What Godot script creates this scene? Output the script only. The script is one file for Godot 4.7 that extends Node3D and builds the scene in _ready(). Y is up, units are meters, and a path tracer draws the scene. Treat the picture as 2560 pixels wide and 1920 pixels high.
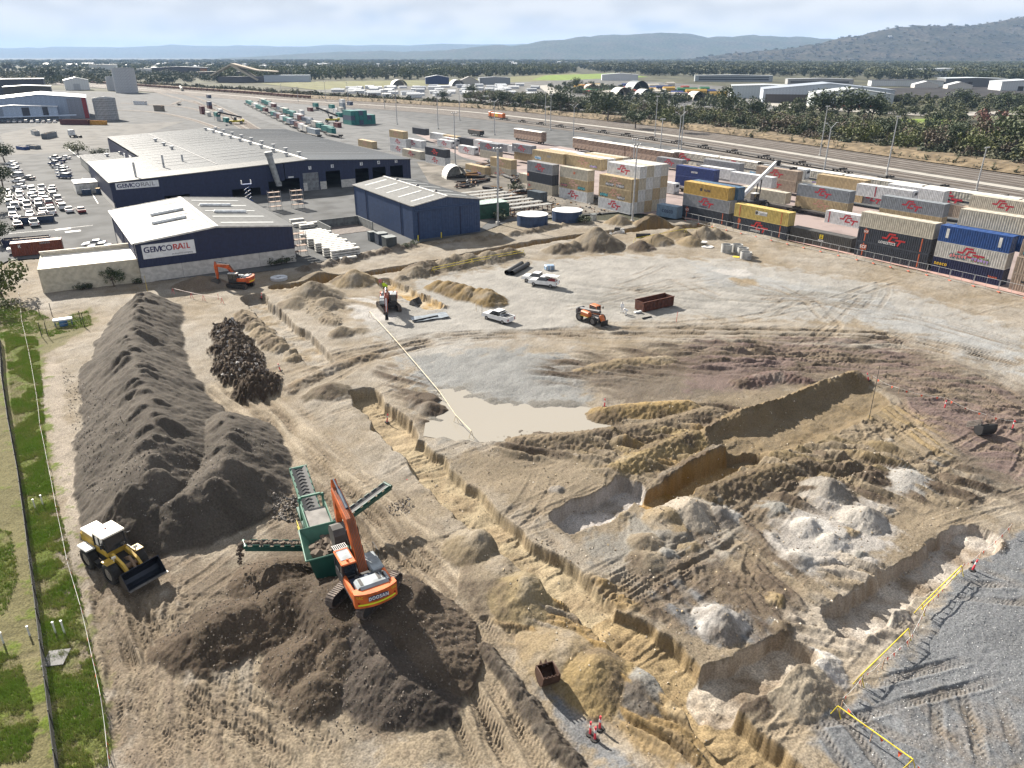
extends Node3D
# A drone view over an earthworks site beside a rail freight terminal. y is up, metres, the camera stands over the origin.

const YARD := 35.0      # degrees: the rail terminal's own grid against the world axes
var mats := {}
var taken := {}
var rng := RandomNumberGenerator.new()
var noise_img := {}


# ---------- small mesh collector: flat or smooth triangles, one mesh per part
class Shape:
	var v := PackedVector3Array()
	var n := PackedVector3Array()
	var at := Transform3D()

	func tri(a: Vector3,b: Vector3,c: Vector3) -> void:
		var m := (b - a).cross(c - a).normalized()
		tri_n(a,b,c,m,m,m)

	func tri_n(a: Vector3,b: Vector3,c: Vector3,na: Vector3,nb: Vector3,nc: Vector3) -> void:
		v.append(at * a); v.append(at * c); v.append(at * b)
		n.append(at.basis * na); n.append(at.basis * nc); n.append(at.basis * nb)

	func quad(a: Vector3,b: Vector3,c: Vector3,d: Vector3) -> void:
		var m := (c - a).cross(d - b).normalized()
		tri_n(a,b,c,m,m,m)
		tri_n(a,c,d,m,m,m)

	func box(c: Vector3,s: Vector3,turn := Basis()) -> Shape:
		var h := s / 2
		var p: Array[Vector3] = []
		for k in 8:
			p.append(c + turn * Vector3(h.x if k & 1 else -h.x,h.y if k & 2 else -h.y,h.z if k & 4 else -h.z))
		quad(p[4],p[5],p[7],p[6]); quad(p[1],p[0],p[2],p[3])
		quad(p[5],p[1],p[3],p[7]); quad(p[0],p[4],p[6],p[2])
		quad(p[6],p[7],p[3],p[2]); quad(p[0],p[1],p[5],p[4])
		return self

	func rbox(c: Vector3,s: Vector3,b := 0.05,turn := Basis()) -> Shape:   # a box with chamfered edges
		var h := s / 2
		b = minf(b,minf(h.x,minf(h.y,h.z)) * 0.9)
		var i := h - Vector3(b,b,b)
		for ax in 3:
			for sg in [-1.0,1.0]:
				var u := (ax + 1) % 3
				var w := (ax + 2) % 3
				var q: Array[Vector3] = []
				for k in [[-1,-1],[1,-1],[1,1],[-1,1]]:
					var t := Vector3()
					t[ax] = sg * h[ax]; t[u] = k[0] * i[u]; t[w] = k[1] * i[w]
					q.append(c + turn * t)
				if sg > 0: quad(q[0],q[1],q[2],q[3])
				else: quad(q[3],q[2],q[1],q[0])
		for ax in 3:
			var u := (ax + 1) % 3
			var w := (ax + 2) % 3
			for k in [[-1.0,-1.0],[1.0,-1.0],[1.0,1.0],[-1.0,1.0]]:
				var q: Array[Vector3] = []
				for e in [[-1,0],[1,0],[1,1],[-1,1]]:
					var t := Vector3()
					t[ax] = e[0] * i[ax]
					t[u] = k[0] * (h[u] if e[1] == 0 else i[u])
					t[w] = k[1] * (i[w] if e[1] == 0 else h[w])
					q.append(c + turn * t)
				if k[0] * k[1] > 0: quad(q[3],q[2],q[1],q[0])
				else: quad(q[0],q[1],q[2],q[3])
		return self

	func tube(a: Vector3,b: Vector3,r0: float,r1 := -1.0,seg := 10,caps := true) -> Shape:
		if r1 < 0: r1 = r0
		var d := (b - a).normalized()
		var x := d.cross(Vector3.UP if absf(d.y) < 0.9 else Vector3.RIGHT).normalized()
		var y := x.cross(d)
		for k in seg:
			var t0 := TAU * k / seg
			var t1 := TAU * (k + 1) / seg
			var e0 := x * cos(t0) + y * sin(t0)
			var e1 := x * cos(t1) + y * sin(t1)
			tri_n(a + e0 * r0,a + e1 * r0,b + e1 * r1,-e0,-e1,-e1) if false else _side(a,b,e0,e1,r0,r1)
			if caps:
				tri(a,a + e0 * r0,a + e1 * r0)
				tri(b,b + e1 * r1,b + e0 * r1)
		return self

	func _side(a: Vector3,b: Vector3,e0: Vector3,e1: Vector3,r0: float,r1: float) -> void:
		tri_n(a + e1 * r0,a + e0 * r0,b + e0 * r1,e1,e0,e0)
		tri_n(a + e1 * r0,b + e0 * r1,b + e1 * r1,e1,e0,e1)

	func prism(poly: PackedVector2Array,o: Vector3,ux: Vector3,uy: Vector3,depth: Vector3) -> Shape:
		var idx := Geometry2D.triangulate_polygon(poly)
		var flip := ux.cross(uy).dot(depth) < 0
		if Geometry2D.is_polygon_clockwise(poly): flip = not flip
		for k in range(0,idx.size(),3):
			var a := o + ux * poly[idx[k]].x + uy * poly[idx[k]].y
			var b := o + ux * poly[idx[k + 1]].x + uy * poly[idx[k + 1]].y
			var c := o + ux * poly[idx[k + 2]].x + uy * poly[idx[k + 2]].y
			var want := depth
			if (b - a).cross(c - a).dot(want) < 0:
				var t := b; b = c; c = t
			tri(a + depth,b + depth,c + depth)
			tri(a,c,b)
		for k in poly.size():
			var p := poly[k]
			var q := poly[(k + 1) % poly.size()]
			var a := o + ux * p.x + uy * p.y
			var b := o + ux * q.x + uy * q.y
			if flip: quad(b,a,a + depth,b + depth)
			else: quad(a,b,b + depth,a + depth)
		return self

	func stroke(pts: PackedVector2Array,w: float,o: Vector3,ux: Vector3,uy: Vector3,depth: Vector3) -> Shape:   # a mitred thick line
		var l := PackedVector2Array()
		var r := PackedVector2Array()
		for k in pts.size():
			var d0 := (pts[k] - pts[k - 1]).normalized() if k > 0 else (pts[1] - pts[0]).normalized()
			var d1 := (pts[k + 1] - pts[k]).normalized() if k < pts.size() - 1 else d0
			var m := (d0 + d1).normalized()
			var s := w / 2 / maxf(m.dot(d0),0.35)
			l.append(pts[k] + m.orthogonal() * s)
			r.append(pts[k] - m.orthogonal() * s)
		for k in pts.size() - 1:
			prism(PackedVector2Array([l[k],l[k + 1],r[k + 1],r[k]]),o,ux,uy,depth)
		return self

	func mesh() -> ArrayMesh:
		var a := []
		a.resize(Mesh.ARRAY_MAX)
		a[Mesh.ARRAY_VERTEX] = v
		a[Mesh.ARRAY_NORMAL] = n
		var m := ArrayMesh.new()
		m.add_surface_from_arrays(Mesh.PRIMITIVE_TRIANGLES,a)
		return m


func V3(x: float,y: float,z: float) -> Vector3: return Vector3(x,y,z)
func T3(p: Vector3) -> Transform3D: return Transform3D(Basis(),p)
func mk() -> Shape: return Shape.new()

func V2(a: Array) -> PackedVector2Array:   # [x,y,x,y ...]
	var p := PackedVector2Array()
	for k in range(0,a.size(),2): p.append(Vector2(a[k],a[k + 1]))
	return p


# ---------- naming and describing
func nth(k: int) -> String: return ["first","second","third","fourth","fifth","sixth","seventh","eighth","ninth","tenth"][k] if k < 10 else "%d%s" % [k + 1,{1: "st",2: "nd",3: "rd"}.get((k + 1) % 10,"th") if k > 12 else "th"]

func numbered(called: String) -> String:
	taken[called] = taken.get(called,-1) + 1
	return called if taken[called] == 0 else "%s_%03d" % [called,taken[called]]

func tag(o: Node,label: String,category: String,group := "",kind := "") -> Node:
	o.set_meta("label",label)
	if category: o.set_meta("category",category)
	if group: o.set_meta("group",group)
	if kind: o.set_meta("kind",kind)
	return o

func thing(called: String,label: String,category: String,at := Vector3.ZERO,turn := 0.0,group := "") -> Node3D:
	var o := Node3D.new()
	o.name = numbered(called)
	add_child(o)
	o.position = at
	o.rotation.y = deg_to_rad(turn)
	tag(o,label,category,group)
	return o

func part(parent: Node,called: String,shape,m: Material,at := Transform3D()) -> MeshInstance3D:
	var o := MeshInstance3D.new()
	o.name = called if parent != self else numbered(called)
	o.mesh = shape.mesh() if shape is Shape else shape
	o.material_override = m
	o.transform = at
	parent.add_child(o,true)
	return o

func setting(called: String,shape,m: Material,at := Transform3D()) -> MeshInstance3D:
	var o := part(self,called,shape,m,at)
	o.set_meta("kind","structure")
	return o

func again(o: Node3D,label: String,at: Vector3,turn: float,group := "") -> Node3D:   # a copy with its parts
	var c: Node3D = o.duplicate()
	c.name = numbered(str(o.name).get_slice("_0",0))
	add_child(c)
	c.position = at
	c.rotation = V3(0,deg_to_rad(turn),0)
	if label: c.set_meta("label",label)
	if group: c.set_meta("group",group)
	return c


# ---------- materials: linear base colours; grain from shared computed noise
func grain(key: String,freq: float,lo: float,hi: float,size := 256,octaves := 4) -> Texture2D:
	if noise_img.has(key): return noise_img[key]
	var f := FastNoiseLite.new()
	f.seed = hash(key) & 0xffff
	f.frequency = freq
	f.fractal_octaves = octaves
	var im := f.get_seamless_image(size,size)
	im.convert(Image.FORMAT_L8)
	var d := im.get_data()
	for k in d.size(): d[k] = clampi(int(255.0 * lerpf(lo,hi,d[k] / 255.0)),0,255)
	im = Image.create_from_data(size,size,false,Image.FORMAT_L8,d)
	im.convert(Image.FORMAT_RGB8)
	noise_img[key] = ImageTexture.create_from_image(im)
	return noise_img[key]

func bumps(key: String,freq: float,strength: float,size := 256) -> Texture2D:
	if noise_img.has(key): return noise_img[key]
	var f := FastNoiseLite.new()
	f.seed = hash(key) & 0xffff
	f.frequency = freq
	f.fractal_octaves = 4
	var im := f.get_seamless_image(size,size)
	im.convert(Image.FORMAT_RGBA8)
	im.bump_map_to_normal_map(strength)
	noise_img[key] = ImageTexture.create_from_image(im)
	return noise_img[key]

func paint(key: String,c: Color,rough := 0.6,metal := 0.0,wear := 0.5) -> StandardMaterial3D:
	if mats.has(key): return mats[key]
	var m := StandardMaterial3D.new()
	m.resource_name = key
	m.albedo_color = c.linear_to_srgb()
	m.roughness = rough
	m.metallic = metal
	if wear > 0:
		m.albedo_texture = grain("wear%.1f" % wear,0.008,1.0 - wear * 0.55,1.0 + wear * 0.25)
		m.uv1_triplanar = true
		m.uv1_scale = V3(0.37,0.37,0.37)
	mats[key] = m
	return m

func glass(key := "glass",c := Color(0.02,0.025,0.03)) -> StandardMaterial3D:
	if mats.has(key): return mats[key]
	var m := StandardMaterial3D.new()
	m.resource_name = key
	m.albedo_color = c.linear_to_srgb()
	m.roughness = 0.06
	m.metallic = 0.0
	m.metallic_specular = 0.8
	mats[key] = m
	return m

func lettering(words: String,height: float,deep := 0.02,serif := false) -> TextMesh:
	var t := TextMesh.new()
	var f := SystemFont.new()
	f.font_names = PackedStringArray(["Droid Serif" if serif else "Droid Sans"])
	f.font_weight = 700
	t.font = f
	t.text = words
	t.font_size = 64
	t.pixel_size = height / 46.0
	t.depth = deep
	t.curve_step = 4.0
	return t

func _ready() -> void:
	rng.seed = 20240717
	light_and_lens()
	stage("lens")
	earthworks()
	stage("earth")
	yard()
	far_country()
	stage("yard")
	buildings()
	stage("buildings")
	containers()
	stage("containers")
	site_machines()
	stage("machines")
	rolling_stock()
	stage("rolling stock")
	site_things()
	stage("things")
	plants()
	stage("plants")

var clock := Time.get_ticks_msec()
func stage(what: String) -> void:
	print(what," ",Time.get_ticks_msec() - clock," ms")


func light_and_lens() -> void:
	var cam := Camera3D.new()
	cam.position = V3(0,37,0)
	cam.rotation_degrees = V3(-24,0,0)
	cam.fov = 55.1
	cam.near = 0.5
	cam.far = 60000
	add_child(cam)
	cam.current = true

	var sun := DirectionalLight3D.new()
	sun.name = "sun"
	sun.light_energy = 1.6
	sun.light_color = Color(1.0,0.965,0.91)
	sun.light_angular_distance = 0.5
	sun.shadow_enabled = true
	# shadows run towards the camera and to its right, 1.6 times as long as things are high
	sun.look_at_from_position(V3(-0.66,0.62,-0.75),Vector3.ZERO)
	add_child(sun)

	var sky_mat := PanoramaSkyMaterial.new()
	sky_mat.panorama = sky_picture()
	sky_mat.energy_multiplier = 0.27
	var sky := Sky.new()
	sky.sky_material = sky_mat
	var env := Environment.new()
	env.background_mode = Environment.BG_SKY
	env.sky = sky
	env.tonemap_mode = Environment.TONE_MAPPER_LINEAR
	env.tonemap_exposure = 3.0
	env.sdfgi_enabled = true
	env.ssao_enabled = true
	env.ssil_enabled = true
	env.fog_enabled = true
	env.fog_density = 0.000045
	env.fog_light_color = Color(0.62,0.74,0.9)
	var we := WorldEnvironment.new()
	we.environment = env
	add_child(we)


func sky_picture() -> ImageTexture:
	# broken white cloud over pale blue, the same all round
	var w := 1024
	var h := 512
	var f := FastNoiseLite.new()
	f.seed = 5
	f.frequency = 1.0
	f.fractal_octaves = 5
	var im := Image.create(w,h,false,Image.FORMAT_RGBF)
	for j in h:
		var up := PI * (0.5 - (j + 0.5) / h)
		var s := sin(up)
		var blue := Color(0.16,0.33,0.68).lerp(Color(0.80,0.90,1.0),pow(clampf(1.0 - s,0,1),5.0))
		for i in w:
			if s < -0.02:
				im.set_pixel(i,j,Color(0.5,0.5,0.5))
				continue
			var t := TAU * i / w
			var e := 1.0 / (maxf(s,0.0) + 0.10)
			var p := V3(cos(t) * e * cos(up),3.0,sin(t) * e * cos(up)) * 0.8
			var d := f.get_noise_3dv(p) + 0.5 * f.get_noise_3dv(p * 3.1 + V3(9,0,0))
			var cover := smoothstep(-0.72,-0.05,d)
			var thick := smoothstep(0.05,0.55,f.get_noise_3dv(p * 1.7 + V3(0,4,0)) + 0.25)
			var cl := Color(1.12,1.12,1.12).lerp(Color(0.72,0.76,0.82),thick * 0.55)
			im.set_pixel(i,j,blue.lerp(cl,cover * 0.93))
	return ImageTexture.create_from_image(im)

# ---------- the site's ground: one sheet of earth, shaped by what was dug and dumped on it
const COLS := 1000
const ROWS := 740
const NEAR := 23.0
const FAR := 182.0
var gz := PackedFloat32Array()      # z of every row
var gw := PackedFloat32Array()      # half width of every row
var gh := PackedFloat32Array()      # height
var gr := PackedFloat32Array()
var gg := PackedFloat32Array()
var gb := PackedFloat32Array()
var owner_of := PackedByteArray()
var n1 := FastNoiseLite.new()
var n2 := FastNoiseLite.new()
var n3 := FastNoiseLite.new()
var n4 := FastNoiseLite.new()

const SAND := Color(0.345,0.285,0.208)
const PALE := Color(0.43,0.39,0.335)
const WHITE := Color(0.58,0.56,0.535)
const YELLOW := Color(0.36,0.25,0.115)
const ORANGE := Color(0.30,0.18,0.065)
const GREY := Color(0.345,0.335,0.31)
const BLUEGREY := Color(0.235,0.245,0.26)
const DARK := Color(0.105,0.08,0.06)
const LOAM := Color(0.15,0.118,0.09)
const PURPLE := Color(0.235,0.175,0.16)
const PILE := Color(0.135,0.117,0.098)
const GRASS := Color(0.16,0.22,0.03)

func row_of(z: float) -> float: return log(maxf(-z,1.0) / NEAR) / log(FAR / NEAR) * (ROWS - 1)

func height_at(x: float,z: float) -> float:
	var j := clampf(row_of(z),0,ROWS - 1.001)
	var j0 := int(j)
	var out := 0.0
	for d in 2:
		var i := clampf((x / gw[j0 + d] * 0.5 + 0.5) * (COLS - 1),0,COLS - 1.001)
		var i0 := int(i)
		var k := (j0 + d) * COLS + i0
		var h := lerpf(gh[k],gh[k + 1],i - i0)
		out += h * ((j - j0) if d else (1.0 - j + j0))
	return out

func on_ground(p: Vector2,lift := 0.0) -> Vector3: return V3(p.x,height_at(p.x,p.y) + lift,p.y)

func span(x0: float,x1: float,z0: float,z1: float) -> Vector2i:   # first and last row between two depths
	return Vector2i(clampi(int(row_of(z1)),0,ROWS - 1),clampi(int(row_of(z0)) + 1,0,ROWS - 1))

func cols_at(j: int,x0: float,x1: float) -> Vector2i:
	return Vector2i(clampi(int((x0 / gw[j] * 0.5 + 0.5) * (COLS - 1)),0,COLS - 1),clampi(int((x1 / gw[j] * 0.5 + 0.5) * (COLS - 1)) + 1,0,COLS - 1))

func dye(k: int,c: Color,t: float) -> void:
	gr[k] = lerpf(gr[k],c.r,t); gg[k] = lerpf(gg[k],c.g,t); gb[k] = lerpf(gb[k],c.b,t)

# distance to a polyline [x, z, x, z ...] (or with a height per point): (distance, place along it in metres, interpolated third value)
func near_line(p: Vector2,l: PackedFloat32Array,step: int) -> Vector3:
	var best := 1e9
	var along := 0.0
	var run := 0.0
	var hh := 0.0
	for k in range(0,l.size() - step,step):
		var a := Vector2(l[k],l[k + 1])
		var b := Vector2(l[k + step],l[k + step + 1])
		var ab := b - a
		var len := ab.length()
		var t := clampf((p - a).dot(ab) / maxf(len * len,1e-6),0.0,1.0)
		var d := p.distance_squared_to(a + ab * t)
		if d < best:
			best = d
			along = run + t * len
			if step > 2: hh = lerpf(l[k + 2],l[k + step + 2],t)
		run += len
	return V3(sqrt(best),along,hh)

func bounds(l: PackedFloat32Array,step: int,grow: float) -> Rect2:
	var r := Rect2(l[0],l[1],0,0)
	for k in range(step,l.size(),step): r = r.expand(Vector2(l[k],l[k + 1]))
	return r.grow(grow)

# a patch of other soil: polygon with a ragged edge
func soil(poly: Array,c: Color,edge := 1.5,much := 1.0,rag := 2.0) -> void:
	var l := PackedFloat32Array(poly)
	l.append(poly[0]); l.append(poly[1])
	var pv := V2(poly)
	var r := bounds(l,2,edge + rag)
	var js := span(0,0,r.position.y,r.end.y)
	for j in range(js.x,js.y + 1):
		var z := gz[j]
		var cs := cols_at(j,r.position.x,r.end.x)
		for i in range(cs.x,cs.y + 1):
			var x := (2.0 * i / (COLS - 1) - 1.0) * gw[j]
			var p := Vector2(x,z)
			var d := near_line(p,l,2).x
			if not Geometry2D.is_point_in_polygon(p,pv): d = -d
			d += n2.get_noise_2d(x,z) * rag * 1.6 + n3.get_noise_2d(x,z) * rag * 0.5
			if d > 0:
				dye(j * COLS + i,c,minf(d / edge,1.0) * much)

# a ridge or a row of heaps: [x, z, height ...]
func ridge(line: Array,slope: float,c: Color,own := 0,rough := 0.12,top := 0.35) -> void:
	var l := PackedFloat32Array(line)
	var most := 0.0
	for k in range(2,l.size(),3): most = maxf(most,l[k])
	var r := bounds(l,3,most / slope + 1.0)
	var js := span(0,0,r.position.y,r.end.y)
	for j in range(js.x,js.y + 1):
		var z := gz[j]
		var cs := cols_at(j,r.position.x,r.end.x)
		for i in range(cs.x,cs.y + 1):
			var x := (2.0 * i / (COLS - 1) - 1.0) * gw[j]
			var q := near_line(Vector2(x,z),l,3)
			if q.z - slope * q.x < -0.6: continue
			var d := q.x * (1.0 + 0.16 * n1.get_noise_2d(x * 1.6,z * 1.6)) + n2.get_noise_2d(x * 1.3,z * 1.3) * 0.35
			var h := q.z - slope * (sqrt(d * d + top * top) - top * 0.6) + n3.get_noise_2d(x,z) * rough
			var k := j * COLS + i
			if h > gh[k]:
				var t := clampf((h - gh[k]) / 0.18,0,1)
				gh[k] = h
				var mixn := n1.get_noise_2d(x * 2.2 + 70.0,z * 2.2) + 0.6 * n2.get_noise_2d(x * 0.8,z * 0.8 + 30.0)
				var cc := c.lerp(LOAM,clampf(mixn * 1.5,0,0.75)) if own != 1 and own != 2 else c * (1.0 + 0.3 * mixn)
				if mixn < -0.2 and own != 1 and own != 2 and own != 3: cc = c.lerp(PALE,clampf(-mixn - 0.2,0,0.6))
				dye(k,cc,t)
				if t > 0.5 and own > 0: owner_of[k] = own

func cone(x0: float,z0: float,h: float,r: float,c: Color,own := 0,rough := 0.06) -> void:
	ridge([x0,z0,h,x0 + 0.01,z0,h],h / r,c,own,rough,minf(0.12 * r,0.5))

# a trench with broken edges: [x, z, depth ...]
func trench(line: Array,half: float,wall: Color,floor_c: Color,batter := 0.35,steps := 1.7) -> void:
	var l := PackedFloat32Array(line)
	var r := bounds(l,3,half + 2.0)
	var js := span(0,0,r.position.y,r.end.y)
	for j in range(js.x,js.y + 1):
		var z := gz[j]
		var cs := cols_at(j,r.position.x,r.end.x)
		for i in range(cs.x,cs.y + 1):
			var x := (2.0 * i / (COLS - 1) - 1.0) * gw[j]
			var q := near_line(Vector2(x,z),l,3)
			if q.x > half + 1.6: continue
			var d := q.x + n1.get_noise_2d(x * 3.0,z * 3.0) * 0.7 + n2.get_noise_2d(x * 0.9,z * 0.9) * 0.24 + n3.get_noise_2d(x * 0.6,z * 0.6) * 0.08
			var t := clampf((half + batter - d) / batter,0,1)
			if t <= 0: continue
			var k := j * COLS + i
			var saw := fposmod(q.y + n2.get_noise_2d(x,z) * 0.5 + 5.0 * n1.get_noise_1d(q.y * 4.0 + line[0]),steps) / steps
			var deep := -q.z + 0.2 * n1.get_noise_2d(x * 6.0,z * 6.0) + (0.16 * saw + (0.12 if saw < 0.12 else 0.0)) * clampf(0.5 + 2.0 * n1.get_noise_2d(x * 2.0 + 40.0,z * 2.0),0,1) + n3.get_noise_2d(x * 0.7,z * 0.7) * 0.07
			var was := gh[k]
			gh[k] = lerpf(was,minf(deep,was),t * t * (3 - 2 * t))
			if t > 0.92: dye(k,floor_c.lerp(wall,clampf(0.3 + n2.get_noise_2d(x,z) + n1.get_noise_2d(x * 4.0,z * 4.0),0,1)),0.95)
			else: dye(k,floor_c.lerp(wall,clampf(0.5 + n2.get_noise_2d(x * 0.7,z * 0.7 + was * 3.0),0,1)),minf(t * 4.0,1.0))
			owner_of[k] = 0

# lower or raise an area smoothly to a level
func level(line: Array,half: float,y: float,soft := 1.5) -> void:
	var l := PackedFloat32Array(line)
	var r := bounds(l,2,half + soft)
	var js := span(0,0,r.position.y,r.end.y)
	for j in range(js.x,js.y + 1):
		var z := gz[j]
		var cs := cols_at(j,r.position.x,r.end.x)
		for i in range(cs.x,cs.y + 1):
			var x := (2.0 * i / (COLS - 1) - 1.0) * gw[j]
			var d := near_line(Vector2(x,z),l,2).x + n2.get_noise_2d(x,z) * 0.7
			var t := smoothstep(half + soft,half,d)
			var k := j * COLS + i
			gh[k] = lerpf(gh[k],y + n3.get_noise_2d(x,z) * 0.03,t)

# furrowed ground: long humps that run one way
func furrows(line: Array,half: float,amp: float,deg: float,c := Color(0,0,0,0),long := 0.12,cross := 0.7) -> void:
	var l := PackedFloat32Array(line)
	var r := bounds(l,2,half)
	var js := span(0,0,r.position.y,r.end.y)
	var u := Vector2(sin(deg_to_rad(deg)),cos(deg_to_rad(deg)))
	var w := u.orthogonal()
	for j in range(js.x,js.y + 1):
		var z := gz[j]
		var cs := cols_at(j,r.position.x,r.end.x)
		for i in range(cs.x,cs.y + 1):
			var x := (2.0 * i / (COLS - 1) - 1.0) * gw[j]
			var p := Vector2(x,z)
			var t := smoothstep(half,half * 0.45,near_line(p,l,2).x)
			if t <= 0: continue
			var a := p.dot(u)
			var b := p.dot(w) + 0.8 * n1.get_noise_2d(x * 2.0,z * 2.0)
			var k := j * COLS + i
			var h := n4.get_noise_2d(a * long * 3.0,b * cross * 2.4)
			gh[k] += t * amp * (sqrt(h * h + 0.02) * 1.7 - 0.5 + 0.06 * n3.get_noise_2d(x,z))
			if c.a > 0: dye(k,c,t * clampf(0.45 + h * 1.4,0,1))

# wheel or crawler ruts along a line
func ruts(line: Array,gauge: float,wide: float,deep: float,pitch := 0.34,c := Color(0,0,0,0)) -> void:
	var l := PackedFloat32Array(line)
	var r := bounds(l,2,gauge / 2 + wide)
	var total := 0.0
	for k in range(0,l.size() - 2,2): total += Vector2(l[k],l[k + 1]).distance_to(Vector2(l[k + 2],l[k + 3]))
	var js := span(0,0,r.position.y,r.end.y)
	for j in range(js.x,js.y + 1):
		var z := gz[j]
		var cs := cols_at(j,r.position.x,r.end.x)
		for i in range(cs.x,cs.y + 1):
			var x := (2.0 * i / (COLS - 1) - 1.0) * gw[j]
			var q := near_line(Vector2(x,z),l,2)
			if q.x > gauge / 2 + wide or q.y < 0.01 or q.y > total - 0.01: continue
			var fade := clampf(minf(q.y,total - q.y) / 3.0,0,1) * clampf(0.75 + 1.2 * n1.get_noise_2d(x * 3.0,z * 3.0),0.15,1.2)
			var e := absf(q.x + n2.get_noise_2d(x * 0.6,z * 0.6) * 0.15 - gauge / 2)
			var t := smoothstep(wide * 0.62,wide * 0.35,e)
			var lip := smoothstep(wide * 0.5,wide * 0.7,e) * smoothstep(wide,wide * 0.7,e)
			var k := j * COLS + i
			if owner_of[k] > 0: continue
			gh[k] += fade * (-deep * t * (0.8 + 0.3 * sin(TAU * (q.y + e * 1.1) / pitch)) + lip * deep * 0.5)
			if c.a > 0 and t > 0: dye(k,c,t * c.a * fade)


func earthworks() -> void:
	n1.seed = 11; n1.frequency = 0.05; n1.fractal_octaves = 3
	n2.seed = 23; n2.frequency = 0.35; n2.fractal_octaves = 4
	n4.seed = 51; n4.frequency = 0.35; n4.fractal_octaves = 2
	n3.seed = 37; n3.frequency = 1.6; n3.fractal_octaves = 3
	gz.resize(ROWS); gw.resize(ROWS)
	var total := COLS * ROWS
	for a in [gh,gr,gg,gb]: a.resize(total)
	gh.resize(total); gr.resize(total); gg.resize(total); gb.resize(total)
	owner_of.resize(total)
	for j in ROWS:
		var d := NEAR * pow(FAR / NEAR,float(j) / (ROWS - 1))
		gz[j] = -d
		gw[j] = 0.68 * d + 15.0
		for i in COLS:
			var x := (2.0 * i / (COLS - 1) - 1.0) * gw[j]
			var k := j * COLS + i
			var a := n1.get_noise_2d(x,-d)
			var b := n2.get_noise_2d(x,-d)
			var c := n3.get_noise_2d(x,-d)
			gh[k] = 0.25 * a + 0.09 * b + 0.04 * c
			var t := clampf(0.5 + 0.9 * a + 0.35 * b,0,1)
			var s := 1.0 + 0.10 * c + 0.12 * b
			gr[k] = lerpf(SAND.r,PALE.r,t) * s; gg[k] = lerpf(SAND.g,PALE.g,t) * s; gb[k] = lerpf(SAND.b,PALE.b,t) * s
	stage("base")
	site_soils()
	stage("soils")
	site_diggings()
	stage("diggings")
	stray_tracks()
	site_heaps()
	site_trenches()
	stage("heaps")
	# under the paved yards the earth lies lower
	var paved := V2([-115,-116.4,-98.3,-130.3,-99.4,-142.9,-83.3,-148.1,-67.9,-127.6,-41.4,-138,-27.1,-154.5,-7.6,-169.3,-0.7,-182.4,28.3,-194.3,51.7,-181.9,90.8,-115.9,110.4,-90.6,245.6,-169.8,-686,-579])
	for j in ROWS:
		if gz[j] > -95.0: continue
		for i in COLS:
			if Geometry2D.is_point_in_polygon(Vector2((2.0 * i / (COLS - 1) - 1.0) * gw[j],gz[j]),paved): gh[j * COLS + i] = minf(gh[j * COLS + i] - 0.3,-0.22)
	lay_earth()

func stray_tracks() -> void:   # where machines turned and worked: arcs of tread marks
	for zone in [[[-16.5,-105.4,16.4,-130.9,64.5,-125,70.2,-93.9,45.5,-97.5,6.2,-97.5],16,0.05,1.9],[[-35.4,-80.3,-20.3,-70.7,-3.8,-45.99,5.11,-29.38,-1.48,-29.38,-21.5,-63.8],12,0.07,2.1],[[-34.67,-50.13,-29.15,-48.89,-24.9,-38.66,-12.96,-29.95,-22.81,-29.38],9,0.06,2.2],[[-0.3,-67.6,23.6,-74.1,42.2,-65.6,37.57,-52.07,19.91,-41.86,10.9,-38.66,5.17,-45.99],14,0.10,1.9],[[25.8,-97.5,60.7,-79,47.74,-58.64,41.8,-69.7],14,0.09,2.0],[[3.07,-40.45,11.41,-33.93,14.07,-29.38,7.75,-29.38],5,0.10,1.9],[[30.73,-43.34,41.54,-48.89,29.14,-29.38,21.75,-31.21],3,0.02,2.1]]:
		for q in in_poly(zone[0],zone[1],1.0):
			var p := Vector2(q.x,q.z)
			var a := rng.randf() * TAU
			if rng.randf() < 0.85: a = deg_to_rad(35.0 + 90.0 * (rng.randi() % 2)) + rng.randfn() * 0.3
			var bend := rng.randfn() * 0.018
			var line: Array = []
			for k in 8:
				line.append(p.x); line.append(p.y)
				p += Vector2(sin(a),cos(a)) * 3.0
				a += bend * 3.0
			ruts(line,zone[3],0.7,zone[2],0.34,Color(0.27,0.215,0.155,0.3))

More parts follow.
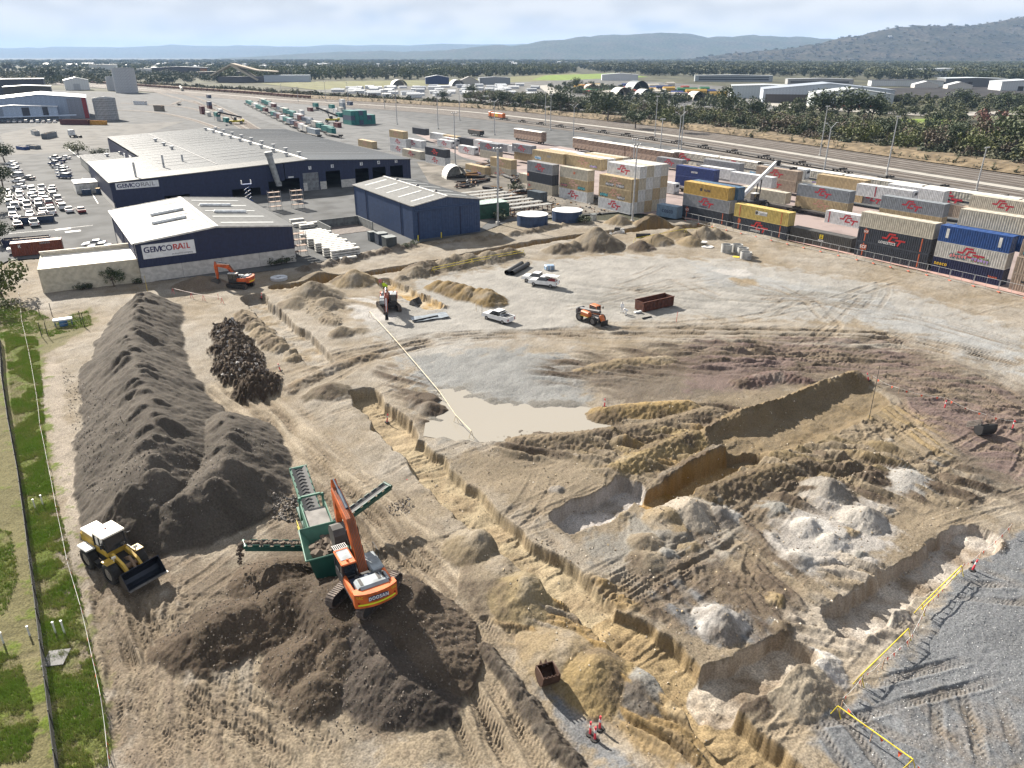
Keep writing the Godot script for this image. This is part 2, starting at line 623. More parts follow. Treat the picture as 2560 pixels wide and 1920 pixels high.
func site_soils() -> void:
	# the pale hardstand, blue-grey in places
	soil([-24.2,-105.4,-17.4,-130.9,4.1,-144.3,22.4,-150,45.6,-144.3,65.8,-127.9,77.4,-101.3,68.3,-87.4,55.6,-105.4,28.1,-107.5,9.7,-101.3,-3.6,-95.7,-6.1,-67.6,-11,-76.5,-18.1,-93.9],Color(0.45,0.432,0.40),3.0,1.0,2.5)
	soil([-15.4,-92.2,-3,-96.6,8.5,-93.9,10.5,-83,10.3,-71.8,-0.3,-67.6,-7.7,-69.7,-12.6,-80.3],Color(0.33,0.335,0.33),2.5,0.95,2.5)
	soil([34.6,-144.3,62,-119.5,72.4,-97.5,64.5,-81.6,59,-92.2,48.4,-114.5,32.7,-127.9],Color(0.43,0.435,0.43),3.0,0.9,2.5)
	soil([-28.6,-119.5,-23.9,-119.5,-17.8,-114.5,-17.9,-105.4,-24.7,-107.5],WHITE,0.8,1.0,0.8)
	soil([36.3,-136.3,43.7,-137.3,46,-133.4,41.7,-130.3],WHITE,0.6,1.0,0.7)
	soil([39.3,-130.9,45,-130.3,43.4,-125,39.5,-125.5],YELLOW,0.8,0.7,0.7)
	soil([-10.3,-83,-5.5,-83.6,-2.6,-80,1.3,-78.7,4.1,-79.4,12.2,-76.5,11.4,-69.9,4.6,-69.1,0.7,-67.4,-5.1,-67.1,-9.9,-69.1],Color(0.24,0.225,0.2),1.4,0.9,1.2)
	# brown and purple earth on the far side of the bank
	soil([5.7,-89,26.2,-99.4,50.8,-102.3,60.2,-89,63.6,-80.3,46.41,-54.13,41.2,-63.8,44.3,-83,26.4,-76.5,11.8,-75.3],LOAM,2.5,0.75,2.5)
	soil([21.5,-92.2,38.9,-97.5,37.3,-84.5,29.7,-80.3,20.8,-80.3],PURPLE,1.5,0.8,1.5)
	soil([43.6,-79,61.1,-76.5,48.35,-57.08,45.6,-67.6],PURPLE,2.0,0.8,2.0)
	# the dug middle: yellow and brown sand
	soil([-7.3,-64.7,10.1,-74.1,27.9,-81.6,44.9,-84.5,45.6,-67.6,41.93,-53.43,23.46,-42.35,11.75,-35.42,6.96,-45.99,-0.25,-55.57],Color(0.30,0.245,0.175),1.5,0.9,1.6)
	soil([10.8,-67.6,24.7,-74.1,25.8,-67.6,13.8,-60.3],YELLOW,1.0,0.8,1.0)
	soil([4.75,-50.13,12.17,-55.57,19.81,-59.45,21.43,-52.07,13.54,-43.34,7.77,-43.86],GREY,1.2,0.75,1.2)
	soil([8.19,-47.12,14.31,-50.13,21.32,-45.99,20.58,-41.86,14.38,-38.66,9.85,-41.86],LOAM,1.2,0.8,1.2)
	soil([9.66,-44.91,13.42,-45.99,19.92,-39.99,13.64,-38.24],BLUEGREY,0.8,0.8,0.8)
	soil([21.66,-54.13,28.23,-58.64,33.56,-57.08,33.63,-52.07,29.01,-47.12,22.96,-46.55,20.43,-48.89],Color(0.52,0.50,0.48),1.0,0.8,1.2)
	# blue metal hardstand in the corner
	soil([46.41,-54.13,40.72,-52.07,34.86,-47.12,27.71,-39.99,22.02,-35.04,17.08,-33.58,18.32,-28.18,30.64,-28.18],BLUEGREY,1.0,1.0,0.8)
	soil([24.89,-32.53,32.5,-34.66,30.3,-31.21,23.23,-28.76],Color(0.235,0.215,0.20),2.0,0.7,2.0)
	soil([-0.19,-39.54,2.27,-36.99,5.86,-31.21,8.06,-28.18,4.72,-28.18,2.08,-32.53],BLUEGREY,0.6,0.95,0.5)
	soil([2.4,-39.99,9.31,-38.66,11.58,-34.66,13.7,-28.18,8.57,-28.18,4.97,-33.22],YELLOW,1.0,0.75,1.0)
	soil([9.16,-34.3,10.47,-33.58,11.95,-29.35,9.98,-28.76],Color(0.5,0.39,0.24),0.5,0.9,0.5)
	soil([-3.67,-50.13,-0.23,-50.13,4.77,-45.45,1.49,-42.35,-1.58,-43.34],Color(0.40,0.29,0.15),1.0,0.7,1.0)
	# the haul road and the churned apron round the screen
	soil([-36.9,-83,-31.2,-83,-24.2,-74.1,-13.5,-60.3,-3.8,-45.99,0.75,-37.82,5.75,-28.18,-10.42,-28.18,-3.36,-38.66,-9.41,-50.13,-17.9,-60.3,-22.4,-63.8],Color(0.37,0.305,0.22),1.2,0.95,1.4)
	soil([-24.9,-62.9,-8.89,-58.64,-2.27,-43.34,-2.53,-34.66,-6.56,-29.95,-14.56,-29.95,-17.73,-36.19,-25.54,-38.66,-28.88,-48.29,-20.89,-50.13],Color(0.2,0.16,0.12),2.2,0.9,1.8)
	soil([-39.18,-54.84,-31.44,-51.41,-26.01,-49.5,-25.1,-39.1,-20.76,-36.19,-12.96,-29.95,-12.98,-28.18,-22.22,-28.18],Color(0.255,0.205,0.155),1.2,0.95,1.4)
	soil([-63.1,-90.6,-61.9,-93.9,-45.2,-67.6,-37.13,-54.84,-37.29,-51.41,-45.9,-63.8],Color(0.46,0.40,0.33),0.8,0.9,0.8)
	# turf along the fence
	soil([-95.8,-119.5,-80.2,-115.7,-70.3,-107.5,-68.2,-114.5,-62.7,-105.4,-63.2,-93.9,-55.5,-79,-45.5,-63.8,-35.91,-48.89,-28.55,-38.66,-25.45,-34.66,-21.82,-27.63,-33.09,-27.63],Color(0.22,0.20,0.10),0.8,1.0,0.8)
	soil([-74.2,-101.3,-68.3,-99.4,-46.4,-63.8,-38.05,-52.07,-28.7,-38.66,-22.2,-27.63,-24.73,-27.63,-32.19,-38.66,-49.2,-63.8],GRASS,1.2,0.85,2.2)
	soil([-36.94,-38.66,-33.25,-37.82,-28.89,-32.53,-27.9,-29.95,-30.7,-29.35],GRASS,1.0,0.8,2.0)
	soil([-46.83,-53.43,-42.57,-52.07,-38.26,-45.99,-36.74,-41.86,-39.08,-41.86],GRASS,0.8,0.6,0.9)
	# behind: bare ground round the sheds
	soil([-78.6,-119.5,-65.7,-130.9,-43.1,-144.3,-10.9,-162.7,23.1,-190.6,55.2,-195,42.8,-236.7,-97,-169.8],Color(0.33,0.29,0.225),1.5,0.9,1.5)


func site_diggings() -> void:
	# the crushed, driven ground is lower than the hardstand
	level([-29.2,-76.5,-20.1,-65.6,-10.08,-52.07,-3.55,-41.86,1.24,-32.53],4.0,-0.35,2.5)
	furrows([-34.8,-80.3,-23.8,-68.6,-12.67,-55.57,-5.36,-43.34],5.0,0.12,38,Color(0.55,0.47,0.36),0.05,1.1)
	furrows([8.6,-87.4,23.4,-92.2,36.5,-90.6],8.0,0.45,75,LOAM,0.10,0.6)
	furrows([31.3,-93.9,50.4,-93.9,53.8,-77.7],9.0,0.45,80,PURPLE,0.10,0.7)
	furrows([2.1,-67.6,12.1,-69.7,23.6,-74.1],5.0,0.85,70,LOAM,0.05,0.55)
	furrows([11.5,-65.6,19,-67.6,27.4,-63.8,35.1,-65.6],6.5,1.0,55,Color(0.30,0.235,0.14),0.10,0.6)
	furrows([17.01,-58.64,25.91,-59.45,35,-60.3,41.6,-60.3],6.0,0.7,50,LOAM,0.12,0.6)
	furrows([16.99,-50.13,20.24,-52.07,19.71,-45.45],4.0,0.45,20,LOAM,0.06,0.6)
	furrows([38.7,-76.5,43.9,-74.1,43.7,-67.6],4.0,0.35,15,Color(0.33,0.25,0.14),0.05,0.9)
	furrows([6.5,-41.86,13.08,-44.38,18.23,-41.86],4.0,0.2,30,LOAM,0.2,0.9)
	furrows([1.47,-41.86,6.67,-43.34,6.05,-37.82],4.0,0.7,60,YELLOW,0.08,0.7)
	furrows([7.28,-35.42,10.25,-31.21,12.68,-28.18],3.5,0.8,40,Color(0.31,0.22,0.11),0.07,0.7)
	furrows([26.94,-46.55,26.84,-42.35,22.04,-40.45],4.0,0.6,55,Color(0.45,0.4,0.34),0.15,0.8)
	furrows([-15.3,-87.4,-11.5,-80.3,-8.6,-74.1],3.5,0.25,60,LOAM,0.08,0.7)
	furrows([-37.9,-125,-26,-114.5,-19.2,-119.5],6.0,0.30,60,SAND,0.1,0.6)
	furrows([15.2,-119.5,30.2,-116.9,54.2,-119.5],11.0,0.10,75,GREY,0.05,0.5)
	furrows([9.7,-101.3,34,-103.3,58.6,-97.5],6.0,0.10,85,PALE,0.03,0.6)
	furrows([-25.94,-39.54,-17.81,-34.66,-13.68,-30.57],6.0,0.14,20,Color(0.36,0.3,0.22),0.06,1.2)
	furrows([49.1,-74.1,51,-68.6,51,-63.8],6.0,0.18,60,PURPLE,0.1,0.8)
	# hollows
	level([-7,-76.5,-2.4,-74.7,2.3,-73.5,9,-73.5],2.2,-0.20,2.2)
	level([-7.9,-71.3,-4.3,-70.7,-1.3,-70.2],1.6,-0.18,1.2)
	# wheel tracks
	for t in [
		[-35.9,-81.6,-29.5,-74.1,-24.3,-65.6,-23.1,-62.9],[-34.4,-82.3,-28.6,-76.5,-22.5,-67.6,-20.3,-62.9],[-31.2,-83,-24.2,-74.1,-16.7,-62.9,-10.79,-54.13,-6.43,-47.12,-3.19,-41.38,0.41,-34.66,3.95,-28.18],
		[-28.1,-80.3,-20.6,-69.7,-13.35,-59.45,-8.11,-52.07,-3.77,-45.45,-0.19,-38.66],[-22.5,-67.6,-15.8,-58.64,-11.71,-50.13],[-27.8,-87.4,-22.8,-91.9,-16.6,-96.6,-7.2,-100.9,6.4,-102.3,22.7,-98.4,39.2,-98.4],
		[-23.8,-83,-20.1,-90.6,-13.4,-96.6,-0.4,-100.3,19.8,-100.9,40.8,-102.9,59.5,-99.4,69.3,-89],[27.6,-105.4,40.2,-101.3,48.8,-90.6,54.5,-79],[10.1,-105.4,23.9,-104.4,35.2,-107.5,53.2,-116.9,71.5,-130.9],
		[-30.11,-43.34,-25.77,-37.82,-22.7,-32.53,-20.43,-28.18],[-29.33,-43.86,-24.02,-37.4,-20.72,-32.53,-18.37,-28.18],[-28.25,-47.7,-27.7,-43.34,-24.21,-37.82,-19,-33.93,-14.05,-31.86],[-25.87,-50.13,-21.5,-52.07,-19.29,-55.57,-17.9,-60.3],
		[-1.43,-37.82,0.7,-33.93,2.51,-29.95,3.18,-28.18],[-4.11,-32.53,-1.78,-30.57,-0.15,-28.18],[-17.63,-32.53,-15.63,-29.95,-14.78,-28.18],[-13.31,-31.21,-11.74,-29.35,-11.19,-28.18],
		[7.9,-44.91,11.58,-47.7,17.71,-51.41,22.57,-57.08],[15.74,-43.86,18.9,-50.13,24.01,-56.32,30.6,-60.3],[11.96,-42.35,15.58,-45.99,21.13,-45.45],
		[-0.3,-65.2,7,-68.1,15.7,-70.7,23.5,-73.5],[-0.3,-63.8,9.1,-65.2,18.3,-68.6],[41.4,-80.3,38.8,-70.7,37.5,-65.6],[45.9,-81.6,42.8,-70.7,41.7,-65.6],
		[47.4,-87.4,52.5,-80.3,54.7,-69.7],[56.2,-90.6,58.9,-81.6,59.5,-74.1],[38.4,-130.9,46.4,-119.5,54,-109.8,63.7,-107.5],[45.1,-127.9,49.4,-116.9,48.6,-105.4,45.6,-101.3],
		[29.1,-130.9,34.7,-119.5,41.7,-116.9,52.7,-119.5],[10.8,-114.5,17.5,-119.5,28.5,-127.9,38.4,-130.9],[9.5,-43.86,13.65,-40.91,15.77,-39.1],[7.15,-32.53,9.12,-29.65,9.6,-28.18],[11.07,-35.04,12.61,-31.86,13.88,-28.76],
		[28.03,-34.66,26.06,-30.57,24.99,-28.18],[29.94,-35.42,28.6,-31.21,27.82,-28.18],[-15.47,-57.08,-12.17,-52.74,-8.91,-46.55],[-8.53,-55.57,-5.48,-48.89,-3.36,-44.38],
	]:
		ruts(t,2.1,0.75,0.085,0.36,Color(0.30,0.235,0.16,0.35))
	for route in [[[-36.1,-82.3,-28.4,-74.1,-21.7,-64.7,-15.31,-56.32,-9.7,-49.5,-4.98,-42.84,-1.1,-36.59,2.48,-29.38],9,0.9,0.11],[[-34.03,-48.89,-29.27,-42.35,-25.07,-36.99,-21.57,-32.53,-18.89,-28.18],6,0.8,0.09],[[-27.99,-47.12,-26.35,-41.86,-20.45,-35.42,-13.86,-31.21,-10.42,-28.18],6,0.9,0.09],[[-27.2,-85.2,-21.6,-92.2,-10.4,-99.4,9.8,-102.3,33.7,-102.3,53.3,-100.3,68.3,-87.4],7,1.1,0.09],[[42.5,-119.5,53.2,-116.9,63.7,-107.5,72.6,-93.9],4,1.6,0.06],[[25,-93.9,38,-94.8,48.1,-89,57.6,-74.1],6,1.4,0.10],[[5.29,-43.34,10.79,-47.41,17.88,-52.07,24.78,-58.64,37,-64.7],5,0.9,0.13]]:
		for k in route[1]:
			var ln := PackedFloat32Array(route[0])
			for i in range(0,ln.size(),2):
				ln[i] += (k - route[1] / 2.0) * route[2] + rng.randfn() * 0.5
				ln[i + 1] += rng.randfn() * 0.5
			ruts(Array(ln),2.1,0.8,route[3] * rng.randf_range(0.5,1.2),rng.randf_range(0.3,0.42),Color(0.25,0.2,0.145,rng.randf_range(0.15,0.45)))
	for t in [[23.3,-72.9,30.7,-76.5,38.1,-79],[2.97,-53.43,5.41,-48.89],[1.2,-67.6,4.3,-63.8],[4.16,-41.86,6.56,-42.35],[15.08,-50.13,14.35,-43.86],[18.18,-48.89,17.12,-43.86]]:
		ruts(t,1.9,0.9,0.14,0.3,Color(0.2,0.16,0.12,0.5))


func site_trenches() -> void:
	# main service trench from the shed to the near corner
	trench([-43.4,-118.9,1.4,-36.7,-108,1.5,-30.9,-99.6,1.2,-25.6,-91.2,1.1],1.6,Color(0.38,0.30,0.20),PALE)
	trench([-17.6,-79.7,1.5,-13.5,-72.4,1.7,-11.4,-69,1.2],1.5,Color(0.37,0.29,0.19),Color(0.5,0.40,0.26))
	trench([-10.4,-67.1,1.1,-5.39,-58.49,1.1,-1.02,-52.03,1.2,2.68,-47.01,1.2,6.03,-42.65,1.1],1.5,Color(0.37,0.285,0.18),Color(0.5,0.41,0.27))
	trench([7.33,-40.99,1.1,10.18,-37.2,1.4,11.85,-34.07,1.6,13.22,-31.79,1.6,15.12,-28.57,1.7,16.78,-26.36,1.7],1.5,Color(0.36,0.265,0.15),Color(0.46,0.35,0.2))
	# side trenches
	trench([13.26,-35.03,1.5,16.12,-36.79,1.6,18.62,-38.26,1.4],1.5,Color(0.34,0.27,0.2),Color(0.62,0.55,0.46))
	trench([23.97,-41.34,1.3,29.54,-45.06,1.4,35.73,-49.29,1.3,39.15,-51.79,0.9],1.45,Color(0.36,0.29,0.22),Color(0.6,0.55,0.49))
	trench([5.16,-53.83,1.4,8.03,-56.27,1.5,10.9,-58.81,1.4],1.7,Color(0.36,0.32,0.28),Color(0.62,0.58,0.55))
	trench([12.34,-57.13,1.2,17.2,-60.2,1.3,24.3,-64.9,1.2],1.2,Color(0.34,0.205,0.07),Color(0.46,0.32,0.16))
	trench([23.9,-67.9,0.4,29.9,-71.3,0.7,35.9,-75.3,0.7,40.9,-79.4,0.4],2.0,Color(0.27,0.205,0.125),Color(0.26,0.205,0.135),2.2,4.0)
	# the drain along the back fence
	trench([-41,-125.3,1.4,-33.8,-129.2,1.5,-24,-135.7,1.5,-14.2,-142.8,1.5,-0.6,-154.4,1.4,15,-165.3,1.3,32,-173.3,1.1,47,-176.9,0.9],1.3,Color(0.42,0.28,0.12),Color(0.3,0.21,0.11))
	trench([-22.8,-128.5,1,-17.8,-121.2,1.1,-12.8,-114.1,0.9],1.5,Color(0.48,0.31,0.11),Color(0.62,0.52,0.38))


const HEAPS := ["","gravel_stockpile","screened_soil_pile","rubble_heap","sand_heap","sand_heap","sand_heap","sand_heap","sand_heap","sand_heap","sand_heap","sand_heap","sand_heap","sand_heap","sand_heap","sand_heap","sand_heap","sand_heap","sand_heap","sand_heap","sand_heap","sand_heap","sand_heap","sand_heap"]
const HEAP_LABELS := ["",
	"long dark gravel stockpile with a scalloped crest beside the grass strip",
	"dark brown screened soil pile that the orange excavator stands on",
	"dark rubble heap with roots and scraps beside the gravel stockpile",
	"grey-brown cone of sand beside the white sand patch",
	"yellow-brown sand heap before the drain, behind the two workers in vests",
	"low brown heap next to the bucket of the orange excavator by the white-walled shed",
	"long ridge of orange sand before the parked white utes",
	"long grey spoil bank between the drain and the yellow rail",
	"tall grey-brown sand cone beside the white skid steer",
	"sand cone before the blue-grey shipping container with dark letters",
	"sand cone at the foot of the lamp post by the container stacks",
	"broad brown sand heap by the black pipe and the container fence",
	"small dark cone of soil beside the short black pipe",
	"small grey sand heap on the pale ground beside the wheel track",
	"low dark oval heap at the start of the stepped trench",
	"dark sand heap at the edge of the muddy puddle",
	"round yellow-brown sand heap beside the stepped trench, with a flat ring of spoil",
	"pale grey heap with an orange cap beside the white-walled cutting",
	"small white sand cone on the blue-grey slab of ground",
	"rounded pale grey heap above the white heaps",
	"white sand heap with a hollow scooped out of its top",
	"broad heap with a white cap and yellow foot beside the yellow rail",
	"yellow sand heap behind the rusty ripped bucket"]

func heap_row(line: Array,every: float,slope: float,c: Color,own: int,jit := 0.45,rough := 0.08) -> void:   # dumped load by load along a crest
	var l := PackedFloat32Array(line)
	for k in range(0,l.size() - 3,3):
		var a := V3(l[k],l[k + 2],l[k + 1])
		var b := V3(l[k + 3],l[k + 5],l[k + 4])
		var n := maxi(1,int(a.distance_to(b) / every))
		for i in n:
			var p := a.lerp(b,(i + rng.randf_range(-0.2,0.2)) / n)
			var h := p.y + rng.randf_range(-0.35,0.2) * jit
			cone(p.x + rng.randf_range(-jit,jit),p.z + rng.randf_range(-jit,jit) * 0.5,h,h / slope,c,own,rough)

func site_heaps() -> void:
	# the long stockpile: a core and the loads on its crest
	ridge([-57.6,-111.5,3.4,-52.6,-97.6,4.1,-48.4,-87.3,4.5,-42.5,-77,5,-37.9,-69,5.2,-35,-63.7,5.2,-32.9,-59.35,5,-32.24,-56.02,4.5,-31.88,-53.72,3.8,-31.33,-52.85,3.2],0.74,PILE,1,0.05,0.8)
	ridge([-30.1,-69,3.2,-27.5,-63.2,3.7,-26.59,-58.9,3.8,-26.78,-55.96,3.6,-27.52,-53.57,3.2,-28.5,-52.96,2.9],0.74,PILE,1,0.05,0.7)
	heap_row([-56.9,-110.1,3.8,-52,-96.4,4.5,-47.8,-86.2,4.9,-42.1,-76.2,5.3,-37.5,-68.4,5.5,-34.7,-63.1,5.5,-32.59,-58.79,5.3,-32.02,-55.5,4.8,-31.71,-53.23,4.1,-31.24,-52.69,3.3],1.5,1.1,PILE,1,0.85)
	heap_row([-29.8,-68.4,3.5,-27.2,-62.6,4,-26.35,-58.37,4.1,-26.54,-55.45,3.9,-27.28,-53.1,3.5,-28.42,-52.8,3],1.7,1.1,PILE,1,0.8)
	stage("stockpile")
	# soil from the screen, and the bench the excavator works from
	heap_row([-19.12,-45.23,1.7,-17.41,-44.3,2,-17.04,-41.99,2.2,-18.84,-40.41,2.1,-20.98,-39.14,1.8,-22.41,-38.58,1.3,-23.4,-38.47,0.8],1.2,0.58,Color(0.125,0.096,0.07),2,0.5)
	ridge([-17.03,-45.04,1.2,-12.8,-42.24,2.2,-9.92,-41.01,2.4,-7.17,-39.6,2,-6.29,-37.41,1.6],0.52,Color(0.135,0.106,0.08),2,0.12,1.5)
	heap_row([-12.56,-38.26,2,-14.09,-36.89,1.7,-14.84,-35.2,1.4],1.3,0.58,Color(0.125,0.096,0.07),2,0.4)
	heap_row([-9.36,-37.72,2.1,-8.17,-35.87,1.9,-7.11,-34.45,1.4,-8.7,-33.54,1.2],1.4,0.5,Color(0.11,0.092,0.078),2,0.5)
	heap_row([-11.67,-36.89,1.7,-12.11,-34.82,1.4,-12.01,-33.02,1],1.3,0.55,Color(0.125,0.098,0.072),2,0.4)
	level([-11.4,-41.2,-9.4,-42.0],2.4,2.1,1.8)
	stage("bench")
	# rubble
	heap_row([-42.3,-102.9,1.6,-38,-93.4,1.9,-34.4,-86.5,2,-31.5,-82.2,1.9,-30.1,-81,1.2],1.1,0.75,DARK,3,0.7,0.75)
	# sand heaps
	var s1 := Color(0.30,0.25,0.185)
	var s2 := Color(0.35,0.275,0.175)
	for a in [[V3(-33.5,2.9,-119.2),4.8,s1,4],[V3(-29.9,1.6,-114.3),3.0,s1,4],[V3(-35.1,1.3,-115.3),3.2,s1,4],[V3(-28.1,2.5,-128),4.0,s2,5],[V3(-30.3,1.4,-128.3),2.6,s2,5],[V3(-35.2,1.2,-131.2),3.2,s1,5],
		[V3(-54.9,1.9,-125.6),4.2,Color(0.24,0.19,0.145),6],[V3(-57,1.3,-124.5),3.0,Color(0.24,0.19,0.145),6],
		[V3(18,4.2,-156),6.0,s1,9],[V3(33.5,2.9,-176.8),4.6,s2,10],[V3(25.8,2.3,-178.8),3.6,s2,11],[V3(27.1,1.8,-153.5),3.0,LOAM,13],
		[V3(31.4,2.2,-158.3),4.2,s2,12],[V3(37.1,2.4,-164.5),4.2,s2,12],[V3(38.4,1.9,-157.4),3.6,s2,12],[V3(43,2.6,-164.5),3.6,s1,12],[V3(45.7,2,-164.4),3.2,s1,12],
		[V3(-24.8,1.2,-101.2),2.3,s1,14],[V3(-22.5,0.6,-102.1),1.9,s1,14],[V3(-21.9,1.2,-80.6),2.6,Color(0.20,0.165,0.12),15],[V3(-10.9,0.9,-78.6),1.8,LOAM,16],[V3(-9.4,0.9,-76.1),1.6,LOAM,16],
		[V3(-2.7,1.5,-50.28),2.3,Color(0.27,0.22,0.15),17],[V3(1.01,1.4,-44.52),2.7,Color(0.34,0.27,0.16),17],[V3(0.14,0.7,-46.51),3.2,s1,17],
		[V3(15.64,1.6,-54.75),2.6,Color(0.5,0.44,0.36),18],[V3(13.58,1.2,-53.77),2.2,s2,18],[V3(18.23,0.9,-54.58),1.5,Color(0.55,0.53,0.5),18],[V3(11.05,0.9,-50.48),1.6,s1,18],[V3(10.88,0.7,-48.26),1.6,s1,18],
		[V3(14.9,1.3,-41.24),1.7,WHITE,19],[V3(29.26,1.5,-58.65),2.3,Color(0.40,0.37,0.33),20],[V3(30.67,1.3,-53.98),2.0,Color(0.5,0.47,0.43),21],[V3(25.55,1.1,-52.52),1.8,WHITE,21],[V3(26.67,0.9,-50.8),1.6,WHITE,21],
		[V3(22.92,0.7,-48.26),1.6,Color(0.55,0.53,0.5),21],[V3(18.31,1.5,-35.69),2.5,Color(0.5,0.43,0.33),22],[V3(20.21,0.9,-36.9),1.8,WHITE,22],[V3(5.52,1.3,-36.29),2.6,Color(0.36,0.27,0.14),23],[V3(3.7,0.8,-38.04),2.4,s2,23],
		[V3(27.07,0.9,-41.8),1.8,Color(0.56,0.53,0.48),0],[V3(37.7,0.8,-60.6),2.8,Color(0.5,0.48,0.45),0],[V3(39.68,0.6,-50.58),1.6,LOAM,0],[V3(8.07,0.7,-35.12),1.9,GREY,0],[V3(15.2,0.4,-34.66),1.3,LOAM,0]]:
		var p: Vector3 = a[0]
		var r: float = a[1]
		cone(p.x,p.z,p.y,r,a[2],a[3])
	for q in in_poly([1.2,-67.6,14.7,-70.7,31.7,-76.5,41.3,-74.1,43.5,-62.9,39.51,-54.13,23.85,-43.34,14.16,-37.82,8.39,-43.34,5.67,-52.07],30,1.0):
		var hh := rng.randf_range(0.2,0.5)
		cone(q.x,q.z,hh,hh * rng.randf_range(1.5,2.4),[Color(0.3,0.24,0.16),Color(0.2,0.16,0.115),Color(0.42,0.39,0.35),Color(0.33,0.25,0.14),GREY][rng.randi() % 5],0,0.12)
	# craters in the heaps where a bucket bit
	for a in [Vector2(27.06,-52.32),Vector2(13.1,-52.03),Vector2(-10.4,-79),Vector2(-29.9,-95.3),Vector2(0.88,-47.35)]:
		level([a.x,a.y,a.x + 0.6,a.y],0.7,0.35,0.8)
	# spoil banks
	heap_row([-42.1,-109.2,1.1,-37.7,-103,1.2,-33.7,-97.7,1.2,-30.2,-93.1,1,-27.8,-89.9,0.8],1.5,0.62,Color(0.36,0.29,0.2),0,0.5,0.2)
	ridge([-37,-121.9,0.9,-31.6,-112.9,0.9,-27,-105.5,0.7],0.5,SAND,0,0.25)
	heap_row([-39.5,-136.3,1,-34.8,-141.1,1.2,-28.6,-146.7,1,-23.4,-153.1,1.2,-20.5,-157,0.8],2.0,0.6,Color(0.22,0.185,0.15),0,0.6,0.2)
	heap_row([-16.5,-157,0.8,-6.7,-161.9,1,1.5,-166.2,1.1,8,-171.7,1,13.8,-177.5,0.9],2.0,0.6,s1,0,0.6,0.2)
	heap_row([-17.5,-135.8,2,-12.9,-138.6,2.2,-7.8,-141.9,2,-2.4,-145.4,1.8,2.3,-149,1.6],2.2,0.55,s1,8,0.7,0.15)
	heap_row([-19.9,-130.4,1,-17.6,-133,1.6,-15.8,-132.1,1.4],1.8,0.55,s1,8,0.7,0.15)
	heap_row([8,-150.6,1.6,11.9,-151.8,1.8,15.1,-154.8,1.8],1.8,0.6,s1,9,0.6)
	heap_row([-12.6,-124.7,1.5,-8.3,-120.7,1.9,-4.3,-118,1.9,-1.6,-115.9,1.6],1.5,0.62,Color(0.30,0.215,0.105),7,0.5,0.12)
	ridge([-15.7,-119.7,0.6,-11.7,-114.1,0.5],0.5,Color(0.33,0.22,0.1),0,0.25)
	# the bank above the big hollow
	ridge([10,-62,0.8,14.7,-65.6,1.1,19,-68,1.4],0.55,Color(0.34,0.26,0.14),0,0.22)
	ridge([20.9,-68,1.7,26,-72.5,1.9,32.4,-76.2,1.9,38.6,-81,1.8,42.6,-83.9,1.5],0.75,Color(0.27,0.205,0.125),0,0.25)
	ridge([15.5,-60.4,1.2,19.3,-63.4,1.5,23.4,-66.7,1.3],0.7,Color(0.15,0.115,0.08),0,0.25)
	ridge([18.52,-58.17,0.8,24.2,-61.3,0.9,28.9,-63.3,0.8],0.55,Color(0.2,0.155,0.1),0,0.2)
	ridge([0.7,-68,0.6,7,-68.9,0.7,14.7,-71,0.7,22.6,-74.6,0.9],0.5,Color(0.27,0.215,0.15),0,0.15)
	ridge([10.6,-74.6,0.9,15.4,-75.4,1.1,19.9,-76.4,0.9],0.5,Color(0.4,0.29,0.14),0,0.15)
	ridge([28.1,-82.9,0.7,33.5,-85.5,0.8,36.4,-83.8,0.6],0.5,Color(0.2,0.14,0.125),0,0.2)
	ridge([9.1,-87,0.5,14.9,-90.2,0.5,20.6,-91.2,0.4],0.4,s2,0,0.12)
	ridge([-26.5,-82.6,0.5,-23.2,-88.6,0.5,-19.1,-92.6,0.4],0.45,Color(0.27,0.21,0.145),0,0.15)
	# edge of the lower bench, bottom of the picture
	ridge([-1.94,-39,0.3,-0.18,-36.24,0.35,2.06,-32.22,0.35,4.68,-27.92,0.35],1.1,Color(0.13,0.11,0.09),0,0.12,0.1)


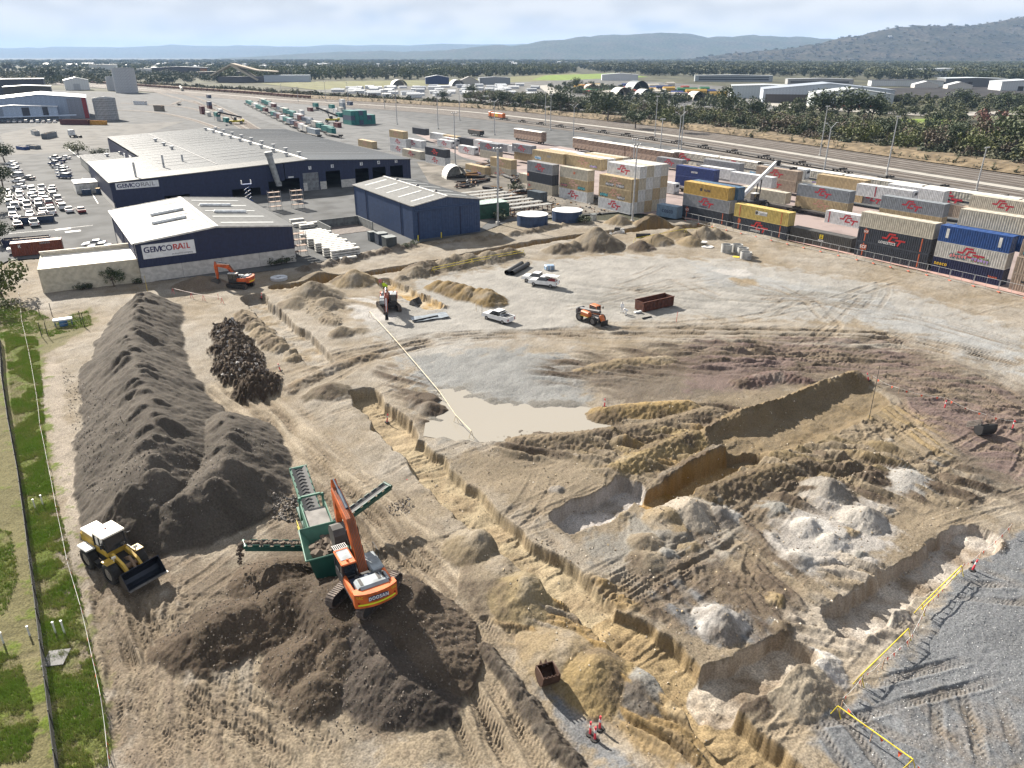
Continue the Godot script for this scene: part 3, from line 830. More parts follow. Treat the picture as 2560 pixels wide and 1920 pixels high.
func lay_earth() -> void:
	# positions and normals once; the faces go to the heap they lie on or to the ground
	var total := COLS * ROWS
	var pos := PackedVector3Array(); pos.resize(total)
	var nor := PackedVector3Array(); nor.resize(total)
	var col := PackedColorArray(); col.resize(total)
	for j in ROWS:
		for i in COLS:
			var k := j * COLS + i
			pos[k] = V3((2.0 * i / (COLS - 1) - 1.0) * gw[j],gh[k],gz[j])
			var s := 0.60 * (1.0 + 0.16 * n3.get_noise_2d(pos[k].x * 1.7 + 50.0,pos[k].z * 1.7) + 0.22 * n2.get_noise_2d(pos[k].x * 0.5,pos[k].z * 0.5 + 90.0))
			col[k] = Color(gr[k] * s,gg[k] * s,gb[k] * s)
	for j in ROWS:
		for i in COLS:
			var k := j * COLS + i
			var dx := pos[k + (1 if i < COLS - 1 else 0)] - pos[k - (1 if i > 0 else 0)]
			var dz := pos[k + (COLS if j < ROWS - 1 else 0)] - pos[k - (COLS if j > 0 else 0)]
			nor[k] = dx.cross(dz).normalized()
	stage("points")
	var faces: Array = []
	for o in HEAPS.size(): faces.append(PackedInt32Array())
	var ground := PackedInt32Array()
	ground.resize((COLS - 1) * (ROWS - 1) * 6)
	var m := 0
	for j in ROWS - 1:
		for i in COLS - 1:
			var a := j * COLS + i
			var b := a + 1
			var c := a + COLS
			var d := c + 1
			var o := owner_of[a]
			if o == 0:
				ground[m] = a; ground[m + 1] = d; ground[m + 2] = b
				ground[m + 3] = a; ground[m + 4] = c; ground[m + 5] = d
				m += 6
			else:
				faces[o].append_array(PackedInt32Array([a,d,b,a,c,d]))
	ground.resize(m)
	var soil_mat := StandardMaterial3D.new()
	soil_mat.resource_name = "earth"
	soil_mat.vertex_color_use_as_albedo = true
	soil_mat.roughness = 0.95
	soil_mat.metallic_specular = 0.25
	soil_mat.albedo_texture = grain("soil",0.045,0.66,1.12,512,6)
	soil_mat.normal_enabled = true
	soil_mat.normal_texture = bumps("soilbump",0.05,2.6,512)
	soil_mat.normal_scale = 1.0
	soil_mat.uv1_triplanar = true
	soil_mat.uv1_world_triplanar = true
	soil_mat.uv1_scale = V3(0.21,0.21,0.21)
	mats["earth"] = soil_mat
	for o in HEAPS.size():
		var idx: PackedInt32Array = ground if o == 0 else faces[o]
		if idx.size() == 0: continue
		var a := []
		a.resize(Mesh.ARRAY_MAX)
		if o == 0:
			a[Mesh.ARRAY_VERTEX] = pos; a[Mesh.ARRAY_NORMAL] = nor; a[Mesh.ARRAY_COLOR] = col; a[Mesh.ARRAY_INDEX] = idx
		else:
			var at := {}
			var p2 := PackedVector3Array(); var q2 := PackedVector3Array(); var c2 := PackedColorArray(); var i2 := PackedInt32Array()
			for k in idx:
				if not at.has(k):
					at[k] = p2.size()
					p2.append(pos[k]); q2.append(nor[k]); c2.append(col[k])
				i2.append(at[k])
			a[Mesh.ARRAY_VERTEX] = p2; a[Mesh.ARRAY_NORMAL] = q2; a[Mesh.ARRAY_COLOR] = c2; a[Mesh.ARRAY_INDEX] = i2
		var am := ArrayMesh.new()
		am.add_surface_from_arrays(Mesh.PRIMITIVE_TRIANGLES,a)
		if o == 0: setting("ground",am,soil_mat)
		else: tag(part(self,HEAPS[o],am,soil_mat),HEAP_LABELS[o],"soil heap")
	stage("faces")

# ---------- hardstands, roads, rails, far country
func sheet(called: String,poly: Array,y: float,m: Material) -> MeshInstance3D:
	var pv := V2(poly)
	var idx := Geometry2D.triangulate_polygon(pv)
	var s := mk()
	for k in range(0,idx.size(),3):
		var a := V3(pv[idx[k]].x,y,pv[idx[k]].y)
		var b := V3(pv[idx[k + 1]].x,y,pv[idx[k + 1]].y)
		var c := V3(pv[idx[k + 2]].x,y,pv[idx[k + 2]].y)
		if (b - a).cross(c - a).y < 0:
			var t := b; b = c; c = t
		s.tri(a,b,c)
	return setting(called,s,m)

func ground_mat(key: String,c: Color,lo := 0.7,size := 0.02,rough := 0.95) -> StandardMaterial3D:
	if mats.has(key): return mats[key]
	var m := StandardMaterial3D.new()
	m.resource_name = key
	m.albedo_color = c.linear_to_srgb()
	m.roughness = rough
	m.metallic_specular = 0.3
	m.albedo_texture = grain("blotch%.2f" % lo,0.008,lo,1.15,512,6)
	m.uv1_triplanar = true
	m.uv1_world_triplanar = true
	m.uv1_scale = V3(size,size,size)
	mats[key] = m
	return m

func band(s: Shape,line: PackedVector2Array,off: float,half: float,y: float) -> void:   # a flat ribbon beside a line
	var l: Array[Vector3] = []
	var r: Array[Vector3] = []
	for k in line.size():
		var d := (line[mini(k + 1,line.size() - 1)] - line[maxi(k - 1,0)]).normalized()
		var nrm := Vector2(-d.y,d.x)
		var a := line[k] + nrm * (off - half)
		var b := line[k] + nrm * (off + half)
		l.append(V3(a.x,y,a.y)); r.append(V3(b.x,y,b.y))
	for k in line.size() - 1:
		if (l[k + 1] - l[k]).cross(r[k] - l[k]).y > 0: s.quad(l[k],l[k + 1],r[k + 1],r[k])
		else: s.quad(r[k],r[k + 1],l[k + 1],l[k])

func smooth_line(a: Array,n: int) -> PackedVector2Array:
	var c := Curve2D.new()
	var p := V2(a)
	for k in p.size():
		var t := (p[mini(k + 1,p.size() - 1)] - p[maxi(k - 1,0)]) / 6.0
		c.add_point(p[k],-t,t)
	var out := PackedVector2Array()
	var len := c.get_baked_length()
	for k in n + 1: out.append(c.sample_baked(len * k / n,true))
	return out

func shifted(line: PackedVector2Array,off: float) -> PackedVector2Array:
	var out := PackedVector2Array()
	for k in line.size():
		var d := (line[mini(k + 1,line.size() - 1)] - line[maxi(k - 1,0)]).normalized()
		out.append(line[k] + Vector2(-d.y,d.x) * off)
	return out

var main_line := PackedVector2Array()

func track(line: PackedVector2Array,label: String) -> void:
	var t := thing("rail_track",label,"rail track",Vector3.ZERO,0,"tracks of the rail yard")
	var bl := mk()
	band(bl,line,0,2.1,0.10)
	part(t,"ballast",bl,ground_mat("ballast2",Color(0.2,0.185,0.17),0.75,0.03))
	var s := mk()
	band(s,line,0,1.3,0.13)
	part(t,"sleepers",s,ground_mat("sleeper",Color(0.115,0.095,0.08),0.55,0.5)).set_meta("kind","stuff")
	for side in [-0.75,0.75]:
		var r := mk()
		band(r,line,side,0.09,0.28)
		band(r,line,side - 0.09 * signf(side),0.02,0.20)
		part(t,"rail",r,paint("railsteel",Color(0.17,0.12,0.09),0.5,0.4,0.3))

func yard() -> void:
	var asphalt := ground_mat("asphalt",Color(0.088,0.091,0.094),0.72)
	sheet("yard_pavement",[-115.4,-116.9,-98.7,-130.9,-99.9,-143.6,-83.7,-148.8,-67.8,-127.3,-41.2,-137.3,-27,-153.6,-7.5,-168.4,-0.7,-181.3,28.2,-193.1,51.6,-181.3,90.7,-115.7,110.4,-90.6,179.2,-119.5,128.6,-185.9,27,-486,-237,-800,-637,-985,-686,-579],0.02,asphalt)
	sheet("terminal_pavement",[28.2,-193.1,51.8,-181.3,90.7,-115.7,108.7,-89,139.6,-105.4,112.4,-160.5,64.3,-267.3,9.7,-367.9,-50,-402,-19.7,-306.3,13.9,-241.4],0.05,ground_mat("pinkslab",Color(0.24,0.195,0.185),0.8))
	sheet("storage_yard",[-8.1,-169.8,-5.3,-182.4,28.3,-193.7,24.6,-215.9,10.8,-236.7,-19.2,-299.1,-36.5,-292.2,-25.6,-236.7,-13.1,-198.2],0.06,ground_mat("dirtyard",Color(0.17,0.155,0.135),0.55))
	sheet("intermodal_pavement",[-285,-739,-256,-800,-105,-579,-27,-429,16.8,-378.7,-37.4,-299.1,-65.7,-313.9,-124,-429],0.045,ground_mat("slab",Color(0.11,0.113,0.116),0.75))
	sheet("hardstand",[-266,-402,-282,-486,-223,-465,-204,-486,-187.6,-378.7,-178.9,-338.9,-189.7,-321.8,-206.2,-313.9],0.04,ground_mat("slab2",Color(0.115,0.112,0.107),0.75))
	# painted lines in the car park
	var white := paint("linepaint",Color(0.62,0.62,0.6),0.7)
	for q in [[-193.7,-335.3,-168.3,-299.1,-144.8,-261.7,-117.8,-219.8],[-142.7,-251.2,-123,-219.8,-113.7,-204.9],[-132,-241.4,-119.4,-221.4],[-131.5,-212.1,-129.7,-213.6,-128.5,-215.1],[-116.7,-198.2,-116.1,-200.8],[-114.7,-167.4,-107.5,-171.3,-100.4,-176.5]]:
		var s := mk()
		band(s,V2(q),0,0.12,0.045)
		tag(setting("painted_line",s,white),"white line painted on the car park asphalt","")
	for q in [Vector2(-105.2,-172.3),Vector2(-101.5,-169.8)]:
		var s := mk()
		s.box(Vector3.ZERO,V3(3.2,0.01,1.6))
		var o := setting("road_marking",s,white,Transform3D(Basis(Vector3.UP,deg_to_rad(YARD)),V3(q.x,0.045,q.y)))
	# pale kerb slab before the container rows, and the pink strip in front of it
	var kerb := mk()
	band(kerb,V2([43.2,-184.7,51.3,-179.1,60.9,-161.8,78.1,-135.6,86.9,-120.3,93.5,-109.3]),0,0.9,0.1)
	setting("concrete_apron",kerb,ground_mat("apron",Color(0.34,0.225,0.20),0.8,0.1))
	# rails: the main line curves away to the far hills
	main_line = smooth_line([-1200,-1800,-701,-1274,-480,-1050,-272,-840,-205,-766,-100,-675,-12,-591,60,-485,119,-383,173,-256,260,-60],60)
	var bed := mk()
	band(bed,main_line,12,11.5,0.07)
	setting("ballast_bed",bed,ground_mat("ballast",Color(0.165,0.152,0.14),0.75,0.03))
	var bed2 := mk()
	band(bed2,main_line,45,14,0.075)
	setting("ballast_bed",bed2,mats["ballast"])
	var road := mk()
	band(road,main_line,27.5,2.6,0.08)
	setting("access_road",road,ground_mat("road",Color(0.30,0.285,0.26),0.85,0.03))
	for k in 5: track(shifted(main_line,[3.0,8.0,13.0,17.5,22.0][k]),"%s rail track out from the embankment" % nth(k))
	for k in 5: track(shifted(main_line,[34.0,39.0,45.0,51.0,57.0][k]),"%s rail track out from the gravel service road, on the container side" % nth(k))
	var ti := 0
	for q in [[-111.2,-369.7,-143,-434,-202,-561,-295,-744,-409,-941,-540,-1129],[-116.1,-373.4,-168,-480,-242,-625,-304,-730,-418,-919],[-120,-373.4,-185,-502,-254,-615,-301,-656,-339,-679],[-134.9,-383,-203,-496,-262,-569,-305,-591],[-195,-530,-259,-656,-291,-717,-300,-717,-284,-656]]:
		track(smooth_line(q,20),"%s rail track of the yard throat, counted from the containers beyond the workshop" % nth(ti))
		ti += 1
	# earth bank beyond the main line
	var bank := mk()
	var l0 := shifted(main_line,-2.0); var l1 := shifted(main_line,-8.0); var l2 := shifted(main_line,-16.0); var l3 := shifted(main_line,-40.0)
	var bn := FastNoiseLite.new(); bn.seed = 3; bn.frequency = 0.06
	for k in main_line.size() - 1:
		var rows: Array = []
		for e in 2:
			var hgt := 2.2 + 1.2 * bn.get_noise_1d((k + e) * 40.0)
			rows.append([V3(l0[k + e].x,0.05,l0[k + e].y),V3(l1[k + e].x,hgt,l1[k + e].y),V3(l2[k + e].x,hgt * 0.9,l2[k + e].y),V3(l3[k + e].x,-0.15,l3[k + e].y)])
		for i in 3: bank.quad(rows[0][i],rows[0][i + 1],rows[1][i + 1],rows[1][i])
	setting("embankment",bank,ground_mat("bankearth",Color(0.20,0.155,0.10),0.5,0.05))
	var path := mk()
	band(path,main_line,-9.5,0.9,3.05)


func far_country() -> void:
	var pm := ground_mat("plain",Color(0.085,0.085,0.052),0.5,0.004)
	sheet("plain",[-30000,-181.5,-30000,-20000,30000,-20000,30000,-181.5],-0.3,pm)
	sheet("plain",[-30000,100,-30000,-181.5,-137.5,-181.5,-30,-23,-20,100],-0.3,pm)
	sheet("plain",[30000,100,30000,-181.5,137.5,-181.5,30,-23,20,100],-0.3,pm)
	sheet("paddock",[-379,-1191,-303,-1280,-85,-1383,149,-1922,181,-1609,-4,-1079,-117,-883,-221,-931],0.0,ground_mat("paddock",Color(0.14,0.14,0.065),0.7,0.01))
	sheet("lawn",[72,-1688,250,-1922,268,-1573,130,-1280,35,-1383],0.05,ground_mat("lawn",Color(0.14,0.20,0.035),0.7,0.01))
	sheet("works_yard",[-254,-931,-71,-1151,162,-1441,305,-1015,120,-512,34,-605,-92,-764],0.06,ground_mat("works",Color(0.13,0.13,0.125),0.6,0.01))
	sheet("bus_yard",[100,-883,259,-829,195,-555,80,-533],0.09,ground_mat("busyard",Color(0.15,0.15,0.15),0.7,0.02))
	sheet("side_street",[35,-1096,51,-1114,60,-829,40,-764],0.12,mats["road"])
	sheet("vacant_lot",[479,-1015,763,-1096,547,-781,363,-764],0.10,ground_mat("lot",Color(0.035,0.033,0.035),0.6,0.01))
	sheet("verge",[242,-500,288,-508,266,-459,218,-443],0.10,mats["lawn"])
	sheet("highway",[205,-665,219,-605,284,-524,392,-555,416,-589,296,-560,246,-659,222,-708],0.13,mats["road"])
	# hills: long ridges with gullies
	hill_range("scarp",[-26000,-21000,215,-17000,-20500,180,-9000,-20000,260,-2000,-18500,285,4500,-17000,300,9500,-15500,290],4200.0,Color(0.075,0.095,0.06),3)
	hill_range("scarp",[-2500,-12000,100,-733,-11500,130,0,-11200,185,1000,-11000,270,2034,-11000,310,3417,-10800,275,4800,-10500,240,9000,-10000,220],2400.0,Color(0.07,0.085,0.05),8)
	hill_range("scarp",[1300,-6400,15,2240,-6100,115,2810,-6000,225,3370,-5900,262,4170,-5800,320,6500,-5500,420],1500.0,Color(0.05,0.05,0.032),15)

func hill_range(called: String,crest: Array,reach: float,c: Color,sd: int) -> void:
	var line := PackedFloat32Array(crest)
	var f := FastNoiseLite.new(); f.seed = sd; f.frequency = 1.0 / reach * 2.2; f.fractal_octaves = 5
	var b := bounds(line,3,reach)
	var st := mk()
	var nx := 150
	var nz := 60
	var p := PackedVector3Array()
	var cl := PackedColorArray()
	for j in nz + 1:
		for i in nx + 1:
			var x := b.position.x + b.size.x * i / nx
			var z := b.position.y + b.size.y * j / nz
			var q := near_line(Vector2(x,z),line,3)
			var t := clampf(1.0 - q.x / reach,0,1)
			var nz2 := f.get_noise_2d(x,z)
			p.append(V3(x,q.z * t * t * (3 - 2 * t) * (1.0 + 0.22 * nz2) + 22.0 * t * f.get_noise_2d(x * 4.0,z * 4.0) - 12.0,z))
			var g := f.get_noise_2d(x * 3.0 + 900.0,z * 3.0)
			cl.append(c.lerp(Color(0.13,0.11,0.085),clampf(0.15 + g,0,0.6)))
	var idx := PackedInt32Array()
	for j in nz:
		for i in nx:
			var a := j * (nx + 1) + i
			idx.append_array(PackedInt32Array([a,a + 1,a + nx + 2,a,a + nx + 2,a + nx + 1]))
	var sf := SurfaceTool.new()
	sf.begin(Mesh.PRIMITIVE_TRIANGLES)
	for k in p.size():
		sf.set_color(cl[k])
		sf.add_vertex(p[k])
	for k in idx: sf.add_index(k)
	sf.generate_normals()
	var m := StandardMaterial3D.new()
	m.vertex_color_use_as_albedo = true
	m.roughness = 1.0
	m.metallic_specular = 0.1
	m.albedo_texture = grain("scrub",0.06,0.35,1.35,512,5)
	m.uv1_triplanar = true
	m.uv1_world_triplanar = true
	m.uv1_scale = V3(0.0011,0.0011,0.0011) * (1500.0 / reach)
	setting(called,sf.commit(),m)
	hill_points = p

var hill_points := PackedVector3Array()

# ---------- trees
func crown_mesh(sd: int,w: float,h: float,clumps: int,leaves: int,leaf: float) -> ArrayMesh:
	var r := RandomNumberGenerator.new()
	r.seed = sd
	var s := mk()
	for c in clumps:
		var d := V3(r.randfn(),r.randfn() * 0.8,r.randfn()).normalized() * pow(r.randf(),0.45)
		var o := V3(d.x * w * 0.5,h * 0.5 + d.y * h * 0.42,d.z * w * 0.5)
		var cr := w * r.randf_range(0.13,0.24)
		for k in leaves:
			var e := V3(r.randfn(),r.randfn(),r.randfn()).normalized()
			var p := o + e * cr * r.randf_range(0.55,1.0)
			var u := e.cross(V3(r.randfn(),r.randfn(),r.randfn())).normalized() * leaf * r.randf_range(0.6,1.3)
			var v := (e * 0.5 + V3(r.randfn(),r.randfn(),r.randfn()) * 0.35).cross(u).normalized() * leaf * r.randf_range(0.5,1.0)
			s.tri(p - u,p + u * 0.7 + v * 0.4,p + v)
			s.tri(p - u,p - v * 0.8,p + u * 0.7 + v * 0.4)
	return s.mesh()

func leaf_mat(key: String,c: Color) -> StandardMaterial3D:
	if mats.has(key): return mats[key]
	var m := paint(key,c,0.75,0.0,0.6)
	m.backlight_enabled = true
	m.backlight = Color(0.3,0.35,0.12)
	return m

var tree_sort := {}
func tree(sort: String,p: Vector3,h: float,label: String,group := "",wide := 1.0) -> Node3D:
	if not tree_sort.has(sort):
		var spec = {"gum": [11,9.0,8.0,26,34,0.42,Color(0.065,0.085,0.03),3.0],"dark": [12,10.0,8.5,30,34,0.45,Color(0.042,0.062,0.022),2.0],"wattle": [13,7.0,5.0,18,34,0.33,Color(0.085,0.10,0.02),0.8],
			"brown": [14,7.0,5.0,18,30,0.33,Color(0.10,0.075,0.05),0.8],"bush": [15,5.0,3.2,14,30,0.28,Color(0.045,0.06,0.024),0.1],"near": [16,3.6,3.2,22,60,0.12,Color(0.05,0.075,0.025),0.7],"red": [17,7.0,5.0,18,30,0.33,Color(0.12,0.04,0.028),0.8]}[sort]
		var t := mk()
		var r := RandomNumberGenerator.new()
		r.seed = spec[0]
		var top: float = spec[7] + spec[2] * 0.55
		t.tube(V3(0,-0.3,0),V3(0.2,top * 0.5,0.1),spec[1] * 0.035,spec[1] * 0.024,7)
		for k in 5:
			var a := TAU * k / 5.0 + r.randf()
			t.tube(V3(0.2,top * 0.5 - 0.2,0.1),V3(cos(a) * spec[1] * 0.3,top * r.randf_range(0.75,1.05),sin(a) * spec[1] * 0.3),spec[1] * 0.018,spec[1] * 0.006,5)
		tree_sort[sort] = [t.mesh(),crown_mesh(spec[0],spec[1],spec[2],spec[3],spec[4],spec[5]),leaf_mat("leaf_" + sort,spec[6]),spec[7],spec[7] + spec[2]]
	var d = tree_sort[sort]
	var o := thing("shrub" if sort == "bush" else "tree",label,"shrub" if sort == "bush" else "tree",p,rng.randf_range(0,360),group)
	var k: float = h / d[4]
	o.scale = V3(k * wide,k,k * wide)
	part(o,"trunk",d[0],paint("bark",Color(0.12,0.10,0.08),0.9))
	part(o,"crown",d[1],d[2],T3(V3(0,d[3],0)))
	return o

func wood(called: String,label: String,spots: Array,sort_spec: Array,colours: Array,lifts := []) -> void:   # a far mass of trees
	var mm := MultiMesh.new()
	mm.transform_format = MultiMesh.TRANSFORM_3D
	mm.use_colors = true
	mm.mesh = crown_mesh(sort_spec[0],sort_spec[1],sort_spec[2],sort_spec[3],sort_spec[4],sort_spec[5])
	mm.instance_count = spots.size()
	for k in spots.size():
		var p: Vector3 = spots[k]
		var s := p.y * rng.randf_range(0.7,1.3)
		var b := Basis(Vector3.UP,rng.randf() * TAU).scaled(V3(s * rng.randf_range(0.8,1.25),s,s * rng.randf_range(0.8,1.25)))
		mm.set_instance_transform(k,Transform3D(b,V3(p.x,(-0.8 if lifts.is_empty() else lifts[k]),p.z)))
		mm.set_instance_color(k,colours[rng.randi() % colours.size()])
	var o := MultiMeshInstance3D.new()
	o.name = numbered(called)
	o.multimesh = mm
	var m := StandardMaterial3D.new()
	m.vertex_color_use_as_albedo = true
	m.roughness = 0.8
	m.backlight_enabled = true
	m.backlight = Color(0.2,0.24,0.1)
	o.material_override = m
	add_child(o)
	tag(o,label,"trees","","stuff")

func in_poly(poly: Array,n: int,size: float) -> Array:   # n random spots inside a polygon,y holds the size
	var pv := V2(poly)
	var r := Rect2(pv[0],Vector2.ZERO)
	for q in pv: r = r.expand(q)
	var out: Array = []
	var tries := 0
	while out.size() < n and tries < n * 40:
		tries += 1
		var q := Vector2(rng.randf_range(r.position.x,r.end.x),rng.randf_range(r.position.y,r.end.y))
		if Geometry2D.is_point_in_polygon(q,pv): out.append(V3(q.x,size,q.y))
	return out

func plants() -> void:
	var greens := [Color(0.065,0.082,0.03),Color(0.045,0.062,0.022),Color(0.085,0.1,0.035),Color(0.07,0.078,0.04),Color(0.1,0.11,0.04)]
	var deep := [Color(0.035,0.05,0.018),Color(0.05,0.064,0.026),Color(0.04,0.052,0.022),Color(0.065,0.075,0.03),Color(0.08,0.085,0.035)]
	# the forest on the plain, in belts
	wood("woodland","belt of grey-green gum woodland beyond the paddock",in_poly([-697,-1922,-433,-2162,-115,-2305,214,-2763,149,-1922,-89,-1441,-308,-1305,-407,-1280,-524,-1441],900,1.35),[31,12.0,11.0,16,14,1.0],greens)
	wood("woodland","dark woodland behind the warehouses and the works yard",in_poly([223,-2877,1090,-3823,2375,-3446,1472,-1821,877,-1079,755,-1132,648,-1305,542,-1573,300,-1648,229,-2035],2600,1.75),[32,12.0,11.0,16,14,1.0],deep)
	wood("woodland","hazy treed plain that runs up to the far hills",in_poly([-5014,-6189,-3056,-7516,-26,-7516,4971,-6189,2318,-2877,983,-3446,206,-2658,-258,-2162,-697,-1922,-1033,-1609,-1228,-1504],5200,1.5),[33,14.0,10.0,12,10,1.5],greens)
	wood("woodland","scattered trees round the roofs beyond the rail yard",in_poly([-1168,-1821,-661,-1821,-450,-1234,-570,-1079,-696,-1079,-906,-1191],420,1.1),[34,12.0,10.0,14,12,1.0],deep)
	var hs: Array = []
	var lf: Array = []
	for k in 8000:
		var p := hill_points[rng.randi() % hill_points.size()]
		if p.y < 4.0 or p.z < -6400.0: continue
		hs.append(V3(p.x + rng.randf_range(-18,18),rng.randf_range(0.8,1.5),p.z + rng.randf_range(-18,18)))
		lf.append(p.y - 3.0)
	wood("hill_scrub","scrub and trees on the near hillside",hs,[35,16.0,10.0,10,9,2.2],[Color(0.06,0.07,0.035),Color(0.05,0.06,0.03),Color(0.085,0.08,0.05),Color(0.04,0.052,0.026)],lf)
	wood("thicket","dense olive thicket between the railway and the side road",in_poly([-48,-764,66,-579,154,-434,203.3,-303.4,215.4,-273.2,293.8,-378.7,226,-443,176,-500,128,-550,58,-686,-27,-829],1500,0.62),[38,11.0,9.0,18,16,0.8],[Color(0.05,0.066,0.025),Color(0.07,0.078,0.032),Color(0.11,0.115,0.035),Color(0.10,0.08,0.055),Color(0.04,0.055,0.022)])
	wood("thicket","trees and hedges round the works yard and the warehouses",in_poly([44,-1015,65,-829,88,-665,180,-512,261,-465,345,-486,535,-764,344,-739,265,-579,196,-622,197,-739,90,-1151],520,0.7),[39,10.0,9.0,18,16,0.8],deep)
	# shrubs along the embankment
	var sp: Array = []
	for k in 1900:
		var t := rng.randf_range(1.0,main_line.size() - 3.0)
		var i := int(t)
		var a := main_line[i].lerp(main_line[i + 1],t - i)
		var d := (main_line[i + 1] - main_line[i]).normalized()
		var off := rng.randf_range(-34.0,-13.0)
		var q := a + Vector2(-d.y,d.x) * off
		sp.append(V3(q.x,rng.randf_range(0.55,1.2),q.y))
	wood("shrubbery","olive and brown shrubs massed along the railway embankment",sp,[36,6.0,4.6,14,16,0.55],[Color(0.045,0.055,0.022),Color(0.06,0.06,0.03),Color(0.09,0.09,0.03),Color(0.085,0.065,0.045),Color(0.035,0.045,0.02)])
	var tuft: Array = []
	for k in 1400:
		var t := rng.randf_range(24.0,57.0)
		var i := int(t)
		var a := main_line[i].lerp(main_line[i + 1],t - i)
		var d := (main_line[i + 1] - main_line[i]).normalized()
		var q := a + Vector2(-d.y,d.x) * rng.randf_range(-11.0,-2.5)
		tuft.append(V3(q.x,rng.randf_range(0.4,1.0),q.y))
	wood("undergrowth","low grey-green scrub on the face of the embankment",tuft,[37,2.6,3.4,8,12,0.3],[Color(0.08,0.085,0.045),Color(0.10,0.09,0.06),Color(0.06,0.07,0.03)])
	# single trees that can be told apart
	var g := "trees beyond the railway"
	for a in [["dark",Vector2(196,-496),18.8,1.2,"broad dark tree in front of the white warehouse with the ribbed roof"],["dark",Vector2(208,-483),20.3,1.25,"tallest dark tree in front of the white warehouse with the ribbed roof"],["dark",Vector2(220,-477),17.4,1.1,"dark tree at the edge of the white warehouse beside the coloured fence"],
		["gum",Vector2(183,-506),13,1.0,"slender gum beside the side road and the car"],["dark",Vector2(152,-490),14.5,1.0,"dark round tree at the corner of the side road"],["gum",Vector2(143,-523),18.8,1.0,"gum with a leaning crown at the end of the bus yard"],
		["gum",Vector2(93,-506),15.9,1.0,"gum standing before the bus yard fence"],["dark",Vector2(60,-490),17.4,1.1,"dark gum between the bus yard and the railway"],["dark",Vector2(60,-561),15.9,1.0,"dark gum behind the first one by the bus yard"],
		["dark",Vector2(34,-553),17.4,1.2,"big dark tree at the foot of the side street"],["dark",Vector2(77,-952),14.5,1.0,"dark tree beside the works yard hangars"],["gum",Vector2(21,-596),13,1.1,"grey-green tree by the street end"],
		["wattle",Vector2(159.3,-352.3),10.2,1.1,"yellow-green wattle on the embankment next to the lamp post"],["dark",Vector2(175.1,-360.8),11.6,1.0,"dark bush-tree beside the yellow-green wattle"],["wattle",Vector2(166.8,-324.5),8.7,1.1,"yellow-green wattle beside the pale brown shrub"],
		["brown",Vector2(182.3,-333.3),10.2,1.0,"pale brown bare shrub-tree on the embankment"],["dark",Vector2(193.6,-336.3),11.6,1.1,"dark green tree on the embankment beside the pale brown one"],["wattle",Vector2(186.9,-310.8),10.2,1.0,"bright wattle below the brown tree on the embankment"],
		["gum",Vector2(208.2,-318.9),18.8,1.2,"large green tree at the end of the embankment"],["red",Vector2(252,-410),11.6,1.2,"dark red tree behind the large green one on the embankment"],["brown",Vector2(217.9,-352.3),13,1.0,"brown tree between the red tree and the bright wattle"],
		["brown",Vector2(144,-410),8.7,1.3,"greyish bare thicket on the embankment beside the lamp posts"],["dark",Vector2(89,-410),10.2,1.3,"dark green thicket below the bus yard"],["wattle",Vector2(90,-460),8.7,1.2,"olive wattle below the bus yard fence"],["dark",Vector2(69,-434),10.2,1.4,"broad low tree on the embankment below the bus yard"],
		["gum",Vector2(728,-2367),23.2,1.0,"tall gum beside the long pale office roof"],["dark",Vector2(-41,-806),11.6,1.2,"dark tree on the embankment before the caravan rows"],["dark",Vector2(-61,-704),10.2,1.1,"dark tree on the embankment beside the lamp post"],["dark",Vector2(-8,-630),13,1.2,"dark tree between the caravan rows and the railway"],
		["dark",Vector2(331,-2367),15.9,1.0,"round dark tree on the lawn by the works yard"],["dark",Vector2(668,-1129),18.8,1.6,"flat dark tree beside the dark grey warehouse"],["dark",Vector2(374,-656),13,1.6,"dark tree on the vacant lot edge"],["dark",Vector2(377,-596),13,1.6,"dark tree by the road beyond the vacant lot"],
		["dark",Vector2(-728,-1254),23.2,1.1,"dark pine group behind the blue-grey warehouse"],["dark",Vector2(-729,-1316),17.4,1.1,"dark tree behind the white gabled shed"],["gum",Vector2(-1580,-2596),26.1,1.2,"high tree on the skyline behind the dark sheds"],["dark",Vector2(-1371,-2175),23.2,1.4,"big dark tree beside the dark sheds on the skyline"]]:
		tree(a[0],V3(a[1].x,0.0,a[1].y),a[2],a[4],g,a[3])
	g = "trees round the car park"
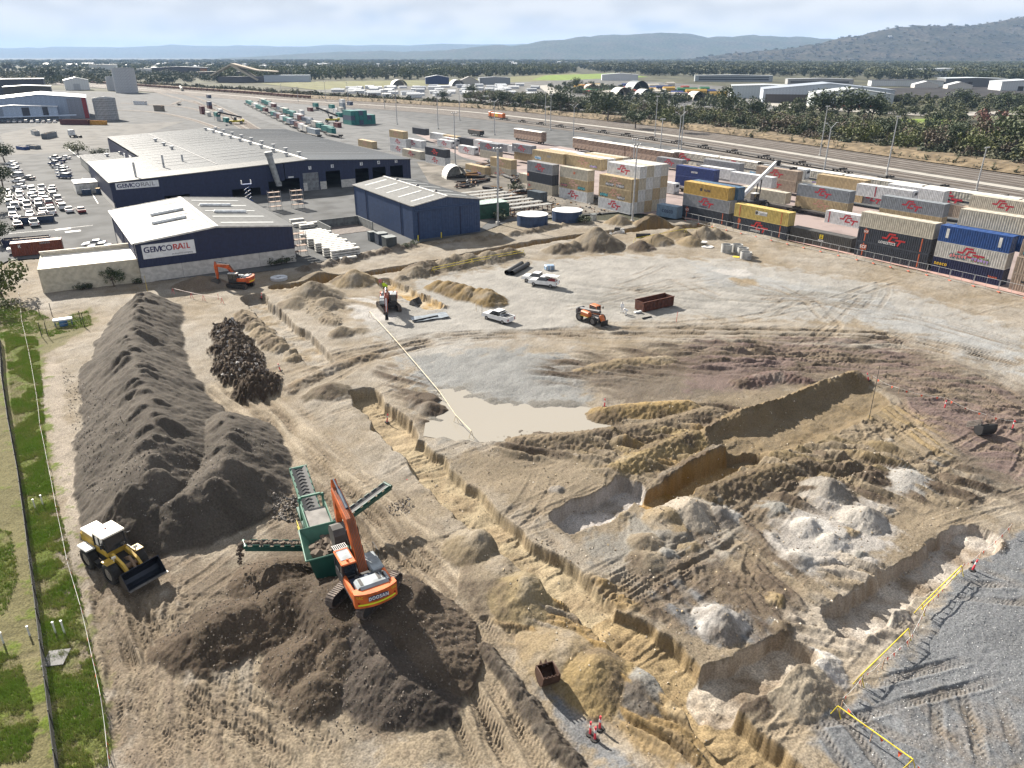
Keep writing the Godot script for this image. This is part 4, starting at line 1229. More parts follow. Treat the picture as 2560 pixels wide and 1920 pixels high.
	for a in [["dark",Vector2(-156.5,-231.3),7,1.1,"dark tree at the car park edge beside the white cars"],["dark",Vector2(-194.4,-292.3),7,1.2,"dark tree at the car park edge next to the blue skips"],["gum",Vector2(-134,-193.1),7,1.2,"tree leaning over the corner of the car park"],["dark",Vector2(-110.3,-157.4),5,1.2,"dark tree by the car park entry wall"],
		["wattle",Vector2(-179.9,-317.5),5,1.3,"yellow-green shrub-tree beside the grey annex"],["bush",Vector2(-168.7,-313.5),3,1.4,"low dark bush beside the grey annex"],["wattle",Vector2(-85.3,-118.5),6.5,1.0,"bright green bushy tree by the rusty red container"],["wattle",Vector2(-80.5,-109.2),4,1.2,"bright green shrub below the bushy tree by the fence"],
		["near",Vector2(-69.9,-125.3),4.2,1.0,"round leafy tree before the cream shed's gate"],["bush",Vector2(-66.6,-128.1),1.2,1.4,"small bush at the corner of the white-walled shed"],["bush",Vector2(-44.2,-141.2),1.6,1.4,"green bush at the far foot of the white-walled shed"],["bush",Vector2(-45.8,-139.7),1.4,1.4,"green bush beside the other at the white-walled shed's foot"],
		["bush",Vector2(-3.2,-183.8),2.4,1.3,"weedy bush before the round blue tank"],["bush",Vector2(17.5,-179),2.2,1.3,"weedy bush at the foot of the second round blue tank"],["bush",Vector2(1.2,-224),3.0,1.0,"green bush beside the container stack in the scrap yard"],["bush",Vector2(-74.5,-123.2),1.3,1.3,"dry bush before the cream shed wall"],["bush",Vector2(-73.7,-123.9),1.2,1.3,"dry bush next to the other one before the cream shed"],
		["bush",Vector2(-22.7,-153.8),1.2,1.4,"dry weeds beside the grey boxes at the blue shed's corner"],["bush",Vector2(-21.1,-156.6),1.2,1.4,"dry weeds at the blue shed's corner by the yellow post"]]:
		tree(a[0],V3(a[1].x,0.0,a[1].y),a[2],a[4],g,a[3])
	# grass
	var blades := mk()
	var r := RandomNumberGenerator.new(); r.seed = 4
	for k in 9:
		var a := r.randf() * TAU
		var o := V3(r.randfn() * 0.07,0,r.randfn() * 0.07)
		var t := o + V3(cos(a) * 0.08,r.randf_range(0.10,0.2),sin(a) * 0.08)
		var w := V3(-sin(a),0,cos(a)) * 0.022
		blades.tri(o - w,o + w,t)
	var bm := blades.mesh()
	for gset in [[[-74.2,-101.3,-68.3,-99.4,-55.5,-79,-46.4,-63.8,-38.05,-52.07,-28.7,-38.66,-24.5,-32.53,-22.32,-28.18,-25.04,-28.18,-32.19,-38.66,-49.2,-63.8],26000,"bright green grass along the wire fence"],[[-36.94,-38.66,-33.25,-37.82,-28.89,-32.53,-27.9,-29.95,-30.7,-29.35],3500,"patch of grass outside the wire fence"],[[-46.83,-53.43,-42.57,-52.07,-38.26,-45.99,-36.74,-41.86,-39.08,-41.86],1600,"thin grass outside the wire fence"],[[-86.2,-114.5,-78,-113.2,-70.3,-107.5,-67.7,-112.1,-63.4,-105.4,-68.5,-97.5,-76.3,-99.4],6000,"rough green grass round the small fenced pit"]]:
		var spots := in_poly(gset[0],gset[1],1.0)
		var mm := MultiMesh.new()
		mm.transform_format = MultiMesh.TRANSFORM_3D
		mm.use_colors = true
		mm.mesh = bm
		mm.instance_count = spots.size()
		for k in spots.size():
			var p: Vector3 = spots[k]
			var dense := n2.get_noise_2d(p.x * 0.6,p.z * 0.6)
			var s := rng.randf_range(0.6,1.3) * (1.0 if dense > -0.15 else 0.35)
			mm.set_instance_transform(k,Transform3D(Basis(Vector3.UP,rng.randf() * TAU).scaled(Vector3.ONE * s),V3(p.x,height_at(p.x,p.z) - 0.01,p.z)))
			mm.set_instance_color(k,Color(0.15,0.22,0.025).lerp(Color(0.27,0.235,0.10),clampf(rng.randf() * 0.9 - dense * 1.3,0,1)))
		var o := MultiMeshInstance3D.new()
		o.name = numbered("grass")
		o.multimesh = mm
		var m: StandardMaterial3D = mats.get("blade")
		if m == null:
			m = StandardMaterial3D.new()
			m.vertex_color_use_as_albedo = true
			m.roughness = 0.7
			m.backlight_enabled = true
			m.backlight = Color(0.35,0.45,0.1)
			mats["blade"] = m
		o.material_override = m
		add_child(o)
		tag(o,gset[2],"grass","","stuff")

# ---------- buildings. Local frame: x along the front wall, z towards the viewer's side, origin at the front wall's near corner
func ribbed(a: Vector3,b: Vector3,h0: float,h1: float,out: Vector3,pitch := 0.6,deep := 0.03) -> Shape:   # upright ribbed sheeting from a to b
	var s := mk()
	var n := maxi(2,int(a.distance_to(b) / pitch))
	var ab := (b - a) / n
	for k in n:
		var p := a + ab * k
		for e in [[0.0,0.4,0.0,0.0],[0.4,0.5,0.0,1.0],[0.5,0.9,1.0,1.0],[0.9,1.0,1.0,0.0]]:
			var q0: Vector3 = p + ab * e[0] + out * deep * e[2]
			var q1: Vector3 = p + ab * e[1] + out * deep * e[3]
			var t0 := lerpf(h0,h1,(k + e[0]) / n)
			var t1 := lerpf(h0,h1,(k + e[1]) / n)
			if ab.cross(Vector3.UP).dot(out) > 0: s.quad(q0,q1,q1 + Vector3.UP * t1,q0 + Vector3.UP * t0)
			else: s.quad(q1,q0,q0 + Vector3.UP * t0,q1 + Vector3.UP * t1)
	return s

func roof_plane(x0: float,y0: float,x1: float,y1: float,z0: float,z1: float,pitch := 0.8) -> Shape:   # ribbed roof sheets that run down the slope
	var s := mk()
	var n := maxi(2,int(absf(z1 - z0) / pitch))
	var up := V3(-(y1 - y0),x1 - x0,0).normalized()
	for k in n:
		var za := lerpf(z0,z1,float(k) / n)
		var zb := lerpf(z0,z1,(k + 0.85) / n)
		var zc := lerpf(z0,z1,(k + 1.0) / n)
		var a := V3(x0,y0,0)
		var b := V3(x1,y1,0)
		var lift := up * 0.05
		var zm := (zb + zc) / 2
		s.quad(a + V3(0,0,zb),b + V3(0,0,zb),b + V3(0,0,za),a + V3(0,0,za))
		s.quad(a + lift + V3(0,0,zm),b + lift + V3(0,0,zm),b + V3(0,0,zb),a + V3(0,0,zb))
		s.quad(a + V3(0,0,zc),b + V3(0,0,zc),b + lift + V3(0,0,zm),a + lift + V3(0,0,zm))
	s.box(V3((x0 + x1) / 2,(y0 + y1) / 2 - 0.12,(z0 + z1) / 2),V3(Vector2(x1 - x0,y1 - y0).length(),0.12,absf(z1 - z0) - 0.02),Basis(Vector3.BACK,atan2(y1 - y0,x1 - x0)))
	return s

func wall_sign(b: Node3D,x: float,y: float,w: float,h: float,red: bool) -> void:
	var board := part(b,"sign",mk().box(V3(x + w / 2,y + h / 2,0.10),V3(w,h,0.06)),paint("signwhite",Color(0.72,0.73,0.74),0.5,0,0.15))
	board.set_meta("label","white sign board with dark letters")
	var th := h * (0.40 if red else 0.62)
	var base := y + h * (0.42 if red else 0.2)
	var navy := paint("signnavy",Color(0.018,0.02,0.085),0.5,0,0)
	var second := paint("signred",Color(0.45,0.03,0.03),0.5,0,0) if red else paint("signgrey",Color(0.28,0.28,0.29),0.5,0,0)
	# G E M, two linked rings, then the second word
	var pen := x + w * 0.03
	var unit := w * 0.94 / 9.35
	for ch in ["G","E","M"]:
		var m := lettering(ch,th)
		var cw: float = {"G": 1.06,"E": 0.86,"M": 1.2}[ch] * unit
		var o := part(board,"letter",m,navy,Transform3D(Basis().scaled(V3(cw / (th * 0.82) * (0.9 if ch == "M" else 1.0),1,1)),V3(pen + cw / 2,base + th / 2,0.145)))
		pen += cw
	var ring := mk()
	for k in 2:
		var c := Vector2(pen + unit * (0.62 + 1.0 * k),base + th / 2)
		var pts := PackedVector2Array()
		var n := 15
		for i in n + 1:
			var t := deg_to_rad((45.0 + 270.0 * i / n) if k == 0 else (-135.0 + 360.0 * i / n))
			pts.append(c + Vector2(cos(t),sin(t)) * th * 0.43)
		ring.stroke(pts,th * 0.17,V3(0,0,0.135),Vector3.RIGHT,Vector3.UP,V3(0,0,0.02))
	part(board,"emblem",ring,navy)
	pen += unit * 2.25
	for ch in ["R","A","I","L"]:
		var cw: float = {"R": 1.0,"A": 1.06,"I": 0.48,"L": 0.86}[ch] * unit
		part(board,"letter",lettering(ch,th),second,Transform3D(Basis().scaled(V3(minf(cw / (th * 0.8),1.4),1,1)),V3(pen + cw / 2,base + th / 2,0.145)))
		pen += cw
	if red:
		part(board,"letter",lettering("an Engenco company",h * 0.10),second if false else paint("signgrey2",Color(0.2,0.2,0.22),0.5,0,0),T3(V3(x + w * 0.74,y + h * 0.15,0.145)))

func vent(b: Node3D,at: Vector3) -> void:
	var s := mk()
	s.tube(at,at + V3(0,0.7,0),0.45,0.4,10)
	s.tube(at + V3(0,0.7,0),at + V3(0,1.15,0),0.75,0.75,12)
	part(b,"roof_vent",s,paint("ventsteel",Color(0.45,0.46,0.47),0.5,0.3))

func buildings() -> void:
	var navy := paint("claddingnavy",Color(0.012,0.021,0.065),0.55,0.0,0.25)
	var blue := paint("claddingblue",Color(0.022,0.05,0.125),0.55,0.0,0.25)
	var roofm := paint("zinc",Color(0.145,0.153,0.158),0.45,0.15,0.3)
	var pale := paint("zincpale",Color(0.235,0.232,0.22),0.45,0.1,0.25)
	var trim := paint("flashing",Color(0.62,0.61,0.58),0.5,0.0,0.2)
	var lit := paint("skylight",Color(0.56,0.57,0.55),0.35,0.0,0.15)
	var concrete := paint("tiltwall",Color(0.50,0.48,0.45),0.85,0.0,0.25)
	var dark := paint("openingdark",Color(0.012,0.012,0.014),0.9,0,0)

	# the near shed with the white base wall
	var b := thing("workshop_shed","navy gabled workshop with a white base wall and a red and blue sign","shed",V3(-66.0,0,-127.6),32.5)
	var W := 27.8; var D := 35.5; var he := 7.1; var hr := 8.5
	part(b,"base_wall",mk().box(V3(W / 2,1.3,-0.2),V3(W,2.7,0.4)).box(V3(0.2,1.3,-D / 2 - 0.1),V3(0.4,2.7,D - 0.7)).box(V3(W - 0.2,1.3,-D / 2 - 0.1),V3(0.4,2.7,D - 0.7)).box(V3(W / 2,1.3,-D + 0.1),V3(W - 0.9,2.7,0.4)),concrete)
	for x in [W * 0.25,W * 0.5,W * 0.75]: part(b,"panel_joint",mk().box(V3(x,1.35,0.012),V3(0.06,2.6,0.02)),paint("joint",Color(0.22,0.21,0.2),0.9,0,0))
	part(b,"front_cladding",ribbed(V3(0,2.65,0.03),V3(W / 2,2.65,0.03),he - 2.65,hr - 2.65,Vector3.BACK),navy)
	part(b,"front_cladding",ribbed(V3(W / 2,2.65,0.03),V3(W,2.65,0.03),hr - 2.65,he - 2.65,Vector3.BACK),navy)
	part(b,"side_cladding",ribbed(V3(-0.03,2.65,-D),V3(-0.03,2.65,0.03),he - 2.65,he - 2.65,Vector3.LEFT),navy)
	part(b,"side_cladding",ribbed(V3(W + 0.03,2.65,0.03),V3(W + 0.03,2.65,-D),he - 2.65,he - 2.65,Vector3.RIGHT),navy)
	part(b,"rear_cladding",ribbed(V3(W,2.65,-D),V3(0,2.65,-D),he - 2.65,he - 2.65,Vector3.FORWARD),navy)
	part(b,"roof",roof_plane(-0.35,he,W / 2,hr + 0.05,-D - 0.3,0.3),pale)
	part(b,"roof",roof_plane(W / 2,hr + 0.05,W + 0.35,he,-D - 0.3,0.3),pale)
	part(b,"ridge_cap",mk().box(V3(W / 2,hr + 0.12,-D / 2),V3(0.7,0.1,D + 0.7)),trim)
	for z in [0.36,-D - 0.36]:
		for q in [[0.0,W / 2,he,hr],[W / 2,W,hr,he]]:
			part(b,"barge_board",mk().box(V3((q[0] + q[1]) / 2,(q[2] + q[3]) / 2 + 0.0,z),V3(W / 2 + 0.35,0.3,0.08),Basis(Vector3.BACK,atan2(q[3] - q[2],W / 2))),trim)
	part(b,"gutter",mk().box(V3(-0.45,he - 0.1,-D / 2),V3(0.18,0.2,D + 0.6)),trim)
	for z in [-1.5,-D * 0.5,-D + 0.8]: part(b,"downpipe",mk().tube(V3(-0.14,0,z),V3(-0.14,he - 0.1,z),0.06),navy)
	for k in 5:
		var z := -3.5 - k * 6.9
		for sd in [0,1]:
			var xa := 2.5 if sd == 0 else W / 2 + 1.6
			var xb := W / 2 - 1.6 if sd == 0 else W - 2.5
			var f := func(x): return lerpf(he,hr + 0.05,x / (W / 2)) if x < W / 2 else lerpf(hr + 0.05,he,(x - W / 2) / (W / 2))
			part(b,"skylight_strip",mk().box(V3((xa + xb) / 2,(f.call(xa) + f.call(xb)) / 2 + 0.06,z),V3(xb - xa,0.03,0.8),Basis(Vector3.BACK,atan2(f.call(xb) - f.call(xa),xb - xa))),lit)
	for q in [[6.2,-21.0],[5.2,-12.6],[16.2,-23.5],[17.2,-15.0]]:
		var sl := atan2(hr - he,W / 2) * (1 if q[0] < W / 2 else -1)
		var yy := (lerpf(he,hr,(q[0] + 2.7) / (W / 2)) if q[0] < W / 2 else lerpf(hr,he,(q[0] + 2.7 - W / 2) / (W / 2))) + 0.3
		part(b,"ridge_ventilator",mk().rbox(V3(q[0] + 2.7,yy,q[1]),V3(6.4,0.6,0.9),0.2,Basis(Vector3.BACK,sl)),paint("ventwhite",Color(0.7,0.72,0.73),0.4))
	wall_sign(b,0.9,4.15,8.8,2.5,true)

	# the big workshop behind it
	b = thing("main_workshop","very large dark blue workshop with numbered doors and a low grey roof","workshop",V3(-105.1,0,-197.0),33.7)
	W = 87.0; D = 126.0; he = 6.9; hr = 9.0
	var rx := 53.0
	var D1 := 49.0
	var roof_y := func(x: float) -> float: return lerpf(he,hr,x / rx) if x < rx else lerpf(hr,he,(x - rx) / (W - rx))
	var from := 0.0
	for q in [[12.5,6.5,2.2],[30.5,8.0,2.3],[41.0,5.0,3.6],[46.2,4.0,4.0],[51.4,4.8,5.2],[rx + 0.01,0.0,0.0],[58.5,4.6,5.2],[68.0,4.4,5.2],[73.8,4.4,5.2],[79.8,4.4,5.2],[W,0.0,0.0]]:
		if q[0] > from + 0.3: part(b,"front_cladding",ribbed(V3(from,0.0,0),V3(q[0],0.0,0),roof_y.call(from),roof_y.call(q[0]),Vector3.BACK,0.9),navy)
		if q[1] > 0: part(b,"door_lintel",ribbed(V3(q[0],q[2],0),V3(q[0] + q[1],q[2],0),roof_y.call(q[0]) - q[2],roof_y.call(q[0] + q[1]) - q[2],Vector3.BACK,0.9),navy)
		from = maxf(from,q[0] + q[1])
	part(b,"side_cladding",ribbed(V3(0,1.6,-D1),V3(0,1.6,0),he - 1.6,he - 1.6,Vector3.LEFT,0.9),navy)
	part(b,"side_cladding",ribbed(V3(15,0,-D),V3(15,0,-D1),he,he,Vector3.LEFT,0.9),navy)
	part(b,"side_cladding",ribbed(V3(0,0,-D1),V3(15,0,-D1),he,he + 0.4,Vector3.FORWARD,0.9),navy)
	part(b,"side_cladding",ribbed(V3(W,0,0),V3(W,0,-D),he,he,Vector3.RIGHT,0.9),navy)
	part(b,"rear_cladding",ribbed(V3(W,0,-D),V3(15,0,-D),he,he,Vector3.FORWARD,0.9),navy)
	part(b,"base_wall",mk().box(V3(0.15,0.8,-D1 / 2),V3(0.3,1.7,D1)),concrete)
	part(b,"roof",roof_plane(-0.3,he,rx,hr,-9.0,0.4,1.1),pale)
	part(b,"roof",roof_plane(-0.3,he,15,lerpf(he,hr,15 / rx),-D1,-9.0,1.1),roofm)
	part(b,"roof",roof_plane(15,lerpf(he,hr,15 / rx),rx,hr,-D,-9.0,1.1),roofm)
	part(b,"roof",roof_plane(rx,hr,W + 0.3,he,-14.0,0.4,1.1),paint("zincblue",Color(0.17,0.182,0.192),0.45,0.15,0.3))
	part(b,"roof",roof_plane(rx,hr,W + 0.3,he,-D,-14.0,1.1),roofm)
	part(b,"ridge_cap",mk().box(V3(rx,hr + 0.12,-D / 2),V3(1.1,0.2,D)),trim)
	part(b,"valley_flashing",mk().box(V3(30,lerpf(he,hr,30 / rx) + 0.07,-D / 2 - 4),V3(0.35,0.05,D - 14)),paint("flashdark",Color(0.13,0.13,0.14),0.6))
	for k in 9:
		var z := -12.0 - k * 13.0
		for x in [rx - 2.0,rx + 2.0]: vent(b,V3(x,hr - 0.1,z))
	for z in [-60.0,-74.0,-90.0]: vent(b,V3(27.0,lerpf(he,hr,27 / rx),z))
	for k in 13:
		var z := -20.0 - k * 7.6
		part(b,"skylight_strip",mk().box(V3(24,lerpf(he,hr,24 / rx) + 0.06,z),V3(15,0.03,0.5),Basis(Vector3.BACK,atan2(hr - he,rx))),paint("skydull",Color(0.26,0.27,0.275),0.4))
		part(b,"skylight_strip",mk().box(V3(41,lerpf(he,hr,41 / rx) + 0.06,z),V3(14,0.03,0.5),Basis(Vector3.BACK,atan2(hr - he,rx))),mats["skydull"])
		part(b,"skylight_strip",mk().box(V3(69,lerpf(hr,he,16 / 34.0) + 0.06,z),V3(24,0.03,0.5),Basis(Vector3.BACK,atan2(he - hr,W - rx))),mats["skydull"])
	for z in [-14.0,-24.0,-34.0]: part(b,"skylight_strip",mk().box(V3(7.5,lerpf(he,hr,7.5 / rx) + 0.06,z),V3(14,0.03,0.8),Basis(Vector3.BACK,atan2(hr - he,rx))),lit)
	for q in [[7.0,-4.0,4.2],[16.5,-17.0,4.2],[23.5,-26.0,3.0]]:
		part(b,"exhaust_pipe",mk().tube(V3(q[0],he,q[1]),V3(q[0],he + q[2],q[1]),0.28,0.28,8),paint("ventsteel",Color(0.45,0.46,0.47),0.5,0.3))
	part(b,"extraction_duct",mk().tube(V3(43.5,3.2,1.0),V3(42.0,11.0,0.6),0.8,0.95,14).tube(V3(42.0,11.0,0.6),V3(41.9,12.0,0.6),1.15,1.15,14).box(V3(43.7,2.9,0.9),V3(1.4,1.2,1.4)),paint("duct",Color(0.34,0.35,0.35),0.5,0.3))
	wall_sign(b,1.2,4.9,10.5,1.7,false)
	part(b,"roller_door",mk().box(V3(53.8,2.6,-0.1),V3(4.8,5.2,0.06)),paint("roller",Color(0.20,0.21,0.22),0.6,0.1))
	for q in [[51.3,1.2],[56.5,2.0],[63.2,4.6]]: part(b,"base_panel",mk().box(V3(q[0] + q[1] / 2,1.2,0.07),V3(q[1],2.3,0.08)),concrete)
	for k in 5:
		var x: float = [53.8,60.8,70.2,76.0,82.0][k]
		var pl := part(b,"door_number",mk().box(V3(x,6.6,0.09),V3(0.85,0.95,0.05)),mats["signwhite"])
		part(pl,"digit",lettering(str(k + 1),0.72),dark,T3(V3(x,6.62,0.125)))
	part(b,"wall_notice",mk().box(V3(47.8,4.4,0.09),V3(1.6,0.4,0.05)),mats["signwhite"])
	for q in [[-70.0,5.5,3.0],[-84.0,2.6,2.0]]: part(b,"wall_notice",mk().box(V3(14.9,4.2,q[0]),V3(0.1,q[2],q[1])),mats["signwhite"])

	# the blue shed by the drain
	b = thing("storage_shed","mid blue gabled storage shed with skylight strips beside the drain","shed",V3(-21.6,0,-160.8),32.5)
	W = 16.9; D = 34.0; he = 7.5; hr = 8.8
	part(b,"front_cladding",ribbed(V3(0,0,0),V3(W / 2,0,0),he,hr,Vector3.BACK),blue)
	part(b,"front_cladding",ribbed(V3(W / 2,0,0),V3(W,0,0),hr,he,Vector3.BACK),blue)
	part(b,"side_cladding",ribbed(V3(0,0,-D),V3(0,0,0),he,he,Vector3.LEFT),blue)
	part(b,"side_cladding",ribbed(V3(W,0,0),V3(W,0,-D),he,he,Vector3.RIGHT),blue)
	part(b,"rear_cladding",ribbed(V3(W,0,-D),V3(0,0,-D),he,he,Vector3.FORWARD),blue)
	part(b,"roof",roof_plane(-0.3,he,W / 2,hr + 0.05,-D - 0.3,0.3),pale)
	part(b,"roof",roof_plane(W / 2,hr + 0.05,W + 0.3,he,-D - 0.3,0.3),pale)
	part(b,"ridge_cap",mk().box(V3(W / 2,hr + 0.12,-D / 2),V3(0.6,0.1,D + 0.6)),trim)
	part(b,"barge_board",mk().box(V3(W / 4,(he + hr) / 2,0.36),V3(W / 2 + 0.3,0.25,0.08),Basis(Vector3.BACK,atan2(hr - he,W / 2))),trim)
	part(b,"barge_board",mk().box(V3(W * 0.75,(he + hr) / 2,0.36),V3(W / 2 + 0.3,0.25,0.08),Basis(Vector3.BACK,-atan2(hr - he,W / 2))),trim)
	part(b,"sliding_door",ribbed(V3(1.4,0,0.1),V3(7.0,0,0.1),6.0,6.0,Vector3.BACK),blue)
	part(b,"sliding_door",ribbed(V3(7.05,0,0.14),V3(11.6,0,0.14),6.3,6.3,Vector3.BACK),blue)
	part(b,"door_jamb",mk().box(V3(1.35,3.0,0.12),V3(0.2,6.0,0.25)).box(V3(11.7,3.1,0.12),V3(0.15,6.3,0.25)),navy)
	part(b,"door_track",mk().box(V3(8.0,6.4,0.2),V3(15.0,0.25,0.2)),blue)
	for z in [-6.0,-26.0,-D + 0.4]: part(b,"downpipe",mk().tube(V3(-0.12,0,z),V3(-0.12,he,z),0.07),navy)
	for k in 5:
		var z := -3.5 - k * 6.6
		for sd in [0,1]:
			var xa := 1.4 if sd == 0 else W / 2 + 1.2
			var xb := W / 2 - 1.2 if sd == 0 else W - 1.4
			var f := func(x): return lerpf(he,hr + 0.05,x / (W / 2)) if x < W / 2 else lerpf(hr + 0.05,he,(x - W / 2) / (W / 2))
			part(b,"skylight_strip",mk().box(V3((xa + xb) / 2,(f.call(xa) + f.call(xb)) / 2 + 0.06,z),V3(xb - xa,0.03,0.75),Basis(Vector3.BACK,atan2(f.call(xb) - f.call(xa),xb - xa))),lit)
	for z in [-5.5,-15.0,-26.5]: part(b,"roof_vent",mk().rbox(V3(W / 2 + 0.2,hr + 0.35,z),V3(0.7,0.5,0.6),0.15),paint("ventdark",Color(0.12,0.12,0.13),0.6))
	for x in [6.2,0.5]: tag(part(self,"bollard",mk().tube(Vector3.ZERO,V3(0,1.3,0),0.12),paint("safetyyellow",Color(0.62,0.5,0.03),0.6)),"yellow steel bollard at the front of the blue storage shed","bollard","yellow bollards").transform = b.transform * T3(V3(x,0,1.2))

	# annex and cabins on the car park side
	b = thing("annex","low grey flat-roofed annex against the big workshop","annex",V3(-146.0,0,-262.0),33.7)
	part(b,"wall",ribbed(V3(0,0,0),V3(24,0,0),3.6,3.6,Vector3.BACK,1.2),paint("annexwall",Color(0.34,0.34,0.31),0.8))
	part(b,"wall",ribbed(V3(0,0,-26),V3(0,0,0),3.6,3.6,Vector3.LEFT,1.2),mats["annexwall"])
	part(b,"roof",roof_plane(-0.2,3.6,24,3.9,-26,0.2),roofm)
	for q in [[8.0,-14.0],[13.0,-18.0],[14.0,-6.0],[17.0,-9.0]]: vent(b,V3(q[0],3.6,q[1]))
	b = thing("site_cabin","white portable cabin between the parked cars and the big workshop","cabin",V3(-127.0,0,-219.0),33.7)
	part(b,"shell",mk().rbox(V3(5,1.5,-5),V3(10,3.0,8),0.08),paint("cabinwhite",Color(0.62,0.61,0.58),0.6))
	part(b,"roof",mk().box(V3(5,3.08,-5),V3(10.3,0.14,8.3)),trim)
	part(b,"window",mk().box(V3(6.5,1.8,-0.98),V3(1.2,0.9,0.06)),glass())
	part(b,"bin",mk().rbox(V3(2.4,0.8,1.2),V3(2.4,1.6,1.6),0.1),paint("skipblue",Color(0.03,0.06,0.12),0.6))
	part(b,"bin",mk().rbox(V3(6.4,0.8,1.4),V3(3.0,1.6,1.8),0.1),mats["skipblue"])
	part(b,"bin_lid",mk().box(V3(6.4,1.66,1.4),V3(3.0,0.1,1.8)),paint("lidyellow",Color(0.55,0.33,0.06),0.6))

	# cream flat-roofed shed with parapet
	var q0 := V3(-89.0,0,-127.5)
	b = thing("cream_shed","cream flat-roofed shed with a white roof and a low parapet","shed",V3(-78.6,0,-121.6),28.0)
	var cream := paint("cream",Color(0.52,0.47,0.37),0.85,0,0.25)
	part(b,"wall",mk().box(V3(8.2,2.1,-0.15),V3(19.2,4.2,0.3)),cream)
	part(b,"wall",mk().box(V3(-1.3,2.1,-5.5),V3(0.3,4.2,10.4)),cream)
	part(b,"wall",mk().box(V3(17.7,2.1,-5.5),V3(0.3,4.2,10.4)),cream)
	part(b,"wall",mk().box(V3(8.2,2.3,-10.85),V3(19.2,4.6,0.3)),cream)
	part(b,"roof",mk().box(V3(8.2,4.0,-5.5),V3(18.8,0.15,10.4)),paint("roofwhite",Color(0.74,0.72,0.68),0.6,0,0.15))
	part(b,"parapet",mk().box(V3(8.2,4.75,-10.85),V3(19.4,0.3,0.5)),paint("creamcap",Color(0.6,0.55,0.46),0.8))
	part(b,"air_conditioner",mk().rbox(V3(15.6,4.6,-8.6),V3(1.6,1.1,1.4),0.1),mats["ventwhite"])
	part(b,"air_conditioner",mk().rbox(V3(16.4,4.4,-5.0),V3(2.0,0.8,2.6),0.1),mats["ventwhite"])
	# tanks
	for q in [[Vector2(4.9,-175.4),"round blue tank with a white lid beside the green tarpaulin",3.7],[Vector2(13.6,-180.5),"round blue tank with a white lid nearer the scrap heap",3.7]]:
		b = thing("water_tank",q[1],"tank",V3(q[0].x,0,q[0].y - 2.0),0,"round blue tanks")
		var s := mk()
		s.tube(Vector3.ZERO,V3(0,2.5,0),q[2],q[2],40,false)
		part(b,"shell",s,paint("tankblue",Color(0.03,0.06,0.13),0.5,0.1))
		part(b,"lid",mk().tube(V3(0,2.5,0),V3(0,2.62,0),q[2] + 0.08,q[2] + 0.06,40),paint("tankwhite",Color(0.72,0.74,0.76),0.5))
		for k in 6: part(b,"band",mk().box(V3(sin(k) * (q[2] + 0.03),1.25,cos(k) * (q[2] + 0.03)),V3(0.14,2.5,0.05),Basis(Vector3.UP,k)),mats["tankblue"])
	# silos
	for q in [[Vector2(-257,-496),6.6,13.0,"ribbed grey steel silo beside the workshop road",0.30],[Vector2(-427,-878),11.5,25.0,"tall pale storage silo behind the white cabin",0.42],[Vector2(-470,-941),9.5,15.0,"low pale storage tank beside the tall silo",0.42]]:
		b = thing("silo",q[3],"silo",V3(q[0].x,0,q[0].y),0,"steel silos")
		part(b,"shell",mk().tube(Vector3.ZERO,V3(0,q[2],0),q[1],q[1],36,false),paint("silo%.2f" % q[4],Color(q[4],q[4] * 1.03,q[4] * 1.08),0.45,0.35))
		part(b,"roof",mk().tube(V3(0,q[2],0),V3(0,q[2] + 0.8,0),q[1] + 0.1,1.0,36),paint("silotop",Color(0.5,0.52,0.54),0.5))
		for k in 5: part(b,"band",mk().tube(V3(0,q[2] * (k + 0.5) / 5,0),V3(0,q[2] * (k + 0.5) / 5 + 0.15,0),q[1] + 0.08,q[1] + 0.08,36,false),mats["ventsteel"])

	# distant sheds: walls, roof, doors
	far_shed("factory","blue-grey factory with a red end stripe and a long canopy",V3(-322,0,-486),52,50,12.5,15,28,Color(0.26,0.32,0.42),Color(0.5,0.54,0.6),[["stripe",49.5,0,2.5,12.5,Color(0.22,0.02,0.03)],["panel",41,0,8.5,12.3,Color(0.2,0.22,0.27)]])
	far_shed("factory_hall","pale blue hall with dark wall panels before the factory",V3(-327,0,-472),46,14,8,9.5,28,Color(0.33,0.4,0.5),Color(0.55,0.58,0.62),[["panel",27,3,4,5,Color(0.03,0.035,0.05)],["panel",38,3,3,5,Color(0.03,0.035,0.05)],["panel",3,3,6,5,Color(0.2,0.24,0.3)],["panel",14,3,3,5,Color(0.2,0.24,0.3)],["canopy",0,2.8,56,0.4,Color(0.4,0.48,0.6)]])
	far_shed("dark_shed","dark flat shed behind the factory",V3(-552,0,-829),55,30,15,15,28,Color(0.05,0.055,0.07),Color(0.2,0.22,0.25),[])
	far_shed("dark_shed","darker low shed at the edge of the yard behind the factory",V3(-491,0,-764),40,24,10,11,28,Color(0.06,0.055,0.045),Color(0.3,0.32,0.35),[])
	far_shed("gabled_shed","white gabled shed standing alone behind the factory",V3(-532,0,-944),26,24,11,14,30,Color(0.62,0.64,0.64),Color(0.66,0.68,0.68),[["door",9,0,7,7,Color(0.4,0.42,0.44)]])
	far_shed("white_warehouse","white box warehouse on the far side of the rail yard",V3(-961,0,-1821),55,30,19,20,20,Color(0.55,0.57,0.56),Color(0.62,0.62,0.6),[])
	far_shed("white_warehouse","long low white roof beside the box warehouse",V3(-888,0,-1821),95,30,9,11,15,Color(0.55,0.55,0.55),Color(0.66,0.66,0.66),[])
	far_shed("depot","long dark depot with an orange end beyond the rail yard",V3(-760,0,-1688),110,30,15,17,12,Color(0.06,0.055,0.06),Color(0.52,0.54,0.56),[["panel",96,0,14,13,Color(0.35,0.16,0.06)]])
	far_shed("depot_platforms","low brown station platforms beyond the rail yard",V3(-595,0,-1504),115,22,10,11,12,Color(0.11,0.09,0.08),Color(0.5,0.48,0.44),[])
